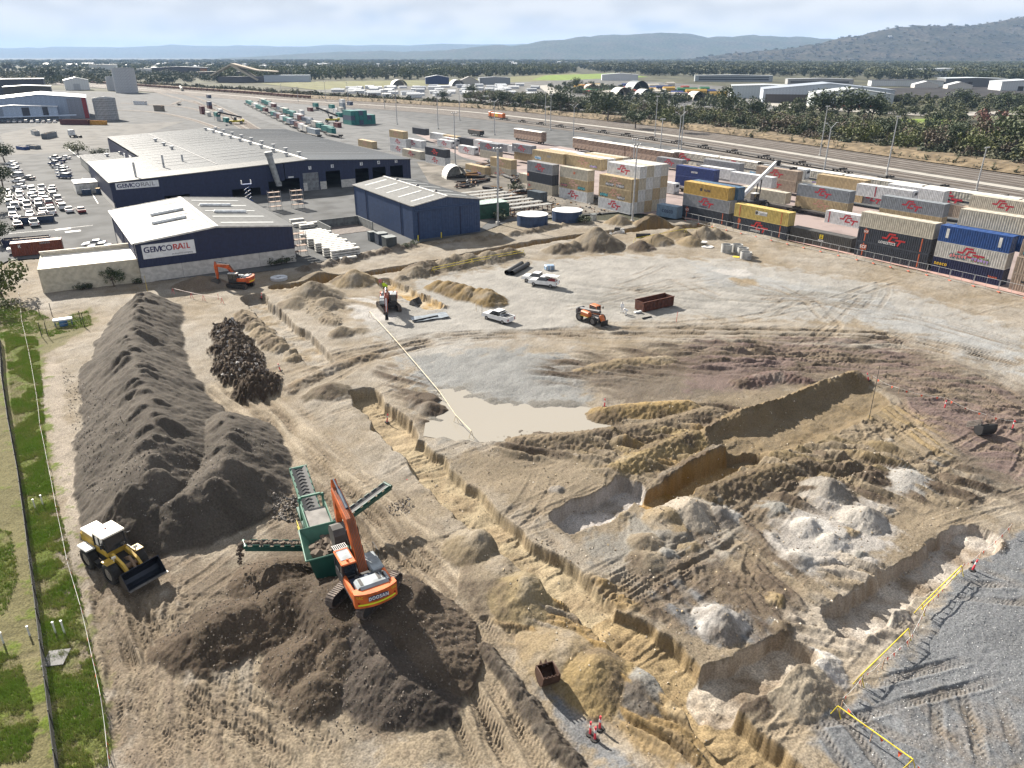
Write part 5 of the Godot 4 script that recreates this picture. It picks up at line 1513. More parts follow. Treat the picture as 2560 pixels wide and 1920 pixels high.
	var st := thing("station","station with a folded pale roof beyond the rail yard","station",V3(-457,0,-1234),10)
	part(st,"wall",mk().box(V3(40,4,-14),V3(78,8,26)),paint("stwall",Color(0.10,0.10,0.11),0.6))
	part(st,"wall",mk().box(V3(105,5,-10),V3(70,10,20)),paint("stwall2",Color(0.45,0.5,0.56),0.6))
	part(st,"roof",mk().prism(V2([-8,9,22,24,60,2,62,3.5,24,27,-10,10.5]),V3(0,0,4),Vector3.RIGHT,Vector3.UP,V3(0,0,-34)),paint("stroof",Color(0.5,0.44,0.34),0.6))
	part(st,"roof",mk().prism(V2([22,24,60,16,90,14,90,15.5,60,17.5,24,27]),V3(0,0,2),Vector3.RIGHT,Vector3.UP,V3(0,0,-40)),paint("stroof2",Color(0.40,0.33,0.25),0.6))
	# the works yard and the warehouses on the other side
	far_shed("blue_shed","navy shed with a white roof in the works yard",V3(-125,0,-1151),34,20,9,12,8,Color(0.02,0.04,0.12),Color(0.6,0.62,0.66),[])
	far_shed("house","grey hip-roofed house in the works yard",V3(-74,0,-1114),28,20,5,11,8,Color(0.4,0.38,0.34),Color(0.12,0.115,0.11),[])
	far_shed("grey_shed","plain grey shed in the works yard",V3(-46,0,-1132),44,24,9,10,8,Color(0.24,0.26,0.28),Color(0.28,0.3,0.32),[])
	far_shed("white_hall","white hall with stepped roof beside the works yard street",V3(150,0,-1330),60,26,9,11,-4,Color(0.55,0.56,0.57),Color(0.6,0.62,0.64),[])
	far_shed("office","long pale office building with ribbon windows",V3(294,0,-1280),120,24,9,10,-10,Color(0.30,0.33,0.35),Color(0.45,0.48,0.5),[["panel",6,2,108,2.5,Color(0.05,0.06,0.07)],["panel",6,5.6,108,1.6,Color(0.07,0.08,0.09)]])
	far_shed("office","long grey office roof behind the white warehouse",V3(399,0,-1151),90,24,7,8,-10,Color(0.3,0.3,0.3),Color(0.42,0.44,0.46),[["panel",4,2,80,2.2,Color(0.06,0.06,0.06)]])
	far_shed("warehouse","white warehouse with a blue opening beside the side road",V3(212,0,-764),62,40,11,12,-14,Color(0.42,0.46,0.47),Color(0.45,0.48,0.5),[["panel",46,0,14,8,Color(0.02,0.03,0.12)]])
	far_shed("long_warehouse","long grey-blue warehouse with a sloping roof behind the dark trees",V3(218,0,-686),105,46,11,16,-14,Color(0.36,0.40,0.46),Color(0.33,0.37,0.43),[["panel",2,0,34,7,Color(0.07,0.06,0.055)],["panel",36,0,9,8,Color(0.3,0.28,0.25)]])
	far_shed("ribbed_warehouse","white warehouse with a blue ribbed roof behind the tallest dark tree",V3(238,0,-622),58,40,10,14,-14,Color(0.5,0.53,0.54),Color(0.42,0.46,0.52),[["panel",2,0,50,2.4,Color(0.32,0.07,0.03)]])
	far_shed("distribution_hall","huge pale distribution hall at the foot of the hills",V3(816,0,-1609),130,60,13,15,-12,Color(0.45,0.48,0.5),Color(0.5,0.53,0.55),[])
	far_shed("dark_warehouse","dark grey warehouse before the distribution hall",V3(579,0,-1062),75,40,10,11,-12,Color(0.10,0.105,0.11),Color(0.55,0.6,0.64),[["door",28,0,5,6,Color(0.03,0.03,0.03)]])
	far_shed("white_shed","white ribbed shed with a dark door at the edge of the vacant lot",V3(574,0,-931),60,40,10,12,-12,Color(0.5,0.52,0.53),Color(0.5,0.54,0.58),[["door",18,0,6,5,Color(0.03,0.03,0.03)]])
	far_shed("low_hall","low white hall with solar panels beside the vacant lot",V3(488,0,-1079),90,22,7,8,-12,Color(0.5,0.52,0.52),Color(0.05,0.055,0.075),[["panel",0,0,30,6.5,Color(0.55,0.57,0.58)]])
	far_shed("hip_roofed_house","white hip-roofed building before the dark warehouse",V3(515,0,-1015),28,18,4,8,-12,Color(0.5,0.48,0.45),Color(0.58,0.6,0.62),[])
	far_shed("hip_roofed_house","second white hip-roofed building beside the dark warehouse",V3(541,0,-985),28,18,4,8,-12,Color(0.5,0.48,0.45),Color(0.6,0.62,0.64),[])
	# arched shelters
	for q in [[V3(111,0,-781),17,9,Color(0.5,0.48,0.43),"cream arched shelter in the works yard"],[V3(144,0,-883),22,12,Color(0.14,0.16,0.17),"dark arched shelter, the largest in the works yard"],[V3(131,0,-764),15,8,Color(0.55,0.57,0.58),"white arched shelter beside the yellow machine"],[V3(170,0,-715),13,8,Color(0.55,0.53,0.5),"pale arched shelter at the end of the works yard"],[V3(-73,0,-1079),18,8,Color(0.62,0.64,0.66),"white arched shelter before the navy shed"],[V3(-152,0,-1079),20,8,Color(0.6,0.6,0.58),"white domed shelter beside the long shed"],[V3(96,0,-944),13,7,Color(0.4,0.3,0.22),"rust coloured arched shelter behind the brick store"],[V3(-18.2,0,-249.1),7,4.2,Color(0.6,0.6,0.58),"small white arched shelter against the big workshop"]]:
		b = thing("arched_shelter",q[4],"shelter",q[0],20)
		var s := mk()
		for k in 12:
			var t0 := PI * k / 12
			var t1 := PI * (k + 1) / 12
			var a := V3(cos(t0) * q[1] / 2,sin(t0) * q[2],0)
			var c := V3(cos(t1) * q[1] / 2,sin(t1) * q[2],0)
			s.quad(a,a - V3(0,0,q[1] * 0.9),c - V3(0,0,q[1] * 0.9),c)
		part(b,"cover",s,paint("arch%s" % q[4].left(9),q[3],0.6))
		var e := PackedVector2Array()
		for k in 13: e.append(Vector2(cos(PI * k / 12) * q[1] * 0.48,sin(PI * k / 12) * q[2] * 0.96))
		part(b,"end_wall",mk().prism(e,V3(0,0,-q[1] * 0.85),Vector3.RIGHT,Vector3.UP,V3(0,0,-0.3)),mats["arch%s" % q[4].left(9)])
	# small roofs: caravans, cabins and sheds in the works yard, houses on the plain
	var small := [Color(0.6,0.62,0.64),Color(0.52,0.54,0.56),Color(0.66,0.67,0.68),Color(0.4,0.42,0.45)]
	for k in 85:
		var p: Vector3 = in_poly([-257,-985,-134,-1015,21,-1079,38,-883,22,-686,-63,-731,-168,-829],1,1.0)[0]
		small_cabin(p,rng.randf_range(7,16),rng.randf_range(4,7),rng.randf_range(2.6,4.0),small[rng.randi() % 4],"white flat-roofed cabin in the rows of the works yard","cabins in the works yard")
	for k in 40:
		var p: Vector3 = in_poly([84,-1079,210,-1079,247,-931,203,-764,147,-800,74,-819],1,1.0)[0]
		small_cabin(p,rng.randf_range(6,22),rng.randf_range(4,9),rng.randf_range(2.8,5.0),[Color(0.3,0.05,0.03),Color(0.03,0.06,0.2),Color(0.55,0.5,0.42),Color(0.5,0.3,0.04),Color(0.02,0.16,0.06),Color(0.5,0.5,0.5)][k % 6],"low store building among the arched shelters","stores among the arched shelters")
	for k in 60:
		var p: Vector3 = in_poly([-2440,-3823,-1005,-4293,829,-4893,1972,-3823,489,-2877,-596,-2035,-1168,-1821],1,1.0)[0]
		small_cabin(p,rng.randf_range(20,60),rng.randf_range(14,26),rng.randf_range(6,10),small[rng.randi() % 4],"pale roof among the trees of the plain","pale roofs on the plain")
	for k in 30:
		var p := hill_points[rng.randi() % hill_points.size()]
		if p.y < 40 or p.z < -6200.0: continue
		var o := small_cabin(p,rng.randf_range(24,40),16,11,Color(0.55,0.52,0.5),"pale house on the bushy hillside","houses on the hillside")

func small_cabin(p: Vector3,w: float,d: float,h: float,c: Color,label: String,group: String) -> Node3D:
	var b := thing("cabin",label,"cabin",V3(p.x,p.y if p.y > 20 else 0.0,p.z),rng.randf_range(-20,35),group)
	part(b,"wall",mk().box(V3(0,h * 0.4,0),V3(w,h * 0.85,d)),paint("cab%d" % (int(c.r * 50) + int(c.b * 31)),c,0.7))
	part(b,"roof",mk().prism(V2([-d / 2 - 0.4,h * 0.82,d / 2 + 0.4,h * 0.82,0,h * 1.15]),V3(-w / 2 - 0.3,0,0),V3(0,0,1),Vector3.UP,V3(w + 0.6,0,0)),paint("cabroof%d" % (int(c.r * 50) + int(c.b * 31)),c,0.5))
	return b

func far_shed(called: String,label: String,p: Vector3,w: float,d: float,he: float,hr: float,turn: float,wall: Color,roof: Color,extras: Array) -> void:
	var b := thing(called,label,"building",p,turn)
	var wm := paint("fw_" + label.left(22),wall,0.65,0.0,0.25)
	var pf := V2([0,0,w,0,w,he,w / 2,hr,0,he])
	part(b,"wall",mk().prism(pf,Vector3.ZERO,Vector3.RIGHT,Vector3.UP,V3(0,0,-0.4)),wm)
	part(b,"wall",mk().prism(pf,V3(0,0,-d),Vector3.RIGHT,Vector3.UP,V3(0,0,0.4)),wm)
	for x in [0.2,w - 0.2]: part(b,"wall",mk().box(V3(x,he / 2,-d / 2),V3(0.4,he,d - 0.9)),wm)
	var rm := paint("fr_" + label.left(22),roof,0.5,0.05,0.25)
	part(b,"roof",roof_plane(-0.5,he + 0.1,w / 2,hr + 0.15,-d - 0.5,0.6,3.0),rm)
	part(b,"roof",roof_plane(w / 2,hr + 0.15,w + 0.5,he + 0.1,-d - 0.5,0.6,3.0),rm)
	for e in extras:
		var deep := 6.0 if e[0] == "canopy" else 0.12
		part(b,"canopy" if e[0] == "canopy" else ("door" if e[0] == "door" else "wall_panel"),mk().box(V3(e[1] + e[3] / 2.0,e[2] + e[4] / 2.0,deep / 2 + 0.02),V3(e[3],e[4],deep)),paint("fx_%s%d" % [label.left(16),int(e[1])],e[5],0.6,0.0,0.2))

# ---------- shipping containers. Local frame: z along the length, the side in view faces -x, the doors face +z
const CW := 2.44
const CH := 2.9
var box_parts := {}
var logo_mesh := {}

func corrugated(len: float,h: float) -> Shape:   # one long side,facing -x
	var s := mk()
	var n := int(len / 0.42)
	var st := (len - 0.4) / n
	var y0 := 0.17
	var y1 := h - 0.12
	for k in n:
		var z := -len / 2 + 0.2 + st * k
		for e in [[0.0,0.32,0.0,0.0],[0.32,0.5,0.0,0.07],[0.5,0.82,0.07,0.07],[0.82,1.0,0.07,0.0]]:
			var a := V3(-CW / 2 + e[2],0,z + st * e[0])
			var b := V3(-CW / 2 + e[3],0,z + st * e[1])
			s.quad(a + Vector3.UP * y0,b + Vector3.UP * y0,b + Vector3.UP * y1,a + Vector3.UP * y1)
	return s

func frame_shape(len: float,h: float) -> Shape:
	var s := mk()
	for x in [-1,1]:
		s.box(V3(x * (CW / 2 - 0.05),0.085,0),V3(0.1,0.17,len - 0.34))
		s.box(V3(x * (CW / 2 - 0.05),h - 0.06,0),V3(0.1,0.12,len - 0.34))
		for z in [-1,1]:
			s.box(V3(x * (CW / 2 - 0.06),h / 2,z * (len / 2 - 0.085)),V3(0.14,h,0.17))
	for z in [-1,1]:
		s.box(V3(0,0.085,z * (len / 2 - 0.085)),V3(CW - 0.3,0.17,0.16))
		s.box(V3(0,h - 0.06,z * (len / 2 - 0.085)),V3(CW - 0.3,0.12,0.16))
	return s

func logo(kind: String) -> Array:   # [[mesh,material] ...] drawn on the plane x = 0,seen from -x,centred; z runs to the right
	if logo_mesh.has(kind): return logo_mesh[kind]
	var out: Array = []
	var o := Vector3.ZERO
	var u := V3(0,0,1)
	var d := V3(-0.012,0,0)
	var parts := kind.split("+")
	for pk in parts:
		var colour: Color = {"red": Color(0.36,0.012,0.03),"pale": Color(0.42,0.25,0.2),"bright": Color(0.42,0.015,0.015),"faint": Color(0.40,0.22,0.16)}.get(pk.get_slice(":",1),Color(0.02,0.03,0.1))
		if pk.begins_with("sct"):
			var s := mk()
			s.stroke(V2([-2.2,0.05,-1.25,0.05,-0.78,0.95,0.45,0.95]),0.32,o,u,Vector3.UP,d)
			s.stroke(V2([0.95,0.45,-0.25,0.45,-0.7,-0.5,0.5,-0.5]),0.32,o,u,Vector3.UP,d)
			s.stroke(V2([0.55,-0.03,2.5,-0.03]),0.32,o,u,Vector3.UP,d)
			s.stroke(V2([1.55,-0.15,1.1,-1.1]),0.34,o,u,Vector3.UP,d)
			out.append(["emblem",s.mesh(),paint("logo" + pk,colour,0.55,0,0.2)])
		elif pk.begins_with("word"):   # word:text:height:dx:dy:colour name
			var a := pk.split(":")
			var cc: Color = {"w": Color(0.6,0.6,0.6),"n": Color(0.015,0.02,0.07),"y": Color(0.6,0.38,0.02),"g": Color(0.25,0.26,0.28),"r": Color(0.36,0.012,0.03),"o": Color(0.5,0.1,0.03)}[a[5]]
			var m := lettering(a[1],float(a[2]),0.012)
			out.append(["lettering",m,paint("word" + a[5],cc,0.55,0,0),Transform3D(Basis(V3(0,0,1),Vector3.UP,V3(-1,0,0)),V3(-0.02,float(a[4]),float(a[3])))])
		elif pk.begins_with("block"):   # block:z0:y0:w:h:colour
			var a := pk.split(":")
			var cc: Color = {"o": Color(0.45,0.1,0.04),"w": Color(0.62,0.62,0.6),"k": Color(0.02,0.02,0.022),"y": Color(0.6,0.45,0.03),"r": Color(0.36,0.012,0.03)}[a[5]]
			out.append(["marking",mk().box(V3(-0.006,float(a[2]),float(a[1])),V3(0.008,float(a[4]),float(a[3]))).mesh(),paint("mark" + a[5],cc,0.6,0,0.3)])
		elif pk.begins_with("graf"):   # graf:z:seed,overlapping rounded letters
			var a := pk.split(":")
			var r := RandomNumberGenerator.new()
			r.seed = int(a[2])
			var cols: Array = [[Color(0.55,0.2,0.2),Color(0.02,0.12,0.14)],[Color(0.05,0.3,0.33),Color(0.02,0.06,0.1)],[Color(0.4,0.4,0.42),Color(0.05,0.05,0.05)],[Color(0.1,0.3,0.5),Color(0.6,0.6,0.6)],[Color(0.35,0.25,0.5),Color(0.15,0.2,0.03)]][int(a[2]) % 5]
			for layer in 2:
				var s := mk()
				for k in 6:
					var c := Vector2(float(a[1]) + k * 0.5 - 1.25,-0.75 + r.randf_range(-0.05,0.1))
					var e := PackedVector2Array()
					var ph := r.randf() * TAU
					for i in 9:
						var t := TAU * i / 9
						e.append(c + Vector2(cos(t) * 0.27,sin(t) * 0.42) * (1.0 + 0.25 * sin(t * 3 + ph)) * (1.15 if layer == 0 else 0.8))
					s.prism(e,o - V3(0.002 + layer * 0.012 + k * 0.001,0,0),u,Vector3.UP,V3(-0.008,0,0))
				out.append(["graffiti",s.mesh(),paint("graf%s%d" % [a[2],layer],cols[1 - layer],0.6,0,0.5)])
	logo_mesh[kind] = out
	return out

func container(p: Vector2,y: float,len: float,key: String,c: Color,marks: String,label: String,turn := YARD,sort := "box",h := CH,group := "containers of the terminal") -> Node3D:
	# p: the foot of the far corner on the side in view
	var a := deg_to_rad(turn)
	var along := Vector2(sin(a),cos(a))
	var across := Vector2(cos(a),-sin(a))
	var m := p + along * len / 2 + across * CW / 2
	var o := thing("shipping_container",label,"container",V3(m.x,y + 0.06,m.y),turn,group)
	dress(o,len,key,c,marks,sort,h)
	return o

func dress(o: Node3D,len: float,key: String,c: Color,marks: String,sort := "box",h := CH) -> void:
	var id := "%s%.1f%.1f" % [sort,len,h]
	if not box_parts.has(id):
		var side := corrugated(len,h) if sort != "smooth" else mk().box(V3(-CW / 2 + 0.03,h / 2,0),V3(0.06,h - 0.3,len - 0.36))
		var other := mk().box(V3(CW / 2 - 0.05,h / 2,0),V3(0.06,h - 0.3,len - 0.36))
		var top := mk()
		for k in int(len / 1.2):
			top.box(V3(0,h - 0.045,-len / 2 + 0.7 + k * 1.2),V3(CW - 0.3,0.05,1.1))
		top.box(V3(0,h - 0.075,0),V3(CW - 0.25,0.03,len - 0.4))
		var door := mk().box(V3(0,h / 2,0),V3(CW / 2 - 0.17,h - 0.32,0.06))
		var rod := mk().tube(V3(0,0.25,0.06),V3(0,h - 0.2,0.06),0.03,0.03,6)
		var back := mk().box(V3(0,h / 2,-len / 2 + 0.1),V3(CW - 0.3,h - 0.3,0.05))
		box_parts[id] = [side.mesh(),other.mesh(),top.mesh(),frame_shape(len,h).mesh(),door.mesh(),rod.mesh(),back.mesh()]
	var b = box_parts[id]
	var m := paint("box_" + key,c,0.6,0.0,0.3)
	part(o,"side_panel",b[0],m)
	part(o,"side_panel",b[1],m)
	part(o,"roof_panel",b[2],mats["box_" + key])
	part(o,"frame",b[3],m)
	part(o,"end_panel",b[6],m)
	for x in [-1,1]:
		var d := part(o,"door",b[4],m,T3(V3(x * (CW / 4 - 0.06),0,len / 2 - 0.1)))
		for k in [-0.25,0.25]: part(d,"lock_rod",b[5],paint("rod",Color(0.28,0.28,0.27),0.5,0.4),T3(V3(k,0,0)))
	if marks:
		var face := part(o,"logo",mk().box(V3(-CW / 2 + 0.03,0.14,0),V3(0.02,0.02,0.3)),m)
		for q in logo(marks):
			var t: Transform3D = q[3] if q.size() > 3 else Transform3D()
			part(face,q[0],q[1],q[2],Transform3D(t.basis,t.origin + V3(-CW / 2 - 0.004,h * 0.52,0)))

func reefer_end(o: Node3D,len: float,h := CH) -> void:
	var u := part(o,"cooling_unit",mk().rbox(V3(0,h * 0.55,len / 2 + 0.12),V3(CW - 0.4,h * 0.8,0.4),0.08),paint("reefunit",Color(0.55,0.56,0.57),0.5))
	part(u,"grille",mk().box(V3(0,h * 0.75,len / 2 + 0.34),V3(1.2,0.7,0.04)),paint("grille",Color(0.03,0.03,0.035),0.6))

const NAVY := Color(0.03,0.036,0.05)
const STEELGREY := Color(0.24,0.25,0.27)
const OFFWHITE := Color(0.50,0.485,0.45)
const CLEAN := Color(0.60,0.61,0.62)
const TAN := Color(0.42,0.325,0.19)
const CREAM := Color(0.47,0.43,0.35)

func stripes(len: float) -> String: return "+block:%.1f:-0.02:0.22:2.5:o+block:%.1f:-0.02:0.22:2.5:o" % [-len / 2 + 1.6,len / 2 - 1.7]

func containers() -> void:
	var L := 14.63
	var S := 12.19
	# the row along the fence
	var p := Vector2(42.8,-187.2)
	container(p,0,L,"navy",NAVY,"block:-5.6:0.5:1.0:0.9:o+word:SCF:0.5:-5.6:0.45:w" + stripes(L),"navy container with orange posts at the foot of the stack topped with yellow")
	container(p,CH,L,"grey",STEELGREY,"sct:red+word:LOGISTICS:0.34:-0.6:-1.0:n","grey container with a red emblem between a navy and a yellow one")
	container(p,CH * 2,L * 0.94,"mustard",Color(0.46,0.30,0.075),"word:KLINE:0.5:0.6:0.0:n+block:-1.3:0.05:0.7:0.7:k","mustard container with a dark badge on top of the grey one")
	container(p + Vector2(0.819,-0.574) * 2.5,CH * 2,L,"denim",Color(0.05,0.11,0.19),"","dark blue container right behind the mustard one on the stack")
	container(p + Vector2(0.819,-0.574) * 2.5,CH,L,"navy",NAVY,"","navy container hidden behind the grey one with a red emblem")
	p = Vector2(51.8,-173.1)
	container(p,0,L,"navy",NAVY,"block:-5.6:0.5:0.8:0.8:o+sct:bright+word:LOGISTICS:0.4:-0.9:-0.95:w" + stripes(L),"navy container with a solid red emblem under the pale yellow one")
	container(p,CH,L,"straw",Color(0.50,0.38,0.115),"block:0.2:0.2:3.2:0.9:w+word:CAMIN:0.5:0.6:0.1:g+block:-1.0:0.2:0.7:0.7:k" + stripes(L),"pale yellow container with a white label on top of a navy one")
	container(Vector2(61,-161.2),0,L,"gunmetal",Color(0.062,0.06,0.055),"block:0.4:0.55:0.9:0.9:y+block:0.4:0.55:0.35:0.7:k+word:titan:0.4:0.4:-0.2:w","single dark grey container with a yellow emblem in the fence row")
	p = Vector2(69.7,-147.9)
	container(p,0,L,"navy",NAVY,"block:-5.6:0.4:1.3:1.0:o+word:SCF:0.6:-5.7:0.45:w" + stripes(L),"lowest navy container with orange posts in the stack topped with cream")
	container(p,CH,L,"navy",NAVY,"block:-5.6:0.6:0.9:0.8:o+word:SCF:0.4:-5.6:0.6:w+sct:bright+word:LOGISTICS:0.5:-1.0:-0.85:w" + stripes(L),"navy container with a solid red emblem under the cream one")
	container(p,CH * 2,L,"cream",CREAM,"","plain cream ribbed container on top of two navy ones")
	p = Vector2(78.7,-135.2)
	container(p,0,S,"deepblue",Color(0.008,0.014,0.06),"word:seaco:0.62:-4.6:0.3:y+word:Seaco:0.4:4.6:-0.2:o","dark blue container with yellow letters at the foot of the last full stack")
	container(p,CH,S,"offwhite",OFFWHITE,"sct:red+graf:-1.9:5+graf:1.9:9","off-white container covered in coloured graffiti under the bright blue one")
	container(p,CH * 2,S,"royal",Color(0.012,0.06,0.22),"block:-4.6:0.1:0.5:1.7:w+block:4.4:0.1:0.5:1.7:w","bright blue container with two white name strips on top of the graffiti one")
	p += Vector2(0.819,-0.574) * 2.7
	container(p + Vector2(0.574,0.819) * 1.0,CH * 2,S,"royal",Color(0.012,0.06,0.22),"","bright blue container half hidden behind the other bright blue one")
	container(p + Vector2(0.574,0.819) * 1.5,CH * 3,L,"cream",CREAM,"","cream ribbed container set back on the highest tier beside the bright blue one")
	p = Vector2(86.1,-123.4)
	container(p,0,S,"rustbeige",Color(0.34,0.27,0.21),"block:-3:0.2:3.0:0.35:k","rusty beige container at the end of the fence row, on the ground")
	container(p,CH,S,"rustbeige",Color(0.34,0.27,0.21),"block:-3:0.2:3.0:0.35:k","rusty beige container stacked on the other rusty beige one")
	container(p + Vector2(0.3,-0.2),CH * 2,S,"rustbeige",Color(0.34,0.27,0.21),"graf:-4:1","rusty beige container on top of the stack at the end of the fence row")
	var c := container(Vector2(36.6,-188.1),0,6.06,"cosco",Color(0.16,0.24,0.33),"word:COSCO:0.75:0.3:0.0:n","small light blue container with dark capital letters by the sand cone",YARD + 8)
	# the big block of stacks
	p = Vector2(4.5,-226.3)
	for q in [[0,0,"cream2",CREAM,"word:CN:0.6:-5.0:0.3:r","cream container at the foot of the block beside the scrap heap"],[0,1,"navy",NAVY,"block:-5.6:0.4:0.9:0.8:o","navy container between a cream and a grey one in the block"],[0,2,"grey",STEELGREY,"sct:red+word:LOGISTICS:0.34:-0.6:-1.0:n","grey container with a red emblem on the block's corner above a navy one"]]:
		container(p,q[1] * CH,S,q[2],q[3],q[4],q[5])
	container(p + Vector2(0.819,-0.574) * 2.6 - Vector2(0.574,0.819) * 1.0,CH * 3,L,"tan",TAN,"graf:-4.5:3+word:IPIA:0.6:0.8:0.1:g","tan container with blue graffiti on the block's highest tier")
	p = Vector2(13.5,-215)
	for q in [[0,"clean",CLEAN,"sct:red+word:LOGISTICS:0.3:-1.6:-0.9:g","clean white container with a red emblem at the foot of the block's middle"],[1,"tan",TAN,"sct:pale+graf:-4:5+graf:3.6:1","tan container with pink and blue graffiti and a faded emblem in the block"],[2,"cream2",CREAM,"word:W:0.7:0.4:0.1:o","cream container with a small orange letter in the block"]]:
		container(p,q[0] * CH,S,q[1],q[2],q[3],q[4])
	container(p + Vector2(0.819,-0.574) * 2.6 - Vector2(0.574,0.819) * 0.5,CH * 3,L,"tan",TAN,"sct:faint+graf:4.5:4","tan container with a faded emblem on the block's highest tier, in the middle")
	p = Vector2(23,-199.2)
	for q in [[0,"clean",CLEAN,"sct:red+word:LOGISTICS:0.3:-1.6:-0.9:g","clean white container with a red emblem at the block's corner by the lamp post"],[1,"tan",TAN,"sct:faint+graf:-4:1+graf:2.5:2","tan container with blue and grey graffiti above the corner one"],[2,"tan",TAN,"sct:pale+graf:-2:2+graf:2.0:2","tan container with grey graffiti under the clean white top one"]]:
		container(p,q[0] * CH,S,q[1],q[2],q[3],q[4])
	var across := Vector2(0.819,-0.574) * 2.6
	container(p + across,CH * 3,S,"clean",CLEAN,"sct:red+word:LOGISTICS:0.3:-1.6:-0.9:g","clean white container with a red emblem on the block's highest corner")
	for k in range(1,5):
		for lv in 4:
			if lv == 3 and k == 1: continue
			var kk: String = ["clean","cream2","tan","offwhite"][(k * 3 + lv * 5) % 4]
			container(p + across * k,lv * CH,S,kk,{"clean": CLEAN,"cream2": CREAM,"tan": TAN,"offwhite": OFFWHITE}[kk],"","%s container showing its doors, tier %s of row %s of the block" % [{"clean": "white","cream2": "cream","tan": "tan","offwhite": "off-white"}[kk],["one","two","three","four"][lv],["two","three","four","five"][k - 1]],YARD,"box",CH,"container block, door ends")
	for k in range(2,5):
		container(Vector2(13.5,-215) + across * k,CH * 3,L,["clean","tan","cream2"][k - 2],[CLEAN,TAN,CREAM][k - 2],"","%s container roof on the highest tier in the middle of the block" % ["white","tan","cream"][k - 2],YARD,"box",CH,"container block, upper roofs")
	for k in range(2,4):
		container(Vector2(4.5,-226.3) + across * k,CH * 3,L,["tan","clean"][k - 2],[TAN,CLEAN][k - 2],"","%s container roof on the highest tier behind the blue graffiti one" % ["tan","white"][k - 2],YARD,"box",CH,"container block, upper roofs")
	# the tan pairs and the white group in the storage yard
	for q in [[Vector2(-16.2,-264.6),0,S,"tan",TAN,"sct:faint+graf:2.5:4+graf:-4:2","tan container with purple graffiti beyond the scrap heap"],[Vector2(-7.4,-259.8),0,S,"cream2",CREAM,"sct:faint+graf:-2:0+graf:2:2","cream container with graffiti beneath the tan one beyond the scrap heap"],[Vector2(-7.4,-259.8),1,S,"tan",TAN,"sct:pale","tan container with a faded emblem on top of the cream one beyond the scrap heap"],[Vector2(2.2,-242.3),0,6.06,"cream2",CREAM,"","short cream container beside the block of stacks"],
		[Vector2(-51.9,-327.4),0,L,"clean",CLEAN,"sct:red","white container with a red emblem at the foot of the first stack behind the workshop"],[Vector2(-51.9,-327.4),1,L,"clean",CLEAN,"sct:red","white container with a red emblem on the second tier behind the workshop"],[Vector2(-51.9,-327.4),2,S,"tan",TAN,"sct:faint","tan container on top of the stack behind the workshop"],
		[Vector2(-44.5,-310.8),0,L,"cream2",CREAM,"sct:red+word:THE WAY:0.5:2.4:0.0:n","cream container with an emblem and a line of letters behind the workshop"],[Vector2(-45,-321.7),1,L,"clean",CLEAN,"sct:red","white container with a red emblem next to the navy one behind the workshop"],
		[Vector2(-33,-291.1),0,L,"clean",CLEAN,"sct:red","white container with a red emblem under the navy one behind the workshop"],[Vector2(-33,-291.1),1,L,"navy",NAVY,"sct:bright","navy container with a red emblem on the stack behind the workshop"],
		[Vector2(-69.4,-347.3),0,L,"tan",TAN,"sct:faint","tan container on a trailer beside the workshop roof"],[Vector2(-48,-373.4),1,S,"navy",NAVY,"","navy container behind the tan one on the far stack"]]:
		container(q[0],q[1] * CH,q[2],q[3],q[4],q[5],q[6])
	for q in [[Vector2(-33.6,-345.7),"white refrigerated container with a red emblem by the red wagon"],[Vector2(-22.5,-321.7),"white refrigerated container with a red emblem on the pink paving"],[Vector2(-32.3,-355.6),"white refrigerated container half hidden behind the other by the red wagon"]]:
		c = container(q[0],0.2,S,"clean",CLEAN,"sct:red",q[1])
		reefer_end(c,S)
	# on the terminal, behind the fence row
	for q in [[Vector2(76.1,-180),0,S,"clean",CLEAN,"sct:red+block:-5.0:0:0.25:2.5:r","white container with a red stripe standing alone on the pink paving"],[Vector2(73.5,-193.7),1.2,L,"tan",TAN,"sct:faint","tan container on a flat wagon under a grey curtain-sided one"],
		[Vector2(73.5,-193.7),1.2 + CH,L,"curtain",Color(0.21,0.23,0.25),"sct:red","grey curtain-sided container with a red emblem on the flat wagon"],[Vector2(87.3,-176.7),1.2 + CH,L,"curtain",Color(0.21,0.23,0.25),"sct:red","grey curtain-sided container with a red emblem behind the cream one"],[Vector2(87.3,-176.7),1.2,L,"tan",TAN,"","tan container under the grey curtain-sided one behind the cream one"],
		[Vector2(49.6,-229.8),1.2,L,"ultramarine",Color(0.018,0.04,0.17),"","deep blue container on a wagon under another deep blue one"],[Vector2(49.6,-229.8),1.2 + CH,L,"ultramarine",Color(0.018,0.04,0.17),"word:UNITED:0.5:0:0.0:w","deep blue container with small white letters on the upper tier"],
		[Vector2(63.5,-208.7),1.2,L,"cream",CREAM,"","cream container on a wagon beside the reach stacker"],[Vector2(64.5,-224),1.2 + CH * 0.6,L,"clean",CLEAN,"block:3:0.4:1.0:0.3:r","white refrigerated container behind the reach stacker boom"]]:
		container(q[0],q[1],q[2],q[3],q[4],q[5],q[6])
	for q in [[Vector2(43.6,-224),0.2,6.06,"white refrigerated container with a red stripe beside the block's doors"],[Vector2(58.6,-237.5),1.2 + CH * 0.6,S,"white refrigerated container behind the two deep blue ones"],[Vector2(76.3,-231.3),1.2 + CH,L,"white refrigerated container with a long roof before the louvred wagons"],[Vector2(88.9,-194.2),1.2 + CH,L,"white refrigerated container behind the grey curtain-sided one"]]:
		c = container(q[0],q[1],q[2],"clean",CLEAN,"block:-2.0:0:0.25:2.4:r",q[3])
		reefer_end(c,q[2])
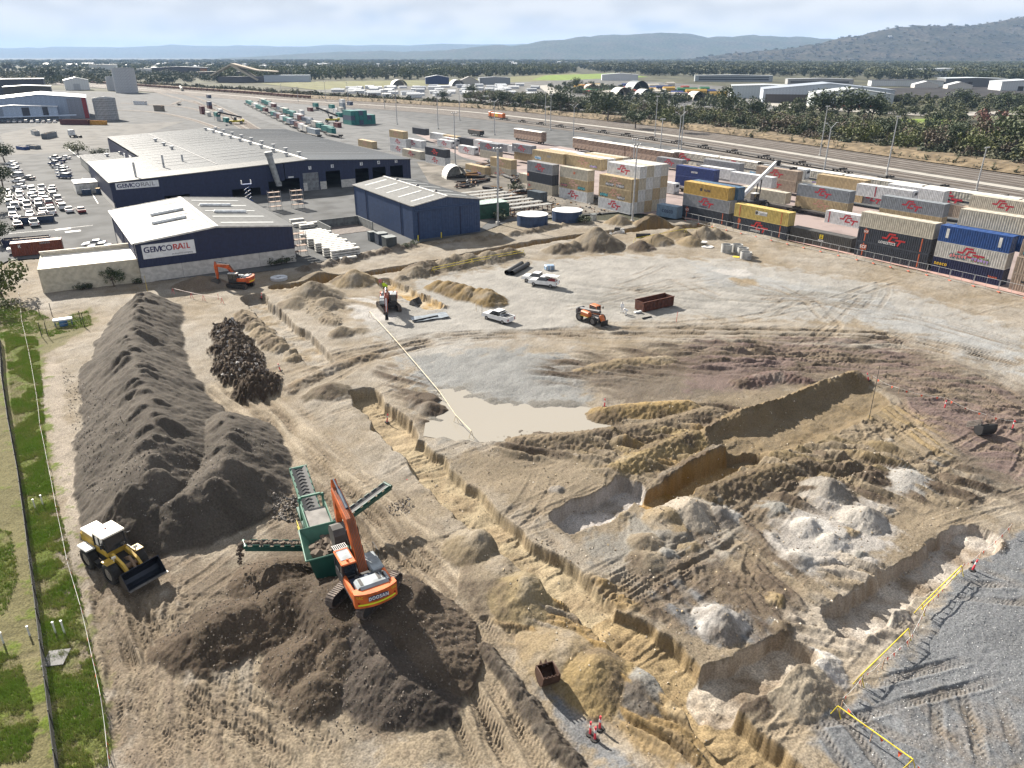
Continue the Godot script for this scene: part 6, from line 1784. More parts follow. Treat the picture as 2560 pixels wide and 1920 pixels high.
	for q in [[Vector2(-12.5,-298.2),0,"cream2",CREAM,"","cream container under the grey one beside the red wagon"],[Vector2(-12.5,-298.2),1,"grey",STEELGREY,"sct:red","grey container with a red emblem on the cream one beside the red wagon"],[Vector2(0.8,-292.3),0,"tan",TAN,"","tan container under the light grey one beyond the block"],[Vector2(0,-292.3),1,"grey",STEELGREY,"sct:red+word:ISA:0.5:-4:0.2:w","light grey container with a red emblem beyond the block"],[Vector2(52.2,-275.7),0,"grey",STEELGREY,"sct:red","light grey container before the louvred wagons"]]:
		container(q[0],q[1] * CH + 1.0,S,q[2],q[3],q[4],q[5])
	# the wagon row behind, and the loose row beyond the scrap yard
	for k in 11:
		var q := Vector2(51.5,-250.8).lerp(Vector2(111,-166.8),k / 10.0)
		var kk: String = ["tan","clean","cream2","grey","rustbeige"][(k * 3) % 5]
		for lv in 1 + (k % 2):
			container(q + Vector2(0.819,-0.574) * 5.0,1.1 + lv * CH,L,kk,{"clean": CLEAN,"cream2": CREAM,"tan": TAN,"grey": STEELGREY,"rustbeige": Color(0.34,0.27,0.21)}[kk],"sct:red" if k % 3 == 0 else "","%s container in the rear wagon row, %s from the block, tier %s" % [{"clean": "white","cream2": "cream","tan": "tan","grey": "grey","rustbeige": "rusty beige"}[kk],nth(k),["one","two"][lv]],YARD - 2,"box",CH,"rear wagon row")
	for k in 9:
		var q := Vector2(-39.3,-369.7).lerp(Vector2(20.7,-281),k / 8.0)
		var kk: String = ["clean","tan","navy","clean","grey"][k % 5]
		container(q,0.9,S,kk,{"clean": CLEAN,"tan": TAN,"navy": NAVY,"grey": STEELGREY}[kk],"sct:red" if k % 2 else "","%s container in the line beside the brown wagons, %s from the white refrigerated ones" % [{"clean": "white","tan": "tan","navy": "navy","grey": "grey"}[kk],nth(k)],YARD,"box",CH,"line beside the brown wagons")
	# small containers round the sheds
	container(Vector2(4.3,-211.3),0,6.06,"slate",Color(0.05,0.07,0.09),"","short dark slate container beside the scrap heap",YARD,"box",2.6)
	container(V3(-100.6,0,-146).x * Vector2(1,0) + V3(-100.6,0,-146).z * Vector2(0,1),0,9.0,"rustred",Color(0.17,0.045,0.025),"word:K:0.6:-3:0.6:w+word:SERVES:0.4:1.5:0.9:g","rusty red container against the cream shed",118.0,"box",2.6)
	# far terminal: teal and white boxes on two wagon rows and in stacks
	var teal := Color(0.01,0.15,0.14)
	var maroon := Color(0.10,0.025,0.025)
	var pal := [["teal",teal],["offwhite",OFFWHITE],["maroon",maroon],["teal",teal],["steel2",Color(0.2,0.24,0.28)],["clean",CLEAN],["teal",teal],["slate2",Color(0.05,0.07,0.12)]]
	var nm := {"teal": "teal","offwhite": "off-white","maroon": "maroon","steel2": "blue-grey","clean": "white","slate2": "dark blue"}
	var row1a := Vector2(-222,-656); var row1b := Vector2(-105.1,-397.2)
	for k in 22:
		var t := k / 21.0
		var q = pal[(k * 3 + k / 4) % 8]
		if k in [9,10]: continue
		box_simple(row1a.lerp(row1b,t),1.0,6.06 if k % 3 else 12.19,q[0],q[1],"%s container, %s from the far end, on the wagon row nearer the workshop" % [nm[q[0]],nth(k)],34.0,"containers on the far wagon rows")
	var row2a := Vector2(-218,-679); var row2b := Vector2(-94.9,-397.2)
	for k in 20:
		var q = pal[(k * 5 + 1) % 8]
		if k in [6]: continue
		box_simple(row2a.lerp(row2b,k / 19.0),1.0,6.06 if k % 2 else 12.19,q[0],q[1],"%s container, %s from the far end, on the wagon row nearer the stacks" % [nm[q[0]],nth(k)],36.0,"containers on the far wagon rows")
	var base := Vector2(-101,-466)
	for i in 6:
		for lv in (3 if i < 4 else 2):
			box_simple(base + Vector2(0.819,-0.574) * 2.6 * i,lv * 2.6,12.19,["teal","teal","slate2","teal"][(i + lv * 2) % 4],[teal,teal,Color(0.05,0.07,0.12),teal][(i + lv * 2) % 4],"container of the big teal stack, tier %s, %s row from the workshop side" % [["one","two","three"][lv],nth(i)],35.0,"big teal stack")
	for q in [[Vector2(-149,-587),0,1],[Vector2(-151,-578),0,2],[Vector2(-149,-587),1,0],[Vector2(-136,-561),0,1],[Vector2(-133,-569),1,0],[Vector2(-128,-561),0,5],[Vector2(-118,-523),0,3],[Vector2(-120,-538),1,1],[Vector2(-129,-587),2,5],[Vector2(-129,-587),1,4],[Vector2(-129,-587),0,4],[Vector2(-127,-605),1,7],[Vector2(-102,-444),0,2],[Vector2(-150,-549),0,5]]:
		box_simple(q[0],q[1] * 2.6,6.06,pal[q[2]][0],pal[q[2]][1],"loose %s container beside the big teal stack" % nm[pal[q[2]][0]],35.0,"loose containers of the far terminal")
	for q in [[Vector2(-219,-549),0,2],[Vector2(-219,-549),1,2],[Vector2(-208,-530),0,1],[Vector2(-235,-605),0,2],[Vector2(-235,-605),1,7],[Vector2(-254,-656),2,7],[Vector2(-187,-490),0,1],[Vector2(-187,-490),1,3],[Vector2(-178,-480),0,3],[Vector2(-211,-561),0,5]]:
		box_simple(q[0],q[1] * 2.6,6.06,pal[q[2]][0],pal[q[2]][1],"%s container in the small stack by the yellow reach stacker" % nm[pal[q[2]][0]],35.0,"small stack by the reach stacker")

func box_simple(p: Vector2,y: float,len: float,key: String,c: Color,label: String,turn: float,group: String) -> void:
	var a := deg_to_rad(turn)
	var m := p + Vector2(sin(a),cos(a)) * len / 2 + Vector2(cos(a),-sin(a)) * CW / 2
	var o := thing("shipping_container",label,"container",V3(m.x,y + 0.06,m.y),turn,group)
	var id := "simple%.1f" % len
	if not box_parts.has(id): box_parts[id] = [mk().box(V3(0,1.3,0),V3(CW - 0.1,2.5,len - 0.1)).mesh(),frame_shape(len,2.6).mesh(),mk().box(V3(0,2.57,0),V3(CW - 0.2,0.06,len - 0.3)).mesh()]
	part(o,"wall",box_parts[id][0],paint("box_" + key,c,0.6,0.0,0.3))
	part(o,"frame",box_parts[id][1],mats["box_" + key])
	part(o,"roof_panel",box_parts[id][2],mats["box_" + key])

# ---------- machines. Local frame: forward is -z, x to the machine's right hand, y up
func wheel(o: Node,at: Vector3,r: float,w: float,rim_c: Color,lugs := 16,key := "") -> void:
	var s := mk()
	var prof := [[-0.5,0.62],[-0.5,0.9],[-0.4,1.0],[0.4,1.0],[0.5,0.9],[0.5,0.62]]
	var n := 22
	for k in n:
		var t0 := TAU * k / n
		var t1 := TAU * (k + 1) / n
		for i in prof.size() - 1:
			var a := V3(prof[i][0] * w,cos(t0) * prof[i][1] * r,sin(t0) * prof[i][1] * r)
			var b := V3(prof[i + 1][0] * w,cos(t0) * prof[i + 1][1] * r,sin(t0) * prof[i + 1][1] * r)
			var c := V3(prof[i + 1][0] * w,cos(t1) * prof[i + 1][1] * r,sin(t1) * prof[i + 1][1] * r)
			var d := V3(prof[i][0] * w,cos(t1) * prof[i][1] * r,sin(t1) * prof[i][1] * r)
			s.quad(a,d,c,b)
	for k in lugs:
		var t := TAU * k / lugs
		for sd in [-1.0,1.0]:
			s.box(V3(sd * w * 0.25,cos(t + sd * 0.08) * r,sin(t + sd * 0.08) * r),V3(w * 0.46,r * 0.06,r * 0.1),Basis(Vector3.RIGHT,t) * Basis(Vector3.UP,sd * 0.5))
	var ty := part(o,"wheel",s,paint("rubber",Color(0.028,0.026,0.025),0.9,0,0.5),T3(at))
	var rm := mk().tube(V3(-w * 0.4,0,0),V3(w * 0.4,0,0),r * 0.62,r * 0.62,18).tube(V3(-w * 0.47,0,0),V3(w * 0.47,0,0),r * 0.22,r * 0.22,10)
	part(ty,"rim",rm,paint("rim%d" % int(rim_c.r * 100 + rim_c.b * 37),rim_c,0.6))

func crawler(o: Node,gauge: float,len: float,h: float,shoe: float) -> void:
	for sd in [-1.0,1.0]:
		var x: float = sd * gauge / 2
		var s := mk()
		var r := h / 2
		var run := len - h
		var per := 2 * run + PI * h
		var n := int(per / 0.19)
		for k in n:
			var d := per * k / n
			var p := V3(x,0,0)
			var a := 0.0
			if d < run: p = V3(x,h,-run / 2 + d)
			elif d < run + PI * r:
				a = (d - run) / r
				p = V3(x,r + cos(a) * r,run / 2 + sin(a) * r)
			elif d < 2 * run + PI * r:
				a = PI
				p = V3(x,0,run / 2 - (d - run - PI * r))
			else:
				a = PI + (d - 2 * run - PI * r) / r
				p = V3(x,r + cos(a) * r,-run / 2 + sin(a) * r)
			s.box(p + V3(0,0.03,0),V3(shoe,0.05,0.17),Basis(Vector3.RIGHT,a))
			s.box(p + V3(0,0.03,0) + Basis(Vector3.RIGHT,a) * V3(0,0.045,0.06),V3(shoe,0.04,0.03),Basis(Vector3.RIGHT,a))
		part(o,"track",s,paint("trackshoe",Color(0.13,0.105,0.09),0.7,0.35,0.6))
		var f := mk().rbox(V3(x,r,0),V3(shoe * 0.55,h * 0.6,run),0.06)
		for z in [-run / 2,run / 2]: f.tube(V3(x - shoe * 0.3,r,z),V3(x + shoe * 0.3,r,z),r * 0.82,r * 0.82,16)
		for k in 7: f.tube(V3(x - shoe * 0.32,0.2,-run * 0.42 + k * run * 0.14),V3(x + shoe * 0.32,0.2,-run * 0.42 + k * run * 0.14),0.15,0.15,10)
		part(o,"track_frame",f,paint("undercarriage",Color(0.04,0.038,0.037),0.7,0.1))
	part(o,"chassis",mk().rbox(V3(0,h * 0.75,0),V3(gauge - shoe * 0.5,h * 0.5,len * 0.4),0.1).tube(V3(0,h * 0.9,0),V3(0,h * 1.22,0),0.75,0.75,20),mats["undercarriage"])

func beam(poly: Array,w: float,x := 0.0) -> Shape:   # a side profile [forward,up ...] given thickness
	var q := PackedVector2Array()
	for k in range(0,poly.size(),2): q.append(Vector2(-poly[k],poly[k + 1]))
	return mk().prism(q,V3(x - w / 2,0,0),V3(0,0,1),Vector3.UP,V3(w,0,0))

func bucket_shape(w: float,r: float,thick := 0.05,teeth := 5) -> Shape:   # hangs from the origin,mouth to -z when uncurled
	var s := mk()
	var pr := [[-0.25,0.05],[0.3,0.0],[0.62,-0.25],[0.72,-0.65],[0.55,-1.02],[0.2,-1.22],[-0.3,-1.25],[-0.75,-1.15]]
	for k in pr.size() - 1:
		var a := Vector2(pr[k][0],pr[k][1]) * r
		var b := Vector2(pr[k + 1][0],pr[k + 1][1]) * r
		var m := (a + b) / 2
		s.box(V3(0,m.y,m.x),V3(w,thick,a.distance_to(b) + 0.02),Basis(Vector3.RIGHT,-atan2(b.y - a.y,b.x - a.x)))
	var side := PackedVector2Array()
	for q in pr: side.append(Vector2(q[0],q[1]) * r)
	side.append(Vector2(-0.6,-0.55) * r)
	for x in [-w / 2,w / 2 - thick]: s.prism(side,V3(x,0,0),V3(0,0,1),Vector3.UP,V3(thick,0,0))
	for k in teeth: s.box(V3(lerpf(-w / 2 + 0.1,w / 2 - 0.1,k / float(maxi(teeth - 1,1))),-1.15 * r,-0.82 * r),V3(0.1,0.07,0.24))
	for x in [-0.18,0.18]: s.box(V3(x,0.12 * r,0.0),V3(0.06,0.4 * r,0.5 * r))
	return s

func excavator(label: String,at: Vector3,turn: float,swing: float,body: Color,key: String,pose: Dictionary,k := 1.0) -> Node3D:
	var o := thing("excavator",label,"excavator",at,turn,"tracked excavators")
	o.scale = Vector3.ONE * k
	var orange := paint("machine_" + key,body,0.55,0.0,0.55)
	var black := paint("machineblack",Color(0.02,0.02,0.022),0.6)
	var greyp := paint("hoodgrey",Color(0.26,0.29,0.31),0.5)
	var chrome := paint("chrome",Color(0.6,0.6,0.6),0.2,0.9,0)
	var up := Transform3D(Basis(Vector3.UP,deg_to_rad(swing)),Vector3.ZERO)
	crawler(o,2.6,4.7,1.0,0.62)
	# house
	part(o,"deck",mk().rbox(V3(0,1.38,0.35),V3(2.9,0.32,4.3),0.08),black,up)
	var cw := PackedVector2Array()
	for i in 9:
		var t := deg_to_rad(-52.0 + 104.0 * i / 8)
		cw.append(Vector2(sin(t) * 1.9,cos(t) * 1.0 + 1.95))
	cw.append(Vector2(1.47,2.05)); cw.append(Vector2(-1.47,2.05))
	part(o,"counterweight",mk().prism(cw,V3(0,1.32,0),Vector3.RIGHT,V3(0,0,1),V3(0,1.12,0)),orange,up)
	part(o,"engine_hood",mk().rbox(V3(0.05,2.28,1.75),V3(2.3,0.7,1.25),0.16),greyp,up)
	part(o,"hood_skirt",mk().rbox(V3(0.05,2.16,2.42),V3(2.2,0.42,0.2),0.08),paint("hoodblue",Color(0.03,0.045,0.08),0.5),up)
	part(o,"side_cover",mk().rbox(V3(-1.32,1.85,1.0),V3(0.26,0.75,2.3),0.08),orange,up)
	part(o,"side_cover",mk().rbox(V3(1.32,1.85,0.6),V3(0.26,0.75,3.0),0.08),orange,up)
	part(o,"tank_cover",mk().rbox(V3(0.95,2.12,-0.25),V3(0.95,0.42,1.5),0.08),greyp,up)
	part(o,"tool_box",mk().rbox(V3(0.95,1.85,-1.4),V3(0.95,0.7,0.8),0.08),greyp,up)
	part(o,"pump_bay",mk().rbox(V3(-0.35,1.9,0.75),V3(1.7,0.5,0.7),0.08),paint("hoodblue",Color(0.03,0.045,0.08),0.5),up)
	part(o,"air_filter",mk().tube(V3(-0.7,2.1,0.8),V3(-0.7,2.45,0.8),0.16),black,up)
	part(o,"exhaust_pipe",mk().tube(V3(0.85,2.6,1.7),V3(0.85,2.95,1.7),0.07),black,up)
	for q in [[-0.75,1.75],[0.55,1.62],[0.85,1.62]]: part(o,"vent_grille",mk().box(V3(q[0],2.64,q[1]),V3(0.22,0.02,0.75)),black,up)
	part(o,"handrail",mk().tube(V3(1.4,2.2,-1.7),V3(1.4,3.0,-1.7),0.025).tube(V3(1.4,3.0,-1.7),V3(1.4,3.0,-0.6),0.025).tube(V3(1.4,3.0,-0.6),V3(1.4,2.2,-0.6),0.025),black,up)
	# warning band round the tail
	var bd := mk()
	for i in 8:
		var t0 := deg_to_rad(-44.0 + 88.0 * i / 8)
		var t1 := deg_to_rad(-44.0 + 88.0 * (i + 1) / 8)
		var a := V3(sin(t0) * 1.9 ,1.52,cos(t0) * 1.0 + 1.965)
		var b := V3(sin(t1) * 1.9 ,1.52,cos(t1) * 1.0 + 1.965)
		bd.quad(a,b,b + V3(0,0.13,0),a + V3(0,0.13,0))
	part(o,"reflective_band",bd,paint("hivisband",Color(0.62,0.72,0.03),0.4,0,0),up)
	if pose.has("name"):
		var pl := part(o,"name_plate",mk().box(V3(0.05,2.02,2.955),V3(1.4,0.36,0.03)),paint("platenavy",Color(0.02,0.03,0.09),0.5,0,0),up)
		part(pl,"lettering",lettering(pose["name"],0.26,0.02),paint("platewhite",Color(0.65,0.66,0.68),0.5,0,0),Transform3D(Basis().scaled(V3(0.95,1,1)),V3(0.05,2.02,2.98)))
		for x in [-1.2,1.2]: part(o,"lettering",lettering("TAC",0.18,0.02),paint("wordy",Color(0.6,0.38,0.02),0.55,0,0),up * Transform3D(Basis(Vector3.UP,0.45 * signf(x)),V3(x,2.2,2.76)))
		for x in [-1.28,1.28]: part(o,"tail_lamp",mk().tube(V3(x,1.75,2.6),V3(x,1.75,2.78),0.06),paint("lampred",Color(0.3,0.01,0.01),0.4,0,0),up)
	# cab on the operator's side
	part(o,"cab",mk().rbox(V3(-0.95,1.75,-0.85),V3(1.0,0.7,1.85),0.06),black,up)
	part(o,"cab_glass",mk().rbox(V3(-0.95,2.55,-0.85),V3(0.94,1.1,1.75),0.05),glass(),up)
	part(o,"cab_pillars",mk().box(V3(-1.42,2.55,-1.72),V3(0.08,1.1,0.08)).box(V3(-0.48,2.55,-1.72),V3(0.08,1.1,0.08)).box(V3(-1.42,2.55,0.03),V3(0.1,1.1,0.12)).box(V3(-0.48,2.55,0.03),V3(0.1,1.1,0.12)).box(V3(-1.43,2.55,-0.8),V3(0.05,1.1,0.08)),black,up)
	var rf := part(o,"cab_roof",mk().rbox(V3(-0.95,3.14,-0.8),V3(1.06,0.14,1.95),0.06),paint("cabroof_" + key,pose.get("roof",body),0.45,0,0.2),up)
	part(rf,"roof_panel",mk().box(V3(-0.95,3.225,-0.95),V3(0.8,0.03,1.2)),greyp)
	part(rf,"beacon",mk().tube(V3(-0.95,3.2,-0.2),V3(-0.95,3.36,-0.2),0.1,0.07),orange)
	var gd := mk()
	for i in 8: gd.box(V3(-1.4 + i * 0.13,3.27,-1.95),V3(0.03,0.03,0.7),Basis(Vector3.RIGHT,-0.15))
	gd.box(V3(-0.95,3.3,-1.62),V3(1.0,0.03,0.03)).box(V3(-0.95,3.22,-2.28),V3(1.0,0.03,0.03))
	if pose.has("guard"): part(rf,"falling_object_guard",gd,paint("guardsteel",Color(0.5,0.5,0.5),0.5,0.3,0))
	# boom, stick, bucket from the pose: foot, knee, tip, stick end
	var f: Vector2 = pose["foot"]; var kn: Vector2 = pose["knee"]; var tp: Vector2 = pose["tip"]; var se: Vector2 = pose["end"]
	var bx := 0.12
	var n0 := (kn - f).normalized().orthogonal(); var n2_ := (tp - kn).normalized().orthogonal(); var nm := (n0 + n2_).normalized()
	var bm := [f.x + n0.x * 0.2,f.y + n0.y * 0.2,kn.x + nm.x * 0.42,kn.y + nm.y * 0.42,tp.x + n2_.x * 0.2,tp.y + n2_.y * 0.2,tp.x - n2_.x * 0.2,tp.y - n2_.y * 0.2,kn.x - nm.x * 0.42,kn.y - nm.y * 0.42,f.x - n0.x * 0.2,f.y - n0.y * 0.2]
	part(o,"boom",beam(bm,0.62,bx),orange,up)
	var hs := mk()
	for i in 5:
		var x := bx - 0.22 + i * 0.11
		var sg := -1.0 if (kn + nm * 0.45).y < (kn - nm * 0.45).y else 1.0
		var p0 := f + n0 * 0.24 * sg; var p1 := kn + nm * 0.47 * sg; var p2 := tp + n2_ * 0.25 * sg
		hs.tube(V3(x,p0.y,-p0.x),V3(x,p1.y,-p1.x),0.028,0.028,6).tube(V3(x,p1.y,-p1.x),V3(x,p2.y,-p2.x),0.028,0.028,6)
	part(o,"hydraulic_lines",hs,paint("linesteel",Color(0.2,0.09,0.05),0.5),up)
	for x in [bx - 0.42,bx + 0.42]:
		var c0 := f + Vector2(0.75,-0.35); var c1 := f.lerp(kn,0.85)
		part(o,"boom_cylinder",mk().tube(V3(x,c0.y,-c0.x),V3(x,lerpf(c0.y,c1.y,0.55),-lerpf(c0.x,c1.x,0.55)),0.11).tube(V3(x,c0.y,-c0.x),V3(x,c1.y,-c1.x),0.055),black,up)
	var sd := (se - tp).normalized(); var sn := sd.orthogonal()
	if sn.dot(f - tp) > 0: sn = -sn
	var heel := tp - sd * 0.75 + sn * 0.15
	part(o,"stick",beam([heel.x,heel.y,tp.x - sn.x * 0.25,tp.y - sn.y * 0.25,se.x - sn.x * 0.13,se.y - sn.y * 0.13,se.x + sn.x * 0.13,se.y + sn.y * 0.13,tp.x + sd.x * 0.4 + sn.x * 0.42,tp.y + sd.y * 0.4 + sn.y * 0.42],0.42,bx),orange,up)
	var sc := kn.lerp(tp,0.25) + nm * (0.75 if nm.y > 0 else -0.75)
	part(o,"stick_cylinder",mk().tube(V3(bx,sc.y,-sc.x),V3(bx,lerpf(sc.y,heel.y,0.62),-lerpf(sc.x,heel.x,0.62)),0.13).tube(V3(bx,sc.y,-sc.x),V3(bx,heel.y,-heel.x),0.065),paint("cylgrey",Color(0.1,0.13,0.17),0.4,0.2),up)
	var b0 := tp + sd * 0.3 + sn * 0.5; var b1 := se - sd * 0.45 + sn * 0.35
	part(o,"bucket_cylinder",mk().tube(V3(bx,b0.y,-b0.x),V3(bx,lerpf(b0.y,b1.y,0.6),-lerpf(b0.x,b1.x,0.6)),0.1).tube(V3(bx,b0.y,-b0.x),V3(bx,b1.y,-b1.x),0.05),chrome,up)
	part(o,"bucket_link",beam([b1.x,b1.y,se.x,se.y + 0.05,se.x + 0.12,se.y,b1.x + 0.12,b1.y],0.34,bx),black,up)
	part(o,"bucket",bucket_shape(pose.get("bw",1.5),pose.get("br",1.15)),paint("bucketsteel",Color(0.10,0.095,0.09),0.6,0.3),up * Transform3D(Basis(Vector3.RIGHT,deg_to_rad(pose["curl"])),V3(bx,se.y,-se.x)))
	return o

func wheel_loader() -> void:
	var o := thing("wheel_loader","yellow wheel loader with a white cab roof and an empty black bucket","loader",on_ground(Vector2(-31.3,-47.4)),-125.0)
	var yel := paint("loaderyellow",Color(0.50,0.32,0.045),0.5)
	var blk := paint("machineblack",Color(0.02,0.02,0.022),0.6)
	var wht := paint("loaderwhite",Color(0.68,0.63,0.53),0.5,0,0.15)
	for z in [-1.65,1.65]:
		for x in [-1.1,1.1]: wheel(o,V3(x,0.88,z),0.88,0.68,Color(0.26,0.23,0.2),18)
	part(o,"rear_frame",mk().rbox(V3(0,1.25,1.6),V3(1.4,0.9,3.3),0.1),blk)
	part(o,"front_frame",mk().rbox(V3(0,1.2,-1.4),V3(1.15,0.9,2.0),0.1),blk)
	part(o,"engine_hood",mk().rbox(V3(0,2.15,2.15),V3(1.55,1.05,2.3),0.22),yel)
	part(o,"hood_top",mk().rbox(V3(0,2.72,2.15),V3(1.4,0.14,2.1),0.06),wht)
	part(o,"intake_pipe",mk().tube(V3(0.35,2.7,1.6),V3(0.35,3.25,1.6),0.09),blk)
	part(o,"cab_base",mk().rbox(V3(0,1.95,0.05),V3(1.6,0.7,1.7),0.1),yel)
	part(o,"cab_glass",mk().prism(V2([-0.95,2.2,0.9,2.2,0.8,3.4,-0.65,3.4]),V3(-0.76,0,0),V3(0,0,1),Vector3.UP,V3(1.52,0,0)),glass())
	var pil := mk()
	for x in [-0.77,0.77]:
		pil.tube(V3(x,2.2,-0.95),V3(x,3.42,-0.66),0.05).tube(V3(x,2.2,0.9),V3(x,3.42,0.8),0.06).tube(V3(x,2.2,0.1),V3(x,3.42,0.1),0.04)
	part(o,"cab_pillars",pil,blk)
	var rf := part(o,"cab_roof",mk().rbox(V3(0,3.48,0.05),V3(1.85,0.16,1.95),0.07),wht)
	part(rf,"beacon",mk().tube(V3(0,3.56,0.3),V3(0,3.68,0.3),0.07),paint("beaconred",Color(0.4,0.03,0.03),0.4,0,0))
	for x in [-0.85,0.85]: part(o,"mirror",mk().rbox(V3(x * 1.25,2.95,-0.95),V3(0.3,0.4,0.1),0.04).tube(V3(x * 0.95,3.2,-0.7),V3(x * 1.25,3.1,-0.95),0.03),blk)
	for x in [-1.15,1.15]:
		part(o,"rear_fender",mk().rbox(V3(x,1.92,1.65),V3(0.75,0.16,1.5),0.06),paint("fenderwhite",Color(0.6,0.6,0.58),0.5))
		part(o,"front_fender",mk().rbox(V3(x,1.86,-1.55),V3(0.66,0.08,0.9),0.03),yel)
		part(o,"step",mk().box(V3(x,0.8,0.1),V3(0.4,0.06,0.6)).box(V3(x,1.2,0.1),V3(0.4,0.06,0.6)),blk)
		part(o,"work_lamp",mk().rbox(V3(x * 0.75,2.3,-2.0),V3(0.32,0.2,0.16),0.04).tube(V3(x * 0.75,1.7,-1.8),V3(x * 0.75,2.25,-2.0),0.04),wht)
	for x in [-0.55,0.55]:
		part(o,"lift_arm",beam([0.9,1.95,1.2,2.15,2.6,1.75,3.55,0.95,3.6,0.65,3.35,0.65,2.4,1.35,1.0,1.7],0.2,x),yel)
		part(o,"lift_cylinder",mk().tube(V3(x * 0.7,1.1,-1.2),V3(x * 0.7,1.5,-2.5),0.09),paint("chrome",Color(0.6,0.6,0.6),0.2,0.9,0))
	part(o,"tilt_link",beam([1.6,1.6,1.9,1.8,2.6,2.2,3.3,1.5,3.5,1.3,3.3,1.2,2.6,1.85,1.8,1.45],0.16,0.0),paint("rustlink",Color(0.2,0.13,0.08),0.7))
	part(o,"cross_tube",mk().tube(V3(-0.6,1.35,-2.5),V3(0.6,1.35,-2.5),0.22),paint("rustlink",Color(0.2,0.13,0.08),0.7))
	# bucket: a wide trough, mouth forward and up
	var s := mk()
	var pr := [[-4.75,0.75],[-4.1,0.62],[-3.75,0.75],[-3.55,1.05],[-3.6,1.55],[-3.95,1.95]]
	for k in pr.size() - 1:
		var a := Vector2(pr[k][0],pr[k][1]); var b := Vector2(pr[k + 1][0],pr[k + 1][1]); var m := (a + b) / 2
		s.box(V3(0,m.y,m.x),V3(3.0,0.06,a.distance_to(b) + 0.03),Basis(Vector3.RIGHT,-atan2(b.y - a.y,b.x - a.x)))
	var sp := PackedVector2Array()
	for q in pr: sp.append(Vector2(q[0],q[1]))
	for x in [-1.5,1.45]: s.prism(sp,V3(x,0,0),V3(0,0,1),Vector3.UP,V3(0.05,0,0))
	var bk := part(o,"bucket",s,paint("bucketblue",Color(0.016,0.02,0.03),0.35,0.3))
	part(bk,"cutting_edge",mk().box(V3(0,0.79,-4.8),V3(3.05,0.05,0.25)),paint("edge",Color(0.22,0.21,0.2),0.4,0.6))
	person("seated driver in a yellow-green vest inside the wheel loader's cab",o.transform * V3(0,1.55,0.25),-125.0,"sit",Color(0.4,0.55,0.03),Color(0.03,0.035,0.06),Color(0.4,0.55,0.03))

func conveyor(o: Node,called: String,a: Vector3,b: Vector3,w: float,frame_m: Material,belt_m: Material,carried_m: Material,chevrons := false) -> void:
	var d := (b - a).normalized()
	var side := d.cross(Vector3.UP).normalized()
	var up := side.cross(d)
	var bs := Basis(side,up,-d)
	var len := a.distance_to(b)
	var m := (a + b) / 2
	var fr := mk()
	for x in [-1.0,1.0]:
		fr.box(m + side * x * (w / 2 + 0.08) - up * 0.12,V3(0.1,0.34,len),bs)
		for k in int(len / 0.8): fr.box(a + d * (0.4 + k * 0.8) + side * x * (w / 2 + 0.02) + up * 0.1,V3(0.06,0.2,0.5),bs)
	for k in int(len / 1.1): fr.box(a + d * (0.5 + k * 1.1) - up * 0.25,V3(w + 0.1,0.08,0.1),bs)
	fr.tube(b + side * (w / 2 + 0.12),b - side * (w / 2 + 0.12),0.16,0.16,12)
	var f := part(o,called,fr,frame_m)
	part(f,"belt",mk().box(m + side * w * 0.33 + up * 0.1,V3(w * 0.36,0.03,len),bs * Basis(Vector3.BACK,0.35)).box(m - side * w * 0.33 + up * 0.1,V3(w * 0.36,0.03,len),bs * Basis(Vector3.BACK,-0.35)).box(m + up * 0.035,V3(w * 0.4,0.03,len),bs),belt_m)
	if chevrons:
		for k in int(len / 0.42):
			var p := a + d * (0.3 + k * 0.42) + up * 0.075
			part(f,"cleat",mk().box(p + side * w * 0.18 ,V3(w * 0.4,0.05,0.06),bs * Basis(Vector3.UP,-0.55)).box(p - side * w * 0.18,V3(w * 0.4,0.05,0.06),bs * Basis(Vector3.UP,0.55)),belt_m)
	if carried_m:
		var s := mk()
		for k in int(len / 0.16):
			var p := a + d * (0.1 + k * 0.16) + up * (0.08 + rng.randf() * 0.08) + side * rng.randf_range(-0.12,0.12)
			s.rbox(p,V3(w * 0.5,0.16 + rng.randf() * 0.1,0.24),0.06,Basis(V3(rng.randfn(),rng.randfn(),rng.randfn()).normalized(),0.5) * bs)
		part(f,"carried_soil",s,carried_m)

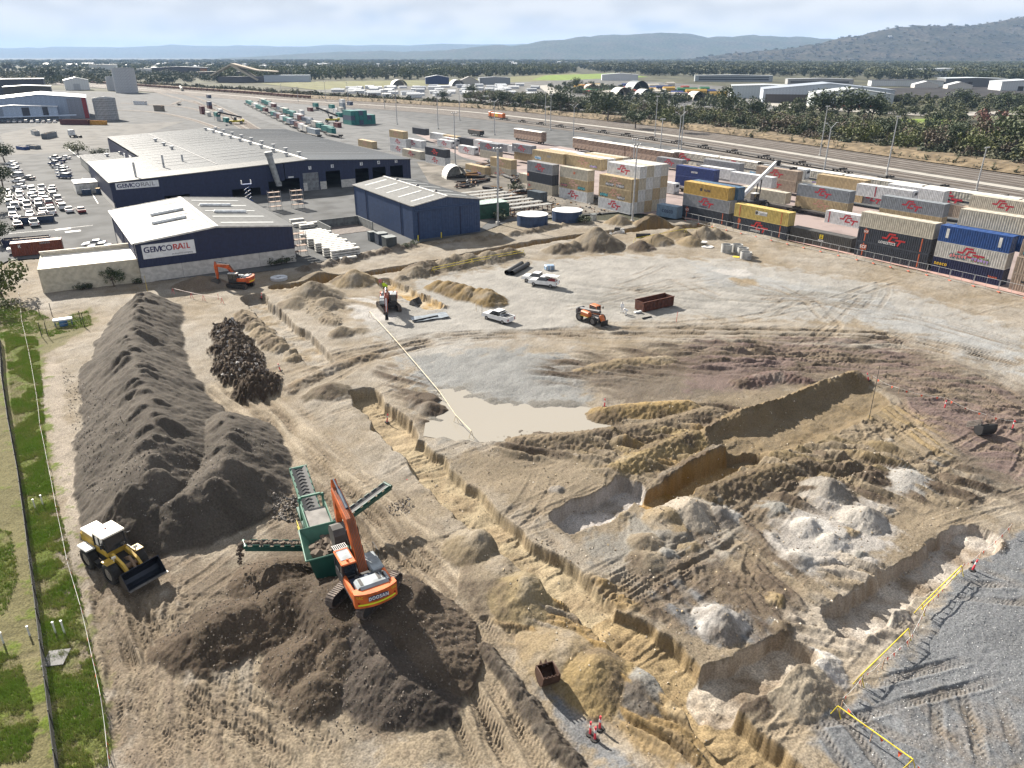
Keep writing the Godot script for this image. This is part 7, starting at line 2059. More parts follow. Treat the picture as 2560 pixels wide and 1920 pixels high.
func screening_plant() -> void:
	var base := Vector2(-15.6,-49.6)
	var o := thing("screening_plant","green tracked soil screening plant with three conveyors and a hopper","screening plant",on_ground(base),0)
	var to := func(x: float,y: float,z: float) -> Vector3: return V3(x - base.x,y - o.position.y,z - base.y)
	var green := paint("plantgreen",Color(0.012,0.075,0.055),0.5,0,0.35)
	var pale := paint("plantpale",Color(0.06,0.17,0.12),0.5,0,0.3)
	var belt := paint("beltblack",Color(0.03,0.032,0.036),0.7)
	var soilm := paint("carriedsoil",Color(0.13,0.10,0.075),0.95,0,0.6)
	var steel := paint("plantsteel",Color(0.17,0.16,0.15),0.6,0.2,0.5)
	# heading of the plant: from the hopper to the head of the main conveyor
	var hp := V3(-14.0,0,-46.2); var hd := V3(-19.0,0,-56.7)
	var fw := (hd - hp).normalized()
	var rt := fw.cross(Vector3.UP)
	var bs := Basis(rt,Vector3.UP,-fw)
	var loc := func(along: float,y: float,side: float) -> Vector3:
		var q := hp + fw * along + rt * side
		return to.call(q.x,y,q.z)
	for sd in [-1.0,1.0]:
		part(o,"track",mk().rbox(loc.call(4.2,0.42,sd * 1.0),V3(0.5,0.75,3.6),0.3,bs),paint("trackshoe",Color(0.13,0.105,0.09),0.7,0.35,0.6))
		part(o,"chassis_rail",mk().box(loc.call(4.5,1.1,sd * 0.8),V3(0.25,0.4,9.0),bs),green)
	part(o,"power_unit",mk().rbox(loc.call(4.4,1.6,0.0),V3(1.9,1.2,2.4),0.1,bs),green)
	for q in [[0.4,0.9],[0.4,-0.9],[7.2,0.75],[7.2,-0.75]]: part(o,"support_leg",mk().box(loc.call(q[0],0.9,q[1]),V3(0.2,1.9,0.2),bs),green)
	# hopper: flared walls round a floor of soil
	var c := [loc.call(-1.3,3.0,-1.9),loc.call(-1.3,3.0,1.9),loc.call(2.3,3.4,1.7),loc.call(2.3,3.4,-1.7)]
	var e := [loc.call(-0.2,1.9,-0.9),loc.call(-0.2,1.9,0.9),loc.call(1.8,2.0,0.9),loc.call(1.8,2.0,-0.9)]
	for k in 4:
		var s := mk()
		var k2 := (k + 1) % 4
		s.quad(c[k],c[k2],e[k2],e[k])
		var inn := V3(0,0.07,0)
		s.quad(e[k] + inn,e[k2] + inn,c[k2] + inn,c[k] + inn)
		part(o,"hopper_wall",s,pale if k != 0 else green)
		var ed: Vector3 = c[k2] - c[k]
		part(o,"hopper_rim",mk().tube(c[k],c[k2],0.07,0.07,6),pale)
	var sl := mk()
	for k in 26:
		var p: Vector3 = loc.call(rng.randf_range(-0.5,1.7),2.3 + rng.randf() * 0.25,rng.randf_range(-1.1,1.1))
		sl.rbox(p,V3(0.9,0.4,0.9),0.2,Basis(V3(rng.randfn(),rng.randfn(),rng.randfn()).normalized(),rng.randf()))
	part(o,"hopper_soil",sl,soilm)
	part(o,"hopper_apron",mk().prism(V2([-1.7,3.0,1.7,3.0,1.2,0.5,0.5,0.1,-1.2,0.6]),loc.call(-1.36,-o.position.y,0.0) * V3(1,0,1),rt,Vector3.UP,fw * 0.06),green)
	# screen box with side plates and arch
	for sd in [-1.0,1.0]:
		part(o,"screen_side",mk().box(loc.call(3.9,3.0,sd * 0.95),V3(0.08,0.9,3.4),bs * Basis(Vector3.RIGHT,0.12)),pale)
		part(o,"arch_post",mk().box(loc.call(6.0,2.9,sd * 0.95),V3(0.16,2.2,0.16),bs),pale)
	part(o,"screen_deck",mk().box(loc.call(3.7,3.15,0.0),V3(1.7,0.08,2.6),bs * Basis(Vector3.RIGHT,0.12)),steel)
	part(o,"arch",mk().box(loc.call(6.0,4.0,0.0),V3(1.5,0.16,0.16),bs).box(loc.call(6.0,3.85,0.85),V3(0.16,0.5,0.16),bs * Basis(Vector3.BACK,0.7)).box(loc.call(6.0,3.85,-0.85),V3(0.16,0.5,0.16),bs * Basis(Vector3.BACK,-0.7)),pale)
	var hr := mk()
	for k in 3: hr.tube(loc.call(3.0 + k * 0.9,1.6,-1.5),loc.call(3.0 + k * 0.9,2.7,-1.5),0.03,0.03,6)
	for y in [2.2,2.7]: hr.tube(loc.call(3.0,y,-1.5),loc.call(4.8,y,-1.5),0.03,0.03,6)
	part(o,"handrail",hr,paint("safetyyellow",Color(0.62,0.5,0.03),0.6))
	part(o,"walkway",mk().box(loc.call(3.9,1.6,-1.25),V3(0.6,0.06,2.2),bs),steel)
	conveyor(o,"main_conveyor",loc.call(5.2,2.1,0.0),loc.call(11.6,3.6,0.0),1.25,pale,belt,null,true)
	conveyor(o,"side_conveyor",loc.call(4.4,1.5,0.9),to.call(-10.9,2.7,-55.3),0.75,green,belt,null)
	conveyor(o,"side_conveyor",loc.call(2.6,1.6,-0.9),to.call(-20.2,3.3,-45.9),0.75,green,belt,soilm)
	# soil falling off the end of the loaded conveyor onto its heap
	var fs := mk()
	for k in 60:
		var t := rng.randf()
		var p: Vector3 = to.call(-20.35 - 0.45 * t,3.4 - 2.0 * t * t,-45.8)
		fs.rbox(p + V3(rng.randfn() * 0.09,rng.randfn() * 0.1,rng.randfn() * 0.13),Vector3.ONE * rng.randf_range(0.08,0.24),0.03,Basis(V3(rng.randfn(),rng.randfn(),rng.randfn()).normalized(),rng.randf() * 3))
	part(o,"falling_soil",fs,soilm).set_meta("kind","stuff")

func telehandler() -> void:
	var o := thing("telehandler","orange telescopic handler with grey boom parked near the rusty skip","telehandler",on_ground(Vector2(12.0,-106.6)),-141.0)
	var orange := paint("teleorange",Color(0.47,0.13,0.035),0.5)
	var gy := paint("telegrey",Color(0.10,0.10,0.105),0.6)
	for z in [-1.45,1.45]:
		for x in [-0.95,0.95]: wheel(o,V3(x,0.66,z),0.66,0.45,Color(0.16,0.15,0.145),14)
	part(o,"chassis",mk().rbox(V3(0,0.95,0),V3(1.2,0.6,4.4),0.1),gy)
	part(o,"engine_cover",mk().rbox(V3(0.85,1.4,0.2),V3(0.8,0.85,1.9),0.18),orange)
	part(o,"warning_stripe",mk().box(V3(1.26,1.05,0.2),V3(0.02,0.06,1.8)),paint("safetyyellow",Color(0.62,0.5,0.03),0.6))
	part(o,"cab_base",mk().rbox(V3(-0.75,1.35,-0.1),V3(0.95,0.9,1.5),0.08),orange)
	part(o,"cab_glass",mk().rbox(V3(-0.75,2.05,-0.1),V3(0.88,0.8,1.4),0.06),glass())
	part(o,"cab_roof",mk().rbox(V3(-0.75,2.5,-0.1),V3(0.98,0.14,1.5),0.06),orange)
	part(o,"cab_pillars",mk().box(V3(-0.3,2.05,-0.8),V3(0.08,0.85,0.08)).box(V3(-1.2,2.05,-0.8),V3(0.08,0.85,0.08)).box(V3(-0.3,2.05,0.6),V3(0.1,0.85,0.1)).box(V3(-1.2,2.05,0.6),V3(0.1,0.85,0.1)),orange)
	part(o,"boom",mk().rbox(V3(0.1,1.75,0.2),V3(0.45,0.45,4.6),0.06,Basis(Vector3.RIGHT,0.12)),gy)
	part(o,"boom_slide",mk().box(V3(0.1,1.99,0.2),V3(0.3,0.04,4.3),Basis(Vector3.RIGHT,0.12)),paint("slide",Color(0.5,0.5,0.5),0.3,0.6))
	part(o,"boom_head",mk().rbox(V3(0.1,1.2,-2.5),V3(0.5,1.1,0.7),0.1,Basis(Vector3.RIGHT,0.5)),orange)
	part(o,"tail_weight",mk().rbox(V3(0,1.3,2.35),V3(1.6,1.0,0.5),0.12),gy)
	part(o,"carriage",mk().box(V3(0.1,0.55,-3.0),V3(1.4,0.8,0.1)),paint("machineblack",Color(0.02,0.02,0.022),0.6))
	for x in [-0.35,0.55]: part(o,"fork",mk().box(V3(x,0.2,-3.55),V3(0.14,0.06,1.1)),mats["machineblack"])
	part(o,"mirror",mk().tube(V3(-1.2,2.2,-0.85),V3(-1.4,2.2,-1.1),0.02).rbox(V3(-1.42,2.2,-1.12),V3(0.25,0.35,0.06),0.02),mats["machineblack"])

func skid_steer() -> void:
	var o := thing("skid_steer","white compact skid steer loader beside the tall sand cone","loader",on_ground(Vector2(24.4,-169.3)),75.0)
	var wht := paint("skidwhite",Color(0.64,0.64,0.63),0.5)
	var blk := paint("machineblack",Color(0.02,0.02,0.022),0.6)
	for x in [-0.75,0.75]:
		part(o,"track",mk().rbox(V3(x,0.42,0.1),V3(0.45,0.8,2.6),0.3),blk)
		part(o,"lift_arm",beam([-1.4,1.75,-1.0,1.9,0.6,1.3,1.5,0.5,1.7,0.5,1.6,0.25,1.2,0.35,0.4,1.05,-1.0,1.6],0.18,x * 1.05),wht)
	part(o,"body",mk().rbox(V3(0,0.95,0.55),V3(1.1,1.0,2.0),0.15),wht)
	part(o,"cab",mk().rbox(V3(0,1.5,-0.15),V3(0.98,1.2,1.3),0.1),glass())
	part(o,"cab_roof",mk().rbox(V3(0,2.12,-0.05),V3(1.04,0.1,1.4),0.05),blk)
	part(o,"bucket",bucket_shape(1.9,0.6,0.04,0),wht,Transform3D(Basis(Vector3.RIGHT,0.2),V3(0,0.75,-1.75)))

func car_body(kind: String) -> Array:   # [body,glass,trim] profiles extruded and rounded; length along z,front at -z
	var b := mk(); var g := mk(); var t := mk()
	var prof: PackedVector2Array; var cab: PackedVector2Array; var w := 1.8
	if kind == "sedan":
		prof = V2([-2.3,0.35,2.3,0.35,2.35,0.75,2.2,0.95,1.55,0.98,-0.75,0.98,-1.9,0.85,-2.3,0.65])
		cab = V2([-0.85,0.97,1.7,0.97,1.15,1.42,-0.1,1.44])
	elif kind == "suv":
		w = 1.9
		prof = V2([-2.35,0.4,2.35,0.4,2.38,1.0,2.3,1.08,-0.95,1.08,-2.1,1.0,-2.35,0.75])
		cab = V2([-1.05,1.07,2.28,1.07,2.1,1.7,0.0,1.75,-0.35,1.7])
	else:   # ute: cab in front,open tray behind
		w = 1.9
		prof = V2([-2.65,0.45,2.6,0.45,2.62,1.08,0.9,1.08,0.9,1.12,-0.95,1.12,-2.4,1.02,-2.65,0.75])
		cab = V2([-1.15,1.11,0.85,1.11,0.75,1.72,-0.25,1.76,-0.5,1.7])
	b.prism(prof,V3(-w / 2,0,0),V3(0,0,1),Vector3.UP,V3(w,0,0))
	# glasshouse tapers inwards
	var n := cab.size()
	var top := 0.0
	for q in cab: top = maxf(top,q.y)
	var ring: Array = []
	for q in cab:
		var inset: float = 0.03 + 0.16 * (q.y - cab[0].y) / (top - cab[0].y)
		ring.append([V3(-w / 2 + inset,q.y,q.x),V3(w / 2 - inset,q.y,q.x)])
	for k in n:
		var a = ring[k]; var c = ring[(k + 1) % n]
		var roof: bool = a[0].y > top - 0.1 and c[0].y > top - 0.1
		if k == 0: continue
		(b if roof else g).quad(a[0],a[1],c[1],c[0])
		if roof: t.box((a[0] + c[1]) / 2 + V3(0,0.012,0),V3(absf(a[1].x - a[0].x) * 0.98,0.02,absf(a[0].z - c[0].z)))
	var idx := Geometry2D.triangulate_polygon(cab)
	for k in range(0,idx.size(),3):
		g.tri(ring[idx[k]][1],ring[idx[k + 1]][1],ring[idx[k + 2]][1])
		g.tri(ring[idx[k]][0],ring[idx[k + 2]][0],ring[idx[k + 1]][0])
	return [b.mesh(),g.mesh(),t.mesh(),w,kind]

var car_kind := {}
func car(kind: String,c: Color,at: Vector3,turn: float,label: String,group: String,called := "parked_car") -> Node3D:
	if not car_kind.has(kind): car_kind[kind] = car_body(kind)
	var d = car_kind[kind]
	var o := thing(called,label,"ute" if kind == "ute" else "car",at,turn,group)
	var m := paint("car%d_%d_%d" % [int(c.r * 99),int(c.g * 99),int(c.b * 99)],c,0.3,0.0,0.1)
	m.clearcoat_enabled = true
	part(o,"body",d[0],m)
	part(o,"windows",d[1],glass())
	part(o,"roof",d[2],m)
	var ax := 1.45 if kind != "ute" else 1.6
	if not car_kind.has("wheel"):
		car_kind["wheel"] = mk().tube(V3(-0.11,0,0),V3(0.11,0,0),0.34,0.34,14).mesh()
		car_kind["hub"] = mk().tube(V3(-0.115,0,0),V3(0.115,0,0),0.2,0.2,10).mesh()
	for z in [-ax,ax]:
		for x in [-1,1]:
			var w := part(o,"wheel",car_kind["wheel"],paint("rubber",Color(0.028,0.026,0.025),0.9,0,0.5),T3(V3(x * (d[3] / 2 - 0.1),0.34,z)))
			part(w,"rim",car_kind["hub"],paint("hub",Color(0.3,0.3,0.31),0.4,0.5))
	if not car_kind.has("lamps"): car_kind["lamps"] = [mk().box(Vector3.ZERO,V3(0.36,0.14,0.05)).mesh(),mk().box(Vector3.ZERO,V3(0.22,0.3,0.05)).mesh()]
	for x in [-0.65,0.65]:
		part(o,"headlight",car_kind["lamps"][0],paint("headlamp",Color(0.5,0.5,0.5),0.15,0,0),T3(V3(x,0.75 if kind == "sedan" else 0.85,-2.3 if kind != "ute" else -2.58)))
		part(o,"tail_light",car_kind["lamps"][1],paint("taillamp",Color(0.3,0.01,0.01),0.25,0,0),T3(V3(x * 1.2,0.8,2.34 if kind != "ute" else 2.61)))
	if kind == "ute":
		part(o,"tray_well",mk().box(V3(0,1.09,1.76),V3(1.55,0.03,1.6)),paint("traydark",Color(0.06,0.06,0.065),0.7))
		part(o,"tray_side",mk().box(V3(-0.9,1.14,1.76),V3(0.1,0.1,1.7)).box(V3(0.9,1.14,1.76),V3(0.1,0.1,1.7)).box(V3(0,1.14,2.57),V3(1.8,0.1,0.08)),m)
	return o

func site_machines() -> void:
	excavator("orange excavator on the dark soil pile with its boom over the green hopper",on_ground(Vector2(-10.4,-41.6)),-26.0,56.0,Color(0.60,0.125,0.02),"hero",
		{"foot": Vector2(0.35,1.75),"knee": Vector2(2.5,4.75),"tip": Vector2(5.5,5.75),"end": Vector2(5.35,2.7),"curl": -62.0,"name": "DOOSAN","guard": 1,"bw": 1.7,"br": 1.2})
	excavator("orange excavator with a white cab roof digging beside the white-walled shed",on_ground(Vector2(-47.6,-125.0)),72.0,12.0,Color(0.58,0.10,0.018),"second",
		{"foot": Vector2(0.4,1.7),"knee": Vector2(2.1,4.2),"tip": Vector2(4.7,4.5),"end": Vector2(4.7,1.35),"curl": 55.0,"roof": Color(0.62,0.62,0.6),"bw": 1.3,"br": 0.95},0.85)
	excavator("faded red excavator reaching down beside the white sand patch",on_ground(Vector2(-19.6,-112.0)),-155.0,-18.0,Color(0.42,0.10,0.06),"third",
		{"foot": Vector2(0.4,1.7),"knee": Vector2(2.4,4.1),"tip": Vector2(4.6,3.6),"end": Vector2(6.3,1.1),"curl": 25.0,"roof": Color(0.6,0.58,0.55),"bw": 0.5,"br": 0.7},0.92)
	wheel_loader()
	screening_plant()
	telehandler()
	skid_steer()
	var white := Color(0.68,0.69,0.70)
	var u := car("ute",white,on_ground(Vector2(-2.1,-107.4)),-50.0 + 100.0,"white ute with a sports bar parked alone on the pale ground","site utes","utility_truck")
	part(u,"sports_bar",mk().tube(V3(-0.8,1.15,1.15),V3(-0.7,1.6,1.05),0.04).tube(V3(0.8,1.15,1.15),V3(0.7,1.6,1.05),0.04).tube(V3(-0.7,1.6,1.05),V3(0.7,1.6,1.05),0.04).tube(V3(-0.75,1.15,1.9),V3(-0.7,1.6,1.1),0.03).tube(V3(0.75,1.15,1.9),V3(0.7,1.6,1.1),0.03),paint("chrome",Color(0.6,0.6,0.6),0.2,0.9,0))
	u = car("ute",white,on_ground(Vector2(4.4,-128.0)),66.0,"white ute parked behind another beside the black pipes","site utes","utility_truck")
	u = car("ute",white,on_ground(Vector2(5.6,-125.2)),66.0,"white ute with a ladder rack and red boxes on its tray","site utes","utility_truck")
	part(u,"ladder_rack",mk().box(V3(0,1.95,1.4),V3(1.5,0.06,2.6)).box(V3(-0.7,1.55,2.4),V3(0.06,0.85,0.06)).box(V3(0.7,1.55,2.4),V3(0.06,0.85,0.06)),white_steel())
	part(u,"tool_box",mk().rbox(V3(-0.3,1.3,1.7),V3(0.9,0.4,1.2),0.04),paint("boxred",Color(0.22,0.02,0.02),0.6))

func white_steel() -> Material: return paint("whitesteel",Color(0.62,0.63,0.63),0.5)

# ---------- people: one skin of joined tapered capsules
func person(label: String,at: Vector3,turn: float,pose: String,top: Color,legs: Color,head_c: Color,skin := Color(0.35,0.2,0.13)) -> void:
	var J := {}
	if pose == "stand": J = {"pel": [0,0.95,0],"che": [0,1.33,0.0],"nek": [0,1.5,0],"hed": [0,1.66,-0.02],"shl": [-0.2,1.42,0],"ell": [-0.27,1.14,0.03],"hal": [-0.22,0.92,-0.1],"shr": [0.2,1.42,0],"elr": [0.28,1.15,0.02],"har": [0.2,0.95,-0.16],"hpl": [-0.1,0.92,0],"knl": [-0.13,0.5,-0.02],"anl": [-0.15,0.08,0.02],"hpr": [0.1,0.92,0],"knr": [0.13,0.5,-0.03],"anr": [0.16,0.08,0.0]}
	elif pose == "bend": J = {"pel": [0,0.82,0.12],"che": [0,0.98,-0.28],"nek": [0,0.94,-0.45],"hed": [0,0.86,-0.56],"shl": [-0.19,0.98,-0.36],"ell": [-0.23,0.68,-0.42],"hal": [-0.16,0.42,-0.46],"shr": [0.19,0.98,-0.36],"elr": [0.23,0.7,-0.4],"har": [0.15,0.42,-0.5],"hpl": [-0.1,0.8,0.1],"knl": [-0.13,0.45,-0.08],"anl": [-0.14,0.08,0.05],"hpr": [0.1,0.8,0.1],"knr": [0.13,0.45,-0.1],"anr": [0.15,0.08,0.02]}
	else: J = {"pel": [0,0.5,0.1],"che": [0,0.88,0.08],"nek": [0,1.05,0.06],"hed": [0,1.2,0.02],"shl": [-0.2,0.97,0.06],"ell": [-0.28,0.72,-0.08],"hal": [-0.2,0.7,-0.34],"shr": [0.2,0.97,0.06],"elr": [0.28,0.72,-0.08],"har": [0.2,0.7,-0.34],"hpl": [-0.1,0.48,0.05],"knl": [-0.14,0.5,-0.4],"anl": [-0.14,0.1,-0.46],"hpr": [0.1,0.48,0.05],"knr": [0.14,0.5,-0.4],"anr": [0.14,0.1,-0.46]}
	var bones := []
	for q in [["pel","che",0.15,0.16,0],["che","nek",0.15,0.07,0],["nek","hed",0.055,0.06,2],["hed","hed",0.105,0.105,2],["shl","shr",0.075,0.075,0],["shl","ell",0.068,0.052,0],["ell","hal",0.05,0.036,0],["shr","elr",0.068,0.052,0],["elr","har",0.05,0.036,0],["hpl","hpr",0.12,0.12,1],["hpl","knl",0.1,0.068,1],["knl","anl",0.068,0.048,1],["hpr","knr",0.1,0.068,1],["knr","anr",0.068,0.048,1]]:
		bones.append([V3(J[q[0]][0],J[q[0]][1],J[q[0]][2]),V3(J[q[1]][0],J[q[1]][1],J[q[1]][2]),q[2],q[3],q[4]])
	for a in ["anl","anr"]:
		var p := V3(J[a][0],J[a][1],J[a][2])
		bones.append([p - V3(0,0.02,-0.03),p + V3(0,-0.03,-0.17),0.05,0.04,3])
	var cols := [top,legs,skin,Color(0.03,0.025,0.02)]
	var cell := 0.035
	var lo := V3(9,9,9); var hi := -lo
	for b in bones:
		for e in 2:
			lo = lo.min(b[e] - Vector3.ONE * 0.22); hi = hi.max(b[e] + Vector3.ONE * 0.22)
	var nx := int((hi.x - lo.x) / cell) + 1; var ny := int((hi.y - lo.y) / cell) + 1; var nz := int((hi.z - lo.z) / cell) + 1
	var f := PackedFloat32Array(); f.resize(nx * ny * nz)
	for iz in nz:
		for iy in ny:
			for ix in nx:
				f[(iz * ny + iy) * nx + ix] = body_field(lo + V3(ix,iy,iz) * cell,bones)
	var vid := {}
	var vv := PackedVector3Array(); var vn := PackedVector3Array(); var vc := PackedColorArray()
	for iz in nz - 1:
		for iy in ny - 1:
			for ix in nx - 1:
				var sum := Vector3.ZERO; var cnt := 0
				for ed in [[0,0,0,1,0,0],[0,1,0,1,1,0],[0,0,1,1,0,1],[0,1,1,1,1,1],[0,0,0,0,1,0],[1,0,0,1,1,0],[0,0,1,0,1,1],[1,0,1,1,1,1],[0,0,0,0,0,1],[1,0,0,1,0,1],[0,1,0,0,1,1],[1,1,0,1,1,1]]:
					var fa := f[((iz + ed[2]) * ny + iy + ed[1]) * nx + ix + ed[0]]
					var fb := f[((iz + ed[5]) * ny + iy + ed[4]) * nx + ix + ed[3]]
					if (fa < 0) != (fb < 0):
						sum += V3(ed[0],ed[1],ed[2]).lerp(V3(ed[3],ed[4],ed[5]),fa / (fa - fb)); cnt += 1
				if cnt == 0: continue
				var p := lo + (V3(ix,iy,iz) + sum / cnt) * cell
				vid[(iz * ny + iy) * nx + ix] = vv.size()
				vv.append(p)
				var e := 0.01
				vn.append(V3(body_field(p + V3(e,0,0),bones) - body_field(p - V3(e,0,0),bones),body_field(p + V3(0,e,0),bones) - body_field(p - V3(0,e,0),bones),body_field(p + V3(0,0,e),bones) - body_field(p - V3(0,0,e),bones)).normalized())
				var best := 9.0; var who := 0
				for b in bones:
					var dd := bone_distance(p,b)
					if dd < best: best = dd; who = b[4]
				vc.append(cols[who])
	var ix2 := PackedInt32Array()
	for iz in range(1,nz - 1):
		for iy in range(1,ny - 1):
			for ix in range(1,nx - 1):
				var k0 := (iz * ny + iy) * nx + ix
				for ax in 3:
					var st: int = [1,nx,nx * ny][ax]
					var fa := f[k0]; var fb := f[k0 + st]
					if (fa < 0) == (fb < 0): continue
					var u: int = [nx,nx * ny,1][ax]; var w: int = [nx * ny,1,nx][ax]
					var q := [vid.get(k0 - u - w,-1),vid.get(k0 - w,-1),vid.get(k0,-1),vid.get(k0 - u,-1)]
					if q.has(-1): continue
					if fa > 0: q = [q[3],q[2],q[1],q[0]]
					ix2.append_array(PackedInt32Array([q[0],q[2],q[1],q[0],q[3],q[2]]))
	# fingers and thumb of each hand, joined to the same skin
	var fg := mk()
	for hnd in ["hal","har"]:
		var p := V3(J[hnd][0],J[hnd][1],J[hnd][2])
		var el := V3(J["el" + hnd[2]][0],J["el" + hnd[2]][1],J["el" + hnd[2]][2])
		var d := (p - el).normalized(); var s := d.cross(V3(0,0,1)).normalized()
		fg.rbox(p + d * 0.05,V3(0.075,0.1,0.03),0.01,Basis(s,-d,s.cross(-d)))
		for k in 4:
			var r := p + d * 0.095 + s * (k - 1.5) * 0.02
			var m := r + d * 0.04
			fg.tube(r,m,0.009,0.009,5).tube(m,m + d * (0.02 + 0.006 * (k % 3)) + s.cross(d) * 0.02,0.008,0.007,5)
		fg.tube(p + d * 0.02 - s * 0.035,p + d * 0.065 - s * 0.065,0.01,0.008,5)
	var n0 := vv.size()
	for k in fg.v.size():
		vv.append(fg.v[k]); vn.append(fg.n[k]); vc.append(skin); ix2.append(n0 + k)
	var arr := []
	arr.resize(Mesh.ARRAY_MAX)
	arr[Mesh.ARRAY_VERTEX] = vv; arr[Mesh.ARRAY_NORMAL] = vn; arr[Mesh.ARRAY_COLOR] = vc; arr[Mesh.ARRAY_INDEX] = ix2
	var am := ArrayMesh.new()
	am.add_surface_from_arrays(Mesh.PRIMITIVE_TRIANGLES,arr)
	if not mats.has("cloth"):
		var cm := StandardMaterial3D.new()
		cm.vertex_color_use_as_albedo = true
		cm.roughness = 0.85
		mats["cloth"] = cm
	var o := part(self,"person",am,mats["cloth"],Transform3D(Basis(Vector3.UP,deg_to_rad(turn)),at))
	tag(o,label,"person","people on the site")
	var h := V3(J["hed"][0],J["hed"][1],J["hed"][2])
	var tilt := Basis(Vector3.RIGHT,-0.9 if pose == "bend" else 0.0)
	var hat := mk()
	hat.tube(h + tilt * V3(0,0.03,0),h + tilt * V3(0,0.1,0),0.125,0.105,12).tube(h + tilt * V3(0,0.1,0),h + tilt * V3(0,0.15,0),0.105,0.03,12).box(h + tilt * V3(0,0.035,-0.14),V3(0.17,0.012,0.1),tilt)
	part(o,"helmet",hat,paint("hat%d" % int(head_c.r * 100 + head_c.g * 30),head_c,0.4,0,0))
	var fc := mk()
	fc.box(h + tilt * V3(0,-0.02,-0.115),V3(0.024,0.04,0.03),tilt)
	part(o,"nose",fc,paint("skin",skin,0.7,0,0))
	for x in [-0.04,0.04]: part(o,"eye",mk().tube(h + tilt * V3(x,0.005,-0.1),h + tilt * V3(x,0.005,-0.106),0.012,0.01,6),paint("eyedark",Color(0.02,0.015,0.01),0.4,0,0))
	part(o,"mouth",mk().box(h + tilt * V3(0,-0.06,-0.1),V3(0.05,0.01,0.012),tilt),paint("lip",Color(0.25,0.09,0.07),0.7,0,0))
	for x in [-0.105,0.105]: part(o,"ear",mk().rbox(h + tilt * V3(x,-0.01,0.01),V3(0.02,0.06,0.035),0.008,tilt),mats["skin"])

func bone_distance(p: Vector3,b: Array) -> float:
	var a: Vector3 = b[0]; var ab: Vector3 = b[1] - a
	var l := ab.length_squared()
	var t := clampf((p - a).dot(ab) / l,0,1) if l > 1e-8 else 0.0
	return p.distance_to(a + ab * t) - lerpf(b[2],b[3],t)

func body_field(p: Vector3,bones: Array) -> float:
	var d := 9.0
	for b in bones:
		var e := bone_distance(p,b)
		var h := clampf(0.5 + 0.5 * (e - d) / 0.05,0,1)
		d = lerpf(e,d,h) - 0.05 * h * (1 - h)
	return d

# ---------- rolling stock, lamp posts, vehicles of the yards
func bogies(o: Node,len: float,y := 0.0) -> void:
	if not box_parts.has("bogie"):
		var s := mk().box(V3(0,0.62,0),V3(2.0,0.3,2.6))
		for z in [-0.9,0.9]:
			for x in [-0.75,0.75]: s.tube(V3(x - 0.07,0.46,z),V3(x + 0.07,0.46,z),0.45,0.45,12)
		box_parts["bogie"] = s.mesh()
	for z in [-len / 2 + 2.2,len / 2 - 2.2]: part(o,"bogie",box_parts["bogie"],paint("bogiesteel",Color(0.03,0.027,0.025),0.8),T3(V3(0,0.28 + y,z)))

func wagon(kind: String,p: Vector3,turn: float,label: String,group: String,c := Color(0.2,0.1,0.06)) -> Node3D:
	var o := thing("freight_wagon",label,"wagon",p,turn,group)
	var len := 23.4
	var m := paint("wag%d_%d" % [int(c.r * 99),int(c.b * 99)],c,0.7,0,0.6)
	if kind == "louvre":
		if not box_parts.has("louvre"):
			var s := mk().box(V3(0,3.3,0),V3(2.8,4.0,len))
			for k in 30: s.box(V3(-1.43,4.4,-len / 2 + 0.5 + k * 0.77),V3(0.08,1.3,0.36))
			box_parts["louvre"] = [s.mesh(),mk().prism(V2([-1.5,0,1.5,0,1.1,0.28,-1.1,0.28]),V3(0,5.3,-len / 2),Vector3.RIGHT,Vector3.UP,V3(0,0,len)).mesh(),mk().box(V3(-1.42,3.0,0),V3(0.05,0.45,len - 0.2)).mesh()]
		part(o,"wall",box_parts["louvre"][0],m)
		part(o,"roof",box_parts["louvre"][1],paint("wagroof",Color(0.58,0.56,0.52),0.6))
		if c.r > 0.45:
			part(o,"stripe",box_parts["louvre"][2],paint("wagstripe",Color(0.012,0.018,0.035),0.6))
			var lg: Array = logo("sct:red")[0]
			part(o,"emblem",lg[1],lg[2],Transform3D(Basis().scaled(V3(1,1.55,1.55)),V3(-1.5,3.3,-5.0)))
			for q in logo("graf:2.5:%d" % (1 + int(p.x) % 4)): part(o,q[0],q[1],q[2],T3(V3(-1.47,2.9,1.0)))
	elif kind == "flat":
		part(o,"deck",box_part("flat",V3(0,1.1,0),V3(2.5,0.22,19.0)),paint("flatdeck",Color(0.05,0.045,0.042),0.8))
		for z in [-9.3,9.3]: part(o,"bulkhead",box_part("bulk",Vector3.ZERO,V3(2.4,0.5,0.2)),mats["flatdeck"],T3(V3(0,1.4,z)))
		len = 19.0
	elif kind == "open":
		len = 12.5
		part(o,"hopper",box_part("hopper",V3(0,1.9,0),V3(2.7,1.7,12.0)),m)
		part(o,"load",box_part("hopload",V3(0,2.78,0),V3(2.3,0.1,11.4)),paint("oreload",Color(0.12,0.06,0.04),0.9))
	elif kind == "tank":
		len = 13.0
		part(o,"tank",mk().tube(V3(0,2.4,-6),V3(0,2.4,6),1.35,1.35,16),m)
		part(o,"deck",box_part("tankdeck",V3(0,1.0,0),V3(2.4,0.2,13)),paint("flatdeck",Color(0.05,0.045,0.042),0.8))
	part(o,"underframe",box_part("under%.0f" % len,V3(0,0.98,0),V3(1.4,0.25,len - 0.6)),paint("flatdeck",Color(0.05,0.045,0.042),0.8))
	bogies(o,len)
	return o

func box_part(key: String,c: Vector3,s: Vector3) -> ArrayMesh:
	if not box_parts.has(key): box_parts[key] = mk().box(c,s).mesh()
	return box_parts[key]

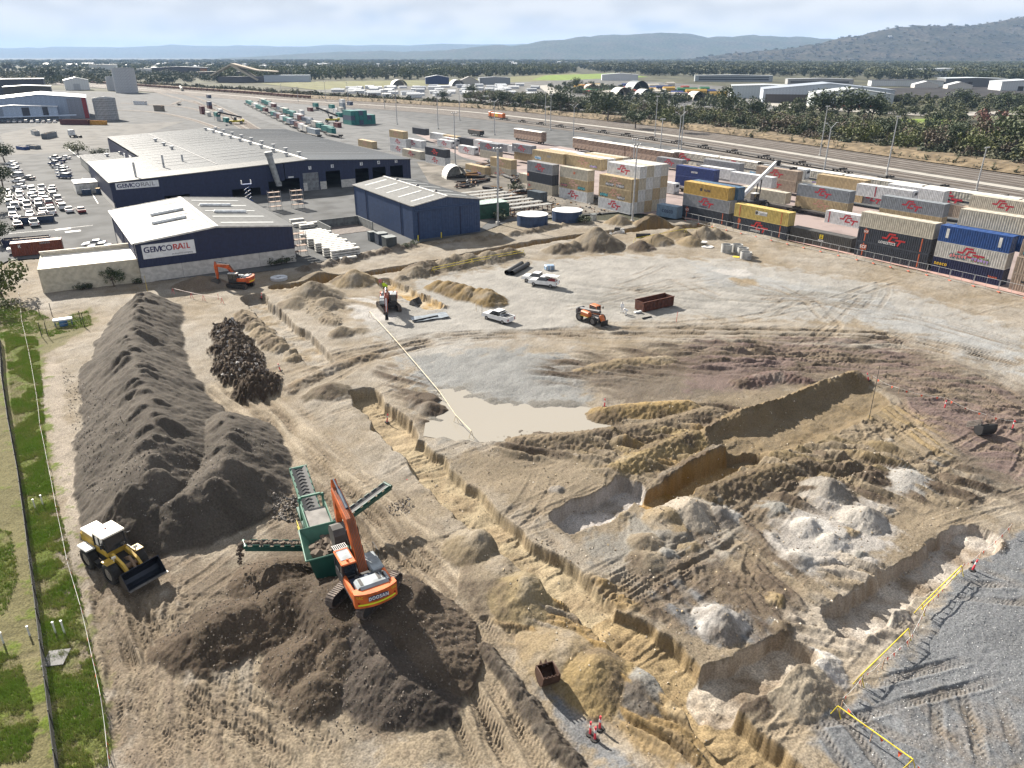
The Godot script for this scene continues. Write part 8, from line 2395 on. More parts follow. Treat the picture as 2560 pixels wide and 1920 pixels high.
func along(line: PackedVector2Array,dist: float) -> Array:   # [point,heading in degrees] at a distance from the line's start
	for k in line.size() - 1:
		var l := line[k].distance_to(line[k + 1])
		if dist <= l or k == line.size() - 2:
			var d := (line[k + 1] - line[k]) / l
			return [line[k] + d * dist,rad_to_deg(atan2(d.x,d.y))]
		dist -= l
	return []

func nearest_on(line: PackedVector2Array,p: Vector2) -> float:
	var run := 0.0; var best := 1e9; var at := 0.0
	for k in line.size() - 1:
		var q := Geometry2D.get_closest_point_to_segment(p,line[k],line[k + 1])
		if q.distance_to(p) < best: best = q.distance_to(p); at = run + q.distance_to(line[k])
		run += line[k].distance_to(line[k + 1])
	return at

func reach_stacker(label: String,p: Vector2,turn: float,c: Color,lift: float,carry: Array) -> void:
	var o := thing("reach_stacker",label,"reach stacker",V3(p.x,0.06,p.y),turn,"reach stackers")
	var m := paint("stack%d" % int(c.r * 99),c,0.5)
	var bl := paint("machineblack",Color(0.02,0.02,0.022),0.6)
	for z in [-3.2,2.8]:
		for x in [-1.5,1.5]: wheel(o,V3(x,0.85,z),0.85,0.8,Color(0.3,0.3,0.3),10)
	part(o,"chassis",mk().rbox(V3(0,1.5,0.3),V3(2.4,1.0,8.4),0.15),m)
	part(o,"counterweight",mk().rbox(V3(0,1.8,4.0),V3(3.4,1.4,1.4),0.2),m)
	part(o,"cab",mk().rbox(V3(0,2.9,-0.3),V3(1.5,1.7,1.6),0.1),glass())
	part(o,"cab_roof",mk().box(V3(0,3.8,-0.3),V3(1.6,0.12,1.7)),white_steel())
	var a := deg_to_rad(lift)
	var foot := V3(0,3.6,3.6)
	var tip := foot + V3(0,sin(a),-cos(a)) * 13.0
	part(o,"boom",mk().rbox((foot + tip) / 2,V3(0.8,0.9,13.0),0.1,Basis(Vector3.RIGHT,a)),bl if c.r > 0.2 else white_steel())
	for x in [-0.6,0.6]: part(o,"lift_cylinder",mk().tube(V3(x,1.9,-1.2),foot.lerp(tip,0.5) + V3(x,-0.3,0),0.16),bl)
	part(o,"spreader",mk().rbox(tip + V3(0,-0.9,0),V3(12.0,0.45,0.9),0.1).box(tip + V3(0,-0.3,0),V3(1.2,1.2,1.2)).box(tip + V3(-5.9,-1.1,0),V3(0.3,0.6,2.4)).box(tip + V3(5.9,-1.1,0),V3(0.3,0.6,2.4)),bl)

func rolling_stock() -> void:
	# the white louvred wagons and the rusty ones coupled behind them
	var p := Vector2(59.2,-282.8)
	for k in 8:
		var a := deg_to_rad(32.0)
		var q := p + Vector2(sin(a),cos(a)) * (12.0 + k * 24.2)
		wagon("louvre",V3(q.x,0.05,q.y),32.0,("%s white louvred wagon with a red emblem behind the brown wagons" % nth(k) if k < 5 else "%s rusty orange ribbed wagon coupled behind the white louvred ones" % nth(k - 5)),"wagons of the louvred train",Color(0.52,0.49,0.43) if k < 5 else Color(0.30,0.16,0.07))
	for k in 5:
		var q: Vector2 = [Vector2(2.3,-369.7),Vector2(27.3,-327.4),Vector2(32.8,-317.5),Vector2(40.3,-305.7),Vector2(46.9,-293.4)][k]
		wagon("louvre",V3(q.x + 6,0.05,q.y + 8),32.0,"brown weathered box wagon with a pale roof" + [" standing alone beside the empty flats"," first in the row behind the block"," second in the row behind the block"," third in the row behind the block"," last in the row, with black graffiti"][k],"brown box wagons",Color(0.24,0.17,0.13))
	for k in 2:
		var q: Vector2 = [Vector2(-10.6,-313.5),Vector2(-18.3,-393)][k]
		var o := wagon("open",V3(q.x,0.05,q.y),33.0,["red open wagon on the pink paving beside the white containers","black hopper wagons stand before the grey container"][k],"yard wagons",[Color(0.26,0.025,0.02),Color(0.03,0.03,0.03)][k])
	var fl := shifted(main_line,51.0)
	var d0 := nearest_on(fl,Vector2(-14,-497))
	var lo := thing("locomotive","orange and yellow diesel locomotive at the head of empty flat wagons","locomotive",Vector3.ZERO,0)
	var a0 := along(fl,d0)
	lo.position = V3(a0[0].x,0.08,a0[0].y); lo.rotation.y = deg_to_rad(a0[1])
	var lor := paint("locoorange",Color(0.55,0.13,0.02),0.5)
	part(lo,"hood",mk().rbox(V3(0,2.7,1.5),V3(2.4,2.6,14.0),0.2),lor)
	part(lo,"side_panel",mk().box(V3(0,2.7,1.0),V3(2.46,1.7,4.2)),paint("locoyellow",Color(0.58,0.36,0.02),0.5))
	part(lo,"cab",mk().rbox(V3(0,2.9,-7.2),V3(2.8,3.0,2.4),0.25),lor)
	part(lo,"windscreen",mk().box(V3(0,3.6,-8.42),V3(2.2,0.7,0.05)),glass())
	part(lo,"frame",mk().box(V3(0,1.25,0),V3(2.8,0.4,18.5)),paint("flatdeck",Color(0.05,0.045,0.042),0.8))
	bogies(lo,18.0)
	for k in 16:
		var a := along(fl,d0 + 20.5 + k * 19.8)
		wagon("flat",V3(a[0].x,0.08,a[0].y),a[1],"%s empty black flat wagon behind the orange locomotive" % nth(k),"empty flat wagons")
	var ol := shifted(main_line,3.0)
	var d1 := nearest_on(ol,Vector2(-640,-1210)); var d2 := nearest_on(ol,Vector2(-195,-755))
	for k in 42:
		var a := along(ol,lerpf(d1,d2,k / 41.0))
		wagon("open",V3(a[0].x,0.08,a[0].y),a[1],"%s brown ore wagon of the long train, counted from its far end" % nth(k),"ore train",Color(0.17,0.08,0.055))
	for k in 5:
		var a := along(smooth_line([-413,-988,-341,-823,-300,-730,-259,-635],8),4.0 + k * 17.0)
		wagon("tank",V3(a[0].x,0.08,a[0].y),a[1],"%s pale tank wagon in the yard throat, counted from the far end" % nth(k),"tank wagons",Color(0.5,0.48,0.42))
	wagon("flat",V3(-278,0,-656),20.0,"empty flat wagon standing alone in the yard throat","yard wagons")
	for k in 12:
		var q := Vector2(-219,-646).lerp(Vector2(-104.1,-393),k / 11.0)
		wagon("flat",V3(q.x + 4.0,0.05,q.y + 4.0),34.0,"%s flat wagon, from the far end, under the containers nearer the workshop" % nth(k),"flat wagons of the far terminal")
	for k in 12:
		var q := Vector2(-218,-679).lerp(Vector2(-93.9,-393),k / 11.0)
		wagon("flat",V3(q.x + 4.0,0.05,q.y + 4.0),36.0,"%s flat wagon, from the far end, under the containers nearer the teal stack" % nth(k),"flat wagons of the far terminal")
	for q in [Vector2(49.5,-225.4),Vector2(63.4,-205.7),Vector2(73.3,-191.5),Vector2(86.7,-174.5)]:
		wagon("flat",V3(q.x + 5.5,0.0,q.y + 6.0),35.0,"tan flat wagon carrying containers on the terminal","loaded flat wagons")
	reach_stacker("yellow reach stacker with lowered dark boom by the small stack",Vector2(-165,-466),110,Color(0.55,0.45,0.02),14,[])
	reach_stacker("yellow reach stacker beside the big teal stack",Vector2(-110,-477),95,Color(0.55,0.45,0.02),22,[])
	reach_stacker("dark reach stacker with a raised white boom behind the mustard container",Vector2(64.1,-198.6),-65,Color(0.04,0.04,0.045),38,[])

	# lamp posts: x, z, height, head
	for q in [[-9,-397,15.9,1],[20,-468,17.6,0],[21,-424,18.2,0],[30,-378,14.7,1],[72,-390,18.8,0],[57,-295,15.2,2],[36,-226,14.7,2],[-4,-224,12.3,2],[63,-291,16.8,1],[73,-332,18.4,0],[125,-311,18.8,0],[97,-236,17.3,1],[127,-257,18.8,0],[139,-225,12.5,2],[-167,-707,16.3,0],[-192,-707,11.6,0],[-147,-707,15.4,0],[-99,-610,14.2,0],[-68,-461,19.5,0],[-41,-431,19.7,0],[-33,-492,18.0,0],[-21,-283,18.2,2],[-230,-789,11.8,0],[-3.4,-178.1,17.4,2],[29.3,-180.0,18.0,2]]:
		var near: bool = q[1] > -185
		var o := thing("lamp_post",["tall grey floodlight mast with a flat head in the rail yard","grey lamp post with two angled arms in the rail yard","grey floodlight mast with a crossbar of lamps by the containers"][q[3]] if not near else ("pale floodlight mast beside the green tarpaulin" if q[0] < 0 else "pale floodlight mast before the block of containers"),"lamp post",V3(q[0],0,q[1]),30,"lamp posts")
		var st := paint("galv",Color(0.42,0.43,0.44),0.5,0.3)
		part(o,"pole",mk().tube(Vector3.ZERO,V3(0,q[2],0),0.24,0.14,8),st)
		part(o,"footing",mk().rbox(V3(0,0.3,0),V3(0.9,0.6,0.9),0.06),paint("footing",Color(0.4,0.39,0.37),0.9))
		if q[3] == 1:
			for x in [-1,1]:
				part(o,"arm",mk().tube(V3(0,q[2] - 0.3,0),V3(x * 2.0,q[2] + 1.2,0),0.09),st)
				part(o,"lamp_head",mk().rbox(V3(x * 2.3,q[2] + 1.25,0),V3(0.9,0.16,0.4),0.05),st)
		else:
			part(o,"crossbar",mk().box(V3(0,q[2],0),V3(2.2,0.12,0.3)),st)
			for x in [-0.9,0.0,0.9]: part(o,"lamp_head",mk().rbox(V3(x,q[2] + 0.12,0.25),V3(0.5,0.4,0.3),0.06),st)

	# cars in the car park
	var W := Color(0.66,0.67,0.68); var K := Color(0.02,0.022,0.026); var S := Color(0.35,0.36,0.38); var R := Color(0.16,0.012,0.014); var B := Color(0.03,0.06,0.14)
	var cn := {W: "white",K: "black",S: "silver",R: "dark red",B: "blue"}
	var lot := [[-186.3,-283.9,W,0],[-180.0,-274.5,W,0],[-172.5,-263.6,W,0],[-165.2,-252.7,S,0],[-158.4,-247.6,K,0],[-157.9,-241.4,W,0],[-150.8,-230.4,W,0],[-178.4,-298.6,W,2],[-175.7,-300.4,W,2],[-172.7,-290.9,B,2],[-169.3,-282.6,B,2],[-164.2,-274.8,S,2],[-160.9,-271.7,W,2],[-156.4,-264.4,W,2],[-152.3,-257.5,W,2],[-148.4,-250.9,B,2],[-130.4,-232.2,W,2],[-126.3,-225.7,W,2]]
	for col in [[Vector2(-147.8,-219.8),Vector2(-117.4,-175.4),9],[Vector2(-145.3,-221.2),Vector2(-114.6,-176.3),9],[Vector2(-144.3,-224.7),Vector2(-117.5,-185.3),8],[Vector2(-142.1,-226.2),Vector2(-117.7,-190.5),7],[Vector2(-139.4,-226.9),Vector2(-115.1,-191.5),7]]:
		for k in col[2]:
			var g: Vector2 = col[0].lerp(col[1],k / (col[2] - 1.0))
			lot.append([g.x + rng.randfn() * 0.3,g.y + rng.randfn() * 0.5,[W,W,W,K,S,K,W,R,B,W,S][rng.randi() % 11],1])
	for q in lot:
		var g := Vector2(q[0],q[1])
		var ck: String = ["sedan","suv","sedan","ute"][absi(int(q[0] * 7.0 + q[1])) % 4]
		car(ck,q[2],V3(g.x,0.03,g.y),[68.0,35.0,75.0][q[3]],"%s %s %s" % [cn[q[2]],{"sedan": "sedan","suv": "four wheel drive","ute": "ute"}[ck],["nosed in under the trees at the car park edge","parked in the rows of the car park","parked in the line along the annex and the cabin"][q[3]]],"cars in the car park")
	var cg := Vector2(-111.7,-192.6)
	car("sedan",R,V3(cg.x,0.03,cg.y),35.0,"dark red car driving alone across the car park","cars in the car park","moving_car")
	for q in [[-100.7,-149.6,"ute","white ute on the road beside the cream shed"],[-88.7,-154.8,"sedan","white car behind the cream shed, first of three"],[-86.3,-152.3,"sedan","white car behind the cream shed, middle of three"],[-84.0,-150.3,"sedan","white car behind the cream shed beside the stacked boxes"]]:
		cg = Vector2(q[0],q[1])
		car(q[2],W,V3(cg.x,0.03,cg.y),-62.0 if q[2] == "ute" else 110.0,q[3],"cars by the cream shed")
	for k in 9:
		cg = Vector2(-306,-474).lerp(Vector2(-278,-474),k / 8.0)
		car("suv" if k % 2 else "sedan",W if k % 3 else S,V3(cg.x,0.05,cg.y),25.0,"%s car in the row under the factory canopy" % ("white" if k % 3 else "silver"),"cars at the factory")
	for k in 16:
		cg = Vector2(124,-806).lerp(Vector2(173,-806),(k % 8) / 7.0) + Vector2(0,38.0 * (k / 8))
		var b := thing("parked_bus","white bus in the ranks of the bus yard","bus",V3(cg.x,0.1,cg.y),80,"buses in the bus yard")
		part(b,"body",box_part("bus",V3(0,1.7,0),V3(2.5,2.9,12)),paint("buswhite",Color(0.6,0.61,0.62),0.4))
		part(b,"windows",box_part("buswin",V3(0,2.2,0),V3(2.54,0.9,11)),glass())
		for z in [-3.8,3.6]: part(b,"wheels",box_part("busaxle",V3(0,0.5,0),V3(2.4,1.0,1.0)),paint("rubber",Color(0.028,0.026,0.025),0.9,0,0.5),T3(V3(0,0,z)))
	var tk := thing("tipper_truck","white prime mover beside the grey skips in the hardstand","truck",V3(-217.2,0,-384.9),60)
	part(tk,"cab",mk().rbox(V3(0,2.2,-3.0),V3(2.5,2.8,2.4),0.2),paint("buswhite",Color(0.6,0.61,0.62),0.4))
	part(tk,"windscreen",mk().box(V3(0,2.7,-4.21),V3(2.1,0.9,0.05)),glass())
	part(tk,"chassis",mk().box(V3(0,1.0,0.5),V3(1.0,0.4,7.0)),paint("machineblack",Color(0.02,0.02,0.022),0.6))
	for z in [-3.0,1.6,3.0]:
		for x in [-1.0,1.0]: wheel(tk,V3(x,0.55,z),0.55,0.4,Color(0.4,0.4,0.4),8)
	# skips, frames and boxes on the hardstand
	for q in [[V3(-229.1,0,-383),8,12.0,2.6,Color(0.13,0.15,0.17),"long grey skip with an orange load on the hardstand"],[V3(-244.4,0,-397.2),40,9.0,2.4,Color(0.3,0.33,0.35),"pale skip with an orange load on the hardstand"],[V3(-209.3,0,-336.3),60,7.0,1.6,Color(0.16,0.18,0.2),"low grey skip beside the blue one"],[V3(-212.2,0,-333.3),60,6.0,1.4,Color(0.02,0.06,0.2),"low blue skip beside the grey one"],[V3(-258,0,-460),82,18.0,3.0,Color(0.09,0.02,0.025),"long maroon trailer before the ribbed silo"],[V3(-247,0,-460),78,16.0,2.4,Color(0.5,0.25,0.03),"orange steel frames stacked before the ribbed silo"],
		[V3(-115.3,0,-179.5),115,7.0,1.7,Color(0.02,0.04,0.085),"blue waste skip at the car park entrance"],[V3(-104,0,-156.6),115,8.5,1.6,Color(0.012,0.02,0.06),"dark blue skip with a rusty load behind the entry wall"],[V3(-310,0,-656),70,12.0,3.0,Color(0.6,0.61,0.62),"white site office beside the tall silo"],[V3(-260,0,-578),60,9.0,4.0,Color(0.2,0.17,0.13),"grey concrete hut beside the throat tracks"]]:
		var s := thing("skip_bin" if q[3] < 2.7 else "yard_box",q[5],"skip" if q[3] < 2.7 else "yard box",q[0],q[1],"hardstand boxes")
		var L: float = q[2]; var h: float = q[3]
		var m := paint("skip" + q[5].left(12),q[4],0.65)
		part(s,"wall",mk().box(V3(-1.2,h / 2,0),V3(0.1,h,L)),m)
		part(s,"wall",mk().box(V3(1.2,h / 2,0),V3(0.1,h,L)),m)
		for z in [-1,1]: part(s,"end_wall",mk().box(V3(0,h / 2,z * L / 2),V3(2.3,h,0.1),Basis(Vector3.RIGHT,z * 0.2)),m)
		part(s,"load",mk().box(V3(0,h * 0.8,0),V3(2.28,0.2,L - 0.2)),paint("skipload" if L < 11.5 and h < 2.5 else "orangeload",Color(0.12,0.09,0.06) if L < 11.5 and h < 2.5 else Color(0.5,0.25,0.03),0.9))

# ---------- what lies about on the site
func bollard_cone(p: Vector2,label: String,tilt := 0.0) -> void:
	var o := thing("safety_bollard",label,"bollard",on_ground(p),rng.randf() * 360,"pink safety bollards")
	o.rotation.x = deg_to_rad(tilt)
	part(o,"base",mk().tube(Vector3.ZERO,V3(0,0.08,0),0.3,0.26,8),paint("rubber",Color(0.028,0.026,0.025),0.9,0,0.5))
	part(o,"post",mk().tube(V3(0,0.08,0),V3(0,1.05,0),0.075,0.06,10),paint("pinkpost",Color(0.62,0.05,0.07),0.5,0,0.1))
	part(o,"reflector",mk().tube(V3(0,0.6,0),V3(0,0.82,0),0.082,0.078,10),white_steel())

func bunting(line: Array,label: String,every: float,c: Color,high := 0.9,posts := true) -> void:
	var pts := V2(line)
	var o := thing("bunting_line",label,"bunting",Vector3.ZERO,0,"flag bunting lines")
	var rope := mk()
	var run := 0.0
	var fm := paint("flag%d" % int(c.r * 100 + c.g * 10),c,0.6,0,0.1)
	fm.backlight_enabled = true; fm.backlight = Color(0.4,0.1,0.05)
	for k in pts.size() - 1:
		var a := on_ground(pts[k],high); var b := on_ground(pts[k + 1],high)
		var n := maxi(2,int(pts[k].distance_to(pts[k + 1]) / every))
		if posts: part(o,"stake",mk().tube(a - V3(0,high + 0.2,0),a + V3(0,0.08,0),0.03,0.03,6),paint("stakewood",Color(0.45,0.3,0.2),0.8))
		var prev := a
		for i in range(1,n + 1):
			var t := float(i) / n
			var q := a.lerp(b,t) - V3(0,0.25 * sin(PI * t),0)
			rope.tube(prev,q,0.012,0.012,4,false)
			var d := (q - prev).normalized()
			var m := (prev + q) / 2
			var sway := d.cross(Vector3.UP) * rng.randf_range(-0.12,0.12)
			var s := mk()
			s.tri(m - d * 0.14,m + d * 0.14,m - V3(0,0.34,0) + sway)
			part(o,"flag",s,fm)
			prev = q
	part(o,"rope",rope,white_steel())

func rail_barrier(line: Array,label: String,c := "safetyyellow",two := true) -> void:
	var pts := V2(line)
	var o := thing("barrier_rail",label,"barrier",Vector3.ZERO,0,"plastic barrier rails")
	var m: Material = paint("safetyyellow",Color(0.62,0.5,0.03),0.6) if c == "safetyyellow" else (paint("palestring",Color(0.6,0.5,0.33),0.6) if c == "pale" else paint("barrierwhite",Color(0.62,0.5,0.45),0.6))
	for k in pts.size():
		var a := on_ground(pts[k])
		for s in [-0.3,0.3]: part(o,"leg",mk().tube(a + V3(s,0,s * 0.5),a + V3(0,0.95,0),0.03,0.03,6),m if c != "white" else paint("pinkpost",Color(0.62,0.05,0.07),0.5,0,0.1))
		if k < pts.size() - 1:
			var b := on_ground(pts[k + 1])
			part(o,"rail",mk().tube(a + V3(0,0.95,0),b + V3(0,0.95,0),0.04,0.04,6),m)
			if two: part(o,"rail",mk().tube(a + V3(0,0.5,0.05),b + V3(0,0.5,0.05),0.04,0.04,6),m)

func stake(p: Vector2,h: float,c: Color,label: String) -> void:
	var o := thing("survey_stake",label,"stake",on_ground(p),0,"survey stakes")
	part(o,"post",mk().tube(V3(0,-0.2,0),V3(rng.randfn() * 0.06,h,rng.randfn() * 0.06),0.035,0.03,6),paint("st%d" % int(c.r * 100 + c.g * 10),c,0.7))

func scatter(called: String,label: String,poly: Array,n: int,lo: float,hi: float,cols: Array,sd: int,flat := 0.7) -> void:   # loose stones or scraps
	var s := mk()
	var r := RandomNumberGenerator.new(); r.seed = sd
	var pts: Array[Vector3] = []
	for k in 12: pts.append(V3(r.randfn(),r.randfn() * flat,r.randfn()).normalized() * V3(1,flat,1) * r.randf_range(0.7,1.1))
	for f in [[0,1,2],[3,4,5],[6,7,8],[9,10,11],[0,4,8],[1,5,9],[2,6,10],[3,7,11],[0,5,10],[1,6,11],[2,7,8],[3,4,9]]: s.tri(pts[f[0]],pts[f[1]],pts[f[2]])
	s.rbox(Vector3.ZERO,V3(1.2,1.0 * flat,1.1),0.3)
	var sp := in_poly(poly,n,1.0)
	var mm := MultiMesh.new()
	mm.transform_format = MultiMesh.TRANSFORM_3D
	mm.use_colors = true
	mm.mesh = s.mesh()
	mm.instance_count = sp.size()
	for k in sp.size():
		var p: Vector3 = sp[k]
		var z := lerpf(lo,hi,pow(rng.randf(),3.0)) * 0.5
		mm.set_instance_transform(k,Transform3D(Basis(V3(rng.randfn(),rng.randfn(),rng.randfn()).normalized(),rng.randf() * TAU).scaled(V3(z,z,z * rng.randf_range(0.8,1.8))),on_ground(Vector2(p.x,p.z),z * 0.2)))
		mm.set_instance_color(k,cols[rng.randi() % cols.size()] * rng.randf_range(0.75,1.2))
	var o := MultiMeshInstance3D.new()
	o.name = numbered(called)
	o.multimesh = mm
	o.material_override = mats["cloth"]
	add_child(o)
	tag(o,label,"stones","","stuff")

func site_things() -> void:
	person("worker in a yellow-green vest and dark trousers beside the white sand patch",on_ground(Vector2(-22.3,-124.1)),10,"stand",Color(0.42,0.62,0.03),Color(0.02,0.02,0.03),Color(0.6,0.6,0.6))
	person("worker in a yellow-green vest half behind the other one",on_ground(Vector2(-22.1,-124.9)),-20,"stand",Color(0.42,0.62,0.03),Color(0.02,0.025,0.04),Color(0.62,0.62,0.6))
	person("worker in a faded red shirt and grey trousers talking with the two in vests",on_ground(Vector2(-23,-124.6)),40,"stand",Color(0.38,0.13,0.13),Color(0.25,0.24,0.22),Color(0.62,0.62,0.6))
	person("standing worker in white overalls near the rusty skip",on_ground(Vector2(17.3,-110.5)),170,"stand",Color(0.62,0.63,0.64),Color(0.62,0.63,0.64),Color(0.62,0.63,0.64))
	person("bending worker in white overalls beside the standing one",on_ground(Vector2(17.8,-109.2)),60,"bend",Color(0.62,0.63,0.64),Color(0.62,0.63,0.64),Color(0.62,0.63,0.64))
	# rusty skip
	var o := thing("rusty_skip","open rusty steel skip standing on the pale ground","skip",on_ground(Vector2(22.9,-113.4)),123)
	var rust := paint("rust",Color(0.10,0.035,0.022),0.9,0.1,0.6)
	var L := 6.4; var w := 2.1; var h := 1.45
	for x in [-1,1]:
		part(o,"side_wall",mk().box(V3(x * w / 2,h / 2 + 0.15,0),V3(0.08,h,L)),rust)
		part(o,"top_rim",mk().box(V3(x * w / 2,h + 0.16,0),V3(0.16,0.12,L + 0.1)),rust)
		for k in 8: part(o,"rib",mk().box(V3(x * (w / 2 + 0.07),h / 2 + 0.15,-L / 2 + 0.4 + k * 0.8),V3(0.08,h - 0.05,0.1)),rust)
	for z in [-1,1]: part(o,"end_wall",mk().box(V3(0,h / 2 + 0.15,z * L / 2),V3(w - 0.1,h,0.08)),rust)
	part(o,"floor",mk().box(V3(0,0.12,0),V3(w,0.1,L)),rust)
	# pipes
	var pipe := paint("blackpipe",Color(0.012,0.012,0.013),0.45,0,0.2)
	for q in [[Vector2(-1,-132.6),Vector2(1.9,-139.4),"long black drain pipe, the outer of two beside the white utes"],[Vector2(0,-132.1),Vector2(3.1,-139.1),"long black drain pipe beside another, nearer the white utes"],[Vector2(27.8,-163.9),Vector2(30.9,-163.9),"short black drain pipe among the sand heaps"]]:
		var a := on_ground(q[0],0.45); var b := on_ground(q[1],0.45)
		o = thing("drain_pipe",q[2],"pipe",a,0,"black drain pipes")
		var s := mk()
		s.tube(Vector3.ZERO,b - a,0.45,0.45,20,false).tube(Vector3.ZERO,b - a,0.41,0.41,20,false)
		part(o,"barrel",s,pipe)
		for e in [0.02,0.98]: part(o,"rim",mk().tube((b - a) * (e - 0.015),(b - a) * (e + 0.015),0.48,0.48,20,false),pipe)
	# concrete rings and slabs
	var conc := paint("ringconcrete",Color(0.36,0.36,0.35),0.85)
	for q in [[Vector2(44.2,-149.9),"tallest concrete manhole ring, apart from the other three",1.7],[Vector2(46.6,-150.6),"concrete manhole ring in the rear of the group",1.6],[Vector2(47,-147.9),"concrete manhole ring between two others",1.5],[Vector2(46.8,-145),"concrete manhole ring beside the yellow cover",1.4]]:
		o = thing("manhole_ring",q[1],"manhole ring",on_ground(q[0]),0,"concrete manhole rings")
		var s := mk()
		s.tube(Vector3.ZERO,V3(0,q[2],0),1.1,1.1,24,false).tube(Vector3.ZERO,V3(0,q[2],0),0.98,0.98,24,false)
		part(o,"barrel",s,conc)
		var t := mk()
		for k in 24:
			var a := TAU * k / 24; var b := TAU * (k + 1) / 24
			t.quad(V3(cos(b) * 0.98,q[2],sin(b) * 0.98),V3(cos(b) * 1.1,q[2],sin(b) * 1.1),V3(cos(a) * 1.1,q[2],sin(a) * 1.1),V3(cos(a) * 0.98,q[2],sin(a) * 0.98))
		part(o,"rim",t,conc)
	for q in [[Vector2(41.4,-154.5),1.3,0.22,Color(0.55,0.54,0.52),"white concrete lid with a dark hole beside the sand heaps"],[Vector2(40.9,-156.3),0.9,0.2,Color(0.55,0.54,0.52),"smaller white lid behind the one with a dark hole"],[Vector2(-42.4,-130.2),1.5,0.45,Color(0.48,0.5,0.53),"pale concrete lid ring beside the drain at the shed"],[Vector2(45.2,-146),0.7,0.12,Color(0.55,0.42,0.03),"yellow plastic cover lying beside the manhole rings"]]:
		o = thing("manhole_cover",q[4],"cover",on_ground(q[0]),0)
		var lm := paint("lid%d" % int(q[3].b * 100),q[3],0.8)
		if q[1] < 1.0: part(o,"disc",mk().tube(Vector3.ZERO,V3(0,q[2],0),q[1],q[1],24),lm)
		else:
			var t := mk()
			t.tube(Vector3.ZERO,V3(0,q[2],0),q[1],q[1],24,false).tube(Vector3.ZERO,V3(0,q[2],0),0.42,0.42,24,false)
			for k in 24:
				var e := V3(cos(TAU * k / 24),0,sin(TAU * k / 24)); var f := V3(cos(TAU * (k + 1) / 24),0,sin(TAU * (k + 1) / 24))
				t.quad(f * 0.42 + V3(0,q[2],0),f * q[1] + V3(0,q[2],0),e * q[1] + V3(0,q[2],0),e * 0.42 + V3(0,q[2],0))
			part(o,"disc",t,lm)
	# loose buckets
	var bs := paint("bucketsteel",Color(0.10,0.095,0.09),0.6,0.3)
	o = thing("digging_bucket","grey digging bucket lying beside the faded red excavator","bucket",on_ground(Vector2(-15.3,-114.8),0.1),60)
	part(o,"shell",bucket_shape(1.9,0.9,0.05,0),paint("bucketgrey",Color(0.2,0.195,0.185),0.6,0.2),Transform3D(Basis(Vector3.RIGHT,2.2),V3(0,0.55,0)))
	o = thing("ripper_bucket","rusty brown bucket with teeth lying beside the yellow heap","bucket",on_ground(Vector2(2.09,-36.18),0.15),200)
	part(o,"shell",bucket_shape(1.2,0.95,0.06,5),paint("bucketrust",Color(0.075,0.04,0.028),0.7,0.3),Transform3D(Basis(Vector3.RIGHT,1.2),V3(0,0.75,0)))
	o = thing("screening_bucket","black screening bucket with a grid mouth on the purple earth","bucket",on_ground(Vector2(50.6,-70.6),0.1),195)
	part(o,"shell",bucket_shape(1.9,0.85,0.05,0),paint("machineblack",Color(0.02,0.02,0.022),0.6),Transform3D(Basis(Vector3.RIGHT,1.6),V3(0,0.5,0)))
	var gr := mk()
	for k in 10: gr.box(V3(-0.9 + k * 0.2,0.45,0.95),V3(0.05,0.7,0.05))
	for k in 4: gr.box(V3(0,0.15 + k * 0.2,0.95),V3(1.9,0.05,0.05))
	part(o,"grid",gr,paint("gridsteel",Color(0.3,0.28,0.25),0.6,0.3))
	# plastic sheet, crate, beams
	o = thing("plastic_sheet","grey plastic sheet spread out beside the faded red excavator","sheet",on_ground(Vector2(-12.7,-108.2),0.06),0)
	var sh := mk()
	for i in 8:
		for j in 4:
			var q: Array[Vector3] = []
			for e in [[0,0],[1,0],[1,1],[0,1]]:
				var x: float = -2.6 + (i + e[0]) * 0.65; var z: float = -1.1 + (j + e[1]) * 0.55
				q.append(V3(x + z * 0.4,0.12 + 0.14 * n2.get_noise_2d(x * 3.0,z * 3.0),z - x * 0.5))
			sh.quad(q[3],q[2],q[1],q[0])
	part(o,"film",sh,paint("film",Color(0.24,0.27,0.30),0.3,0,0.3))
	part(o,"roll",mk().tube(V3(-2.4,0.2,2.2),V3(1.2,0.2,-0.3),0.12),pipe)
	o = thing("plastic_crate","blue and white plastic crate behind the white utes","crate",on_ground(Vector2(7.1,-136.5)),20)
	part(o,"tub",mk().rbox(V3(0,0.45,0),V3(1.8,0.9,1.2),0.1),paint("crateblue",Color(0.25,0.36,0.5),0.5))
	for x in [-0.7,0.0,0.7]: part(o,"rib",mk().box(V3(x,0.45,0.62),V3(0.16,0.8,0.06)),white_steel())
	o = thing("timber_beam","black beam lying beside the rusty skip","beam",on_ground(Vector2(20.8,-107.8),0.1),118)
	part(o,"shaft",mk().box(Vector3.ZERO,V3(0.2,0.2,1.7)),pipe)
	o = thing("white_sack","crumpled white sack beside the rusty skip","sack",on_ground(Vector2(19.8,-110.3)),0)
	part(o,"cloth",mk().rbox(V3(0,0.15,0),V3(1.3,0.3,0.7),0.14,Basis(Vector3.UP,0.4)).rbox(V3(0.3,0.26,0.1),V3(0.6,0.3,0.5),0.14,Basis(Vector3.BACK,0.3)),white_steel())
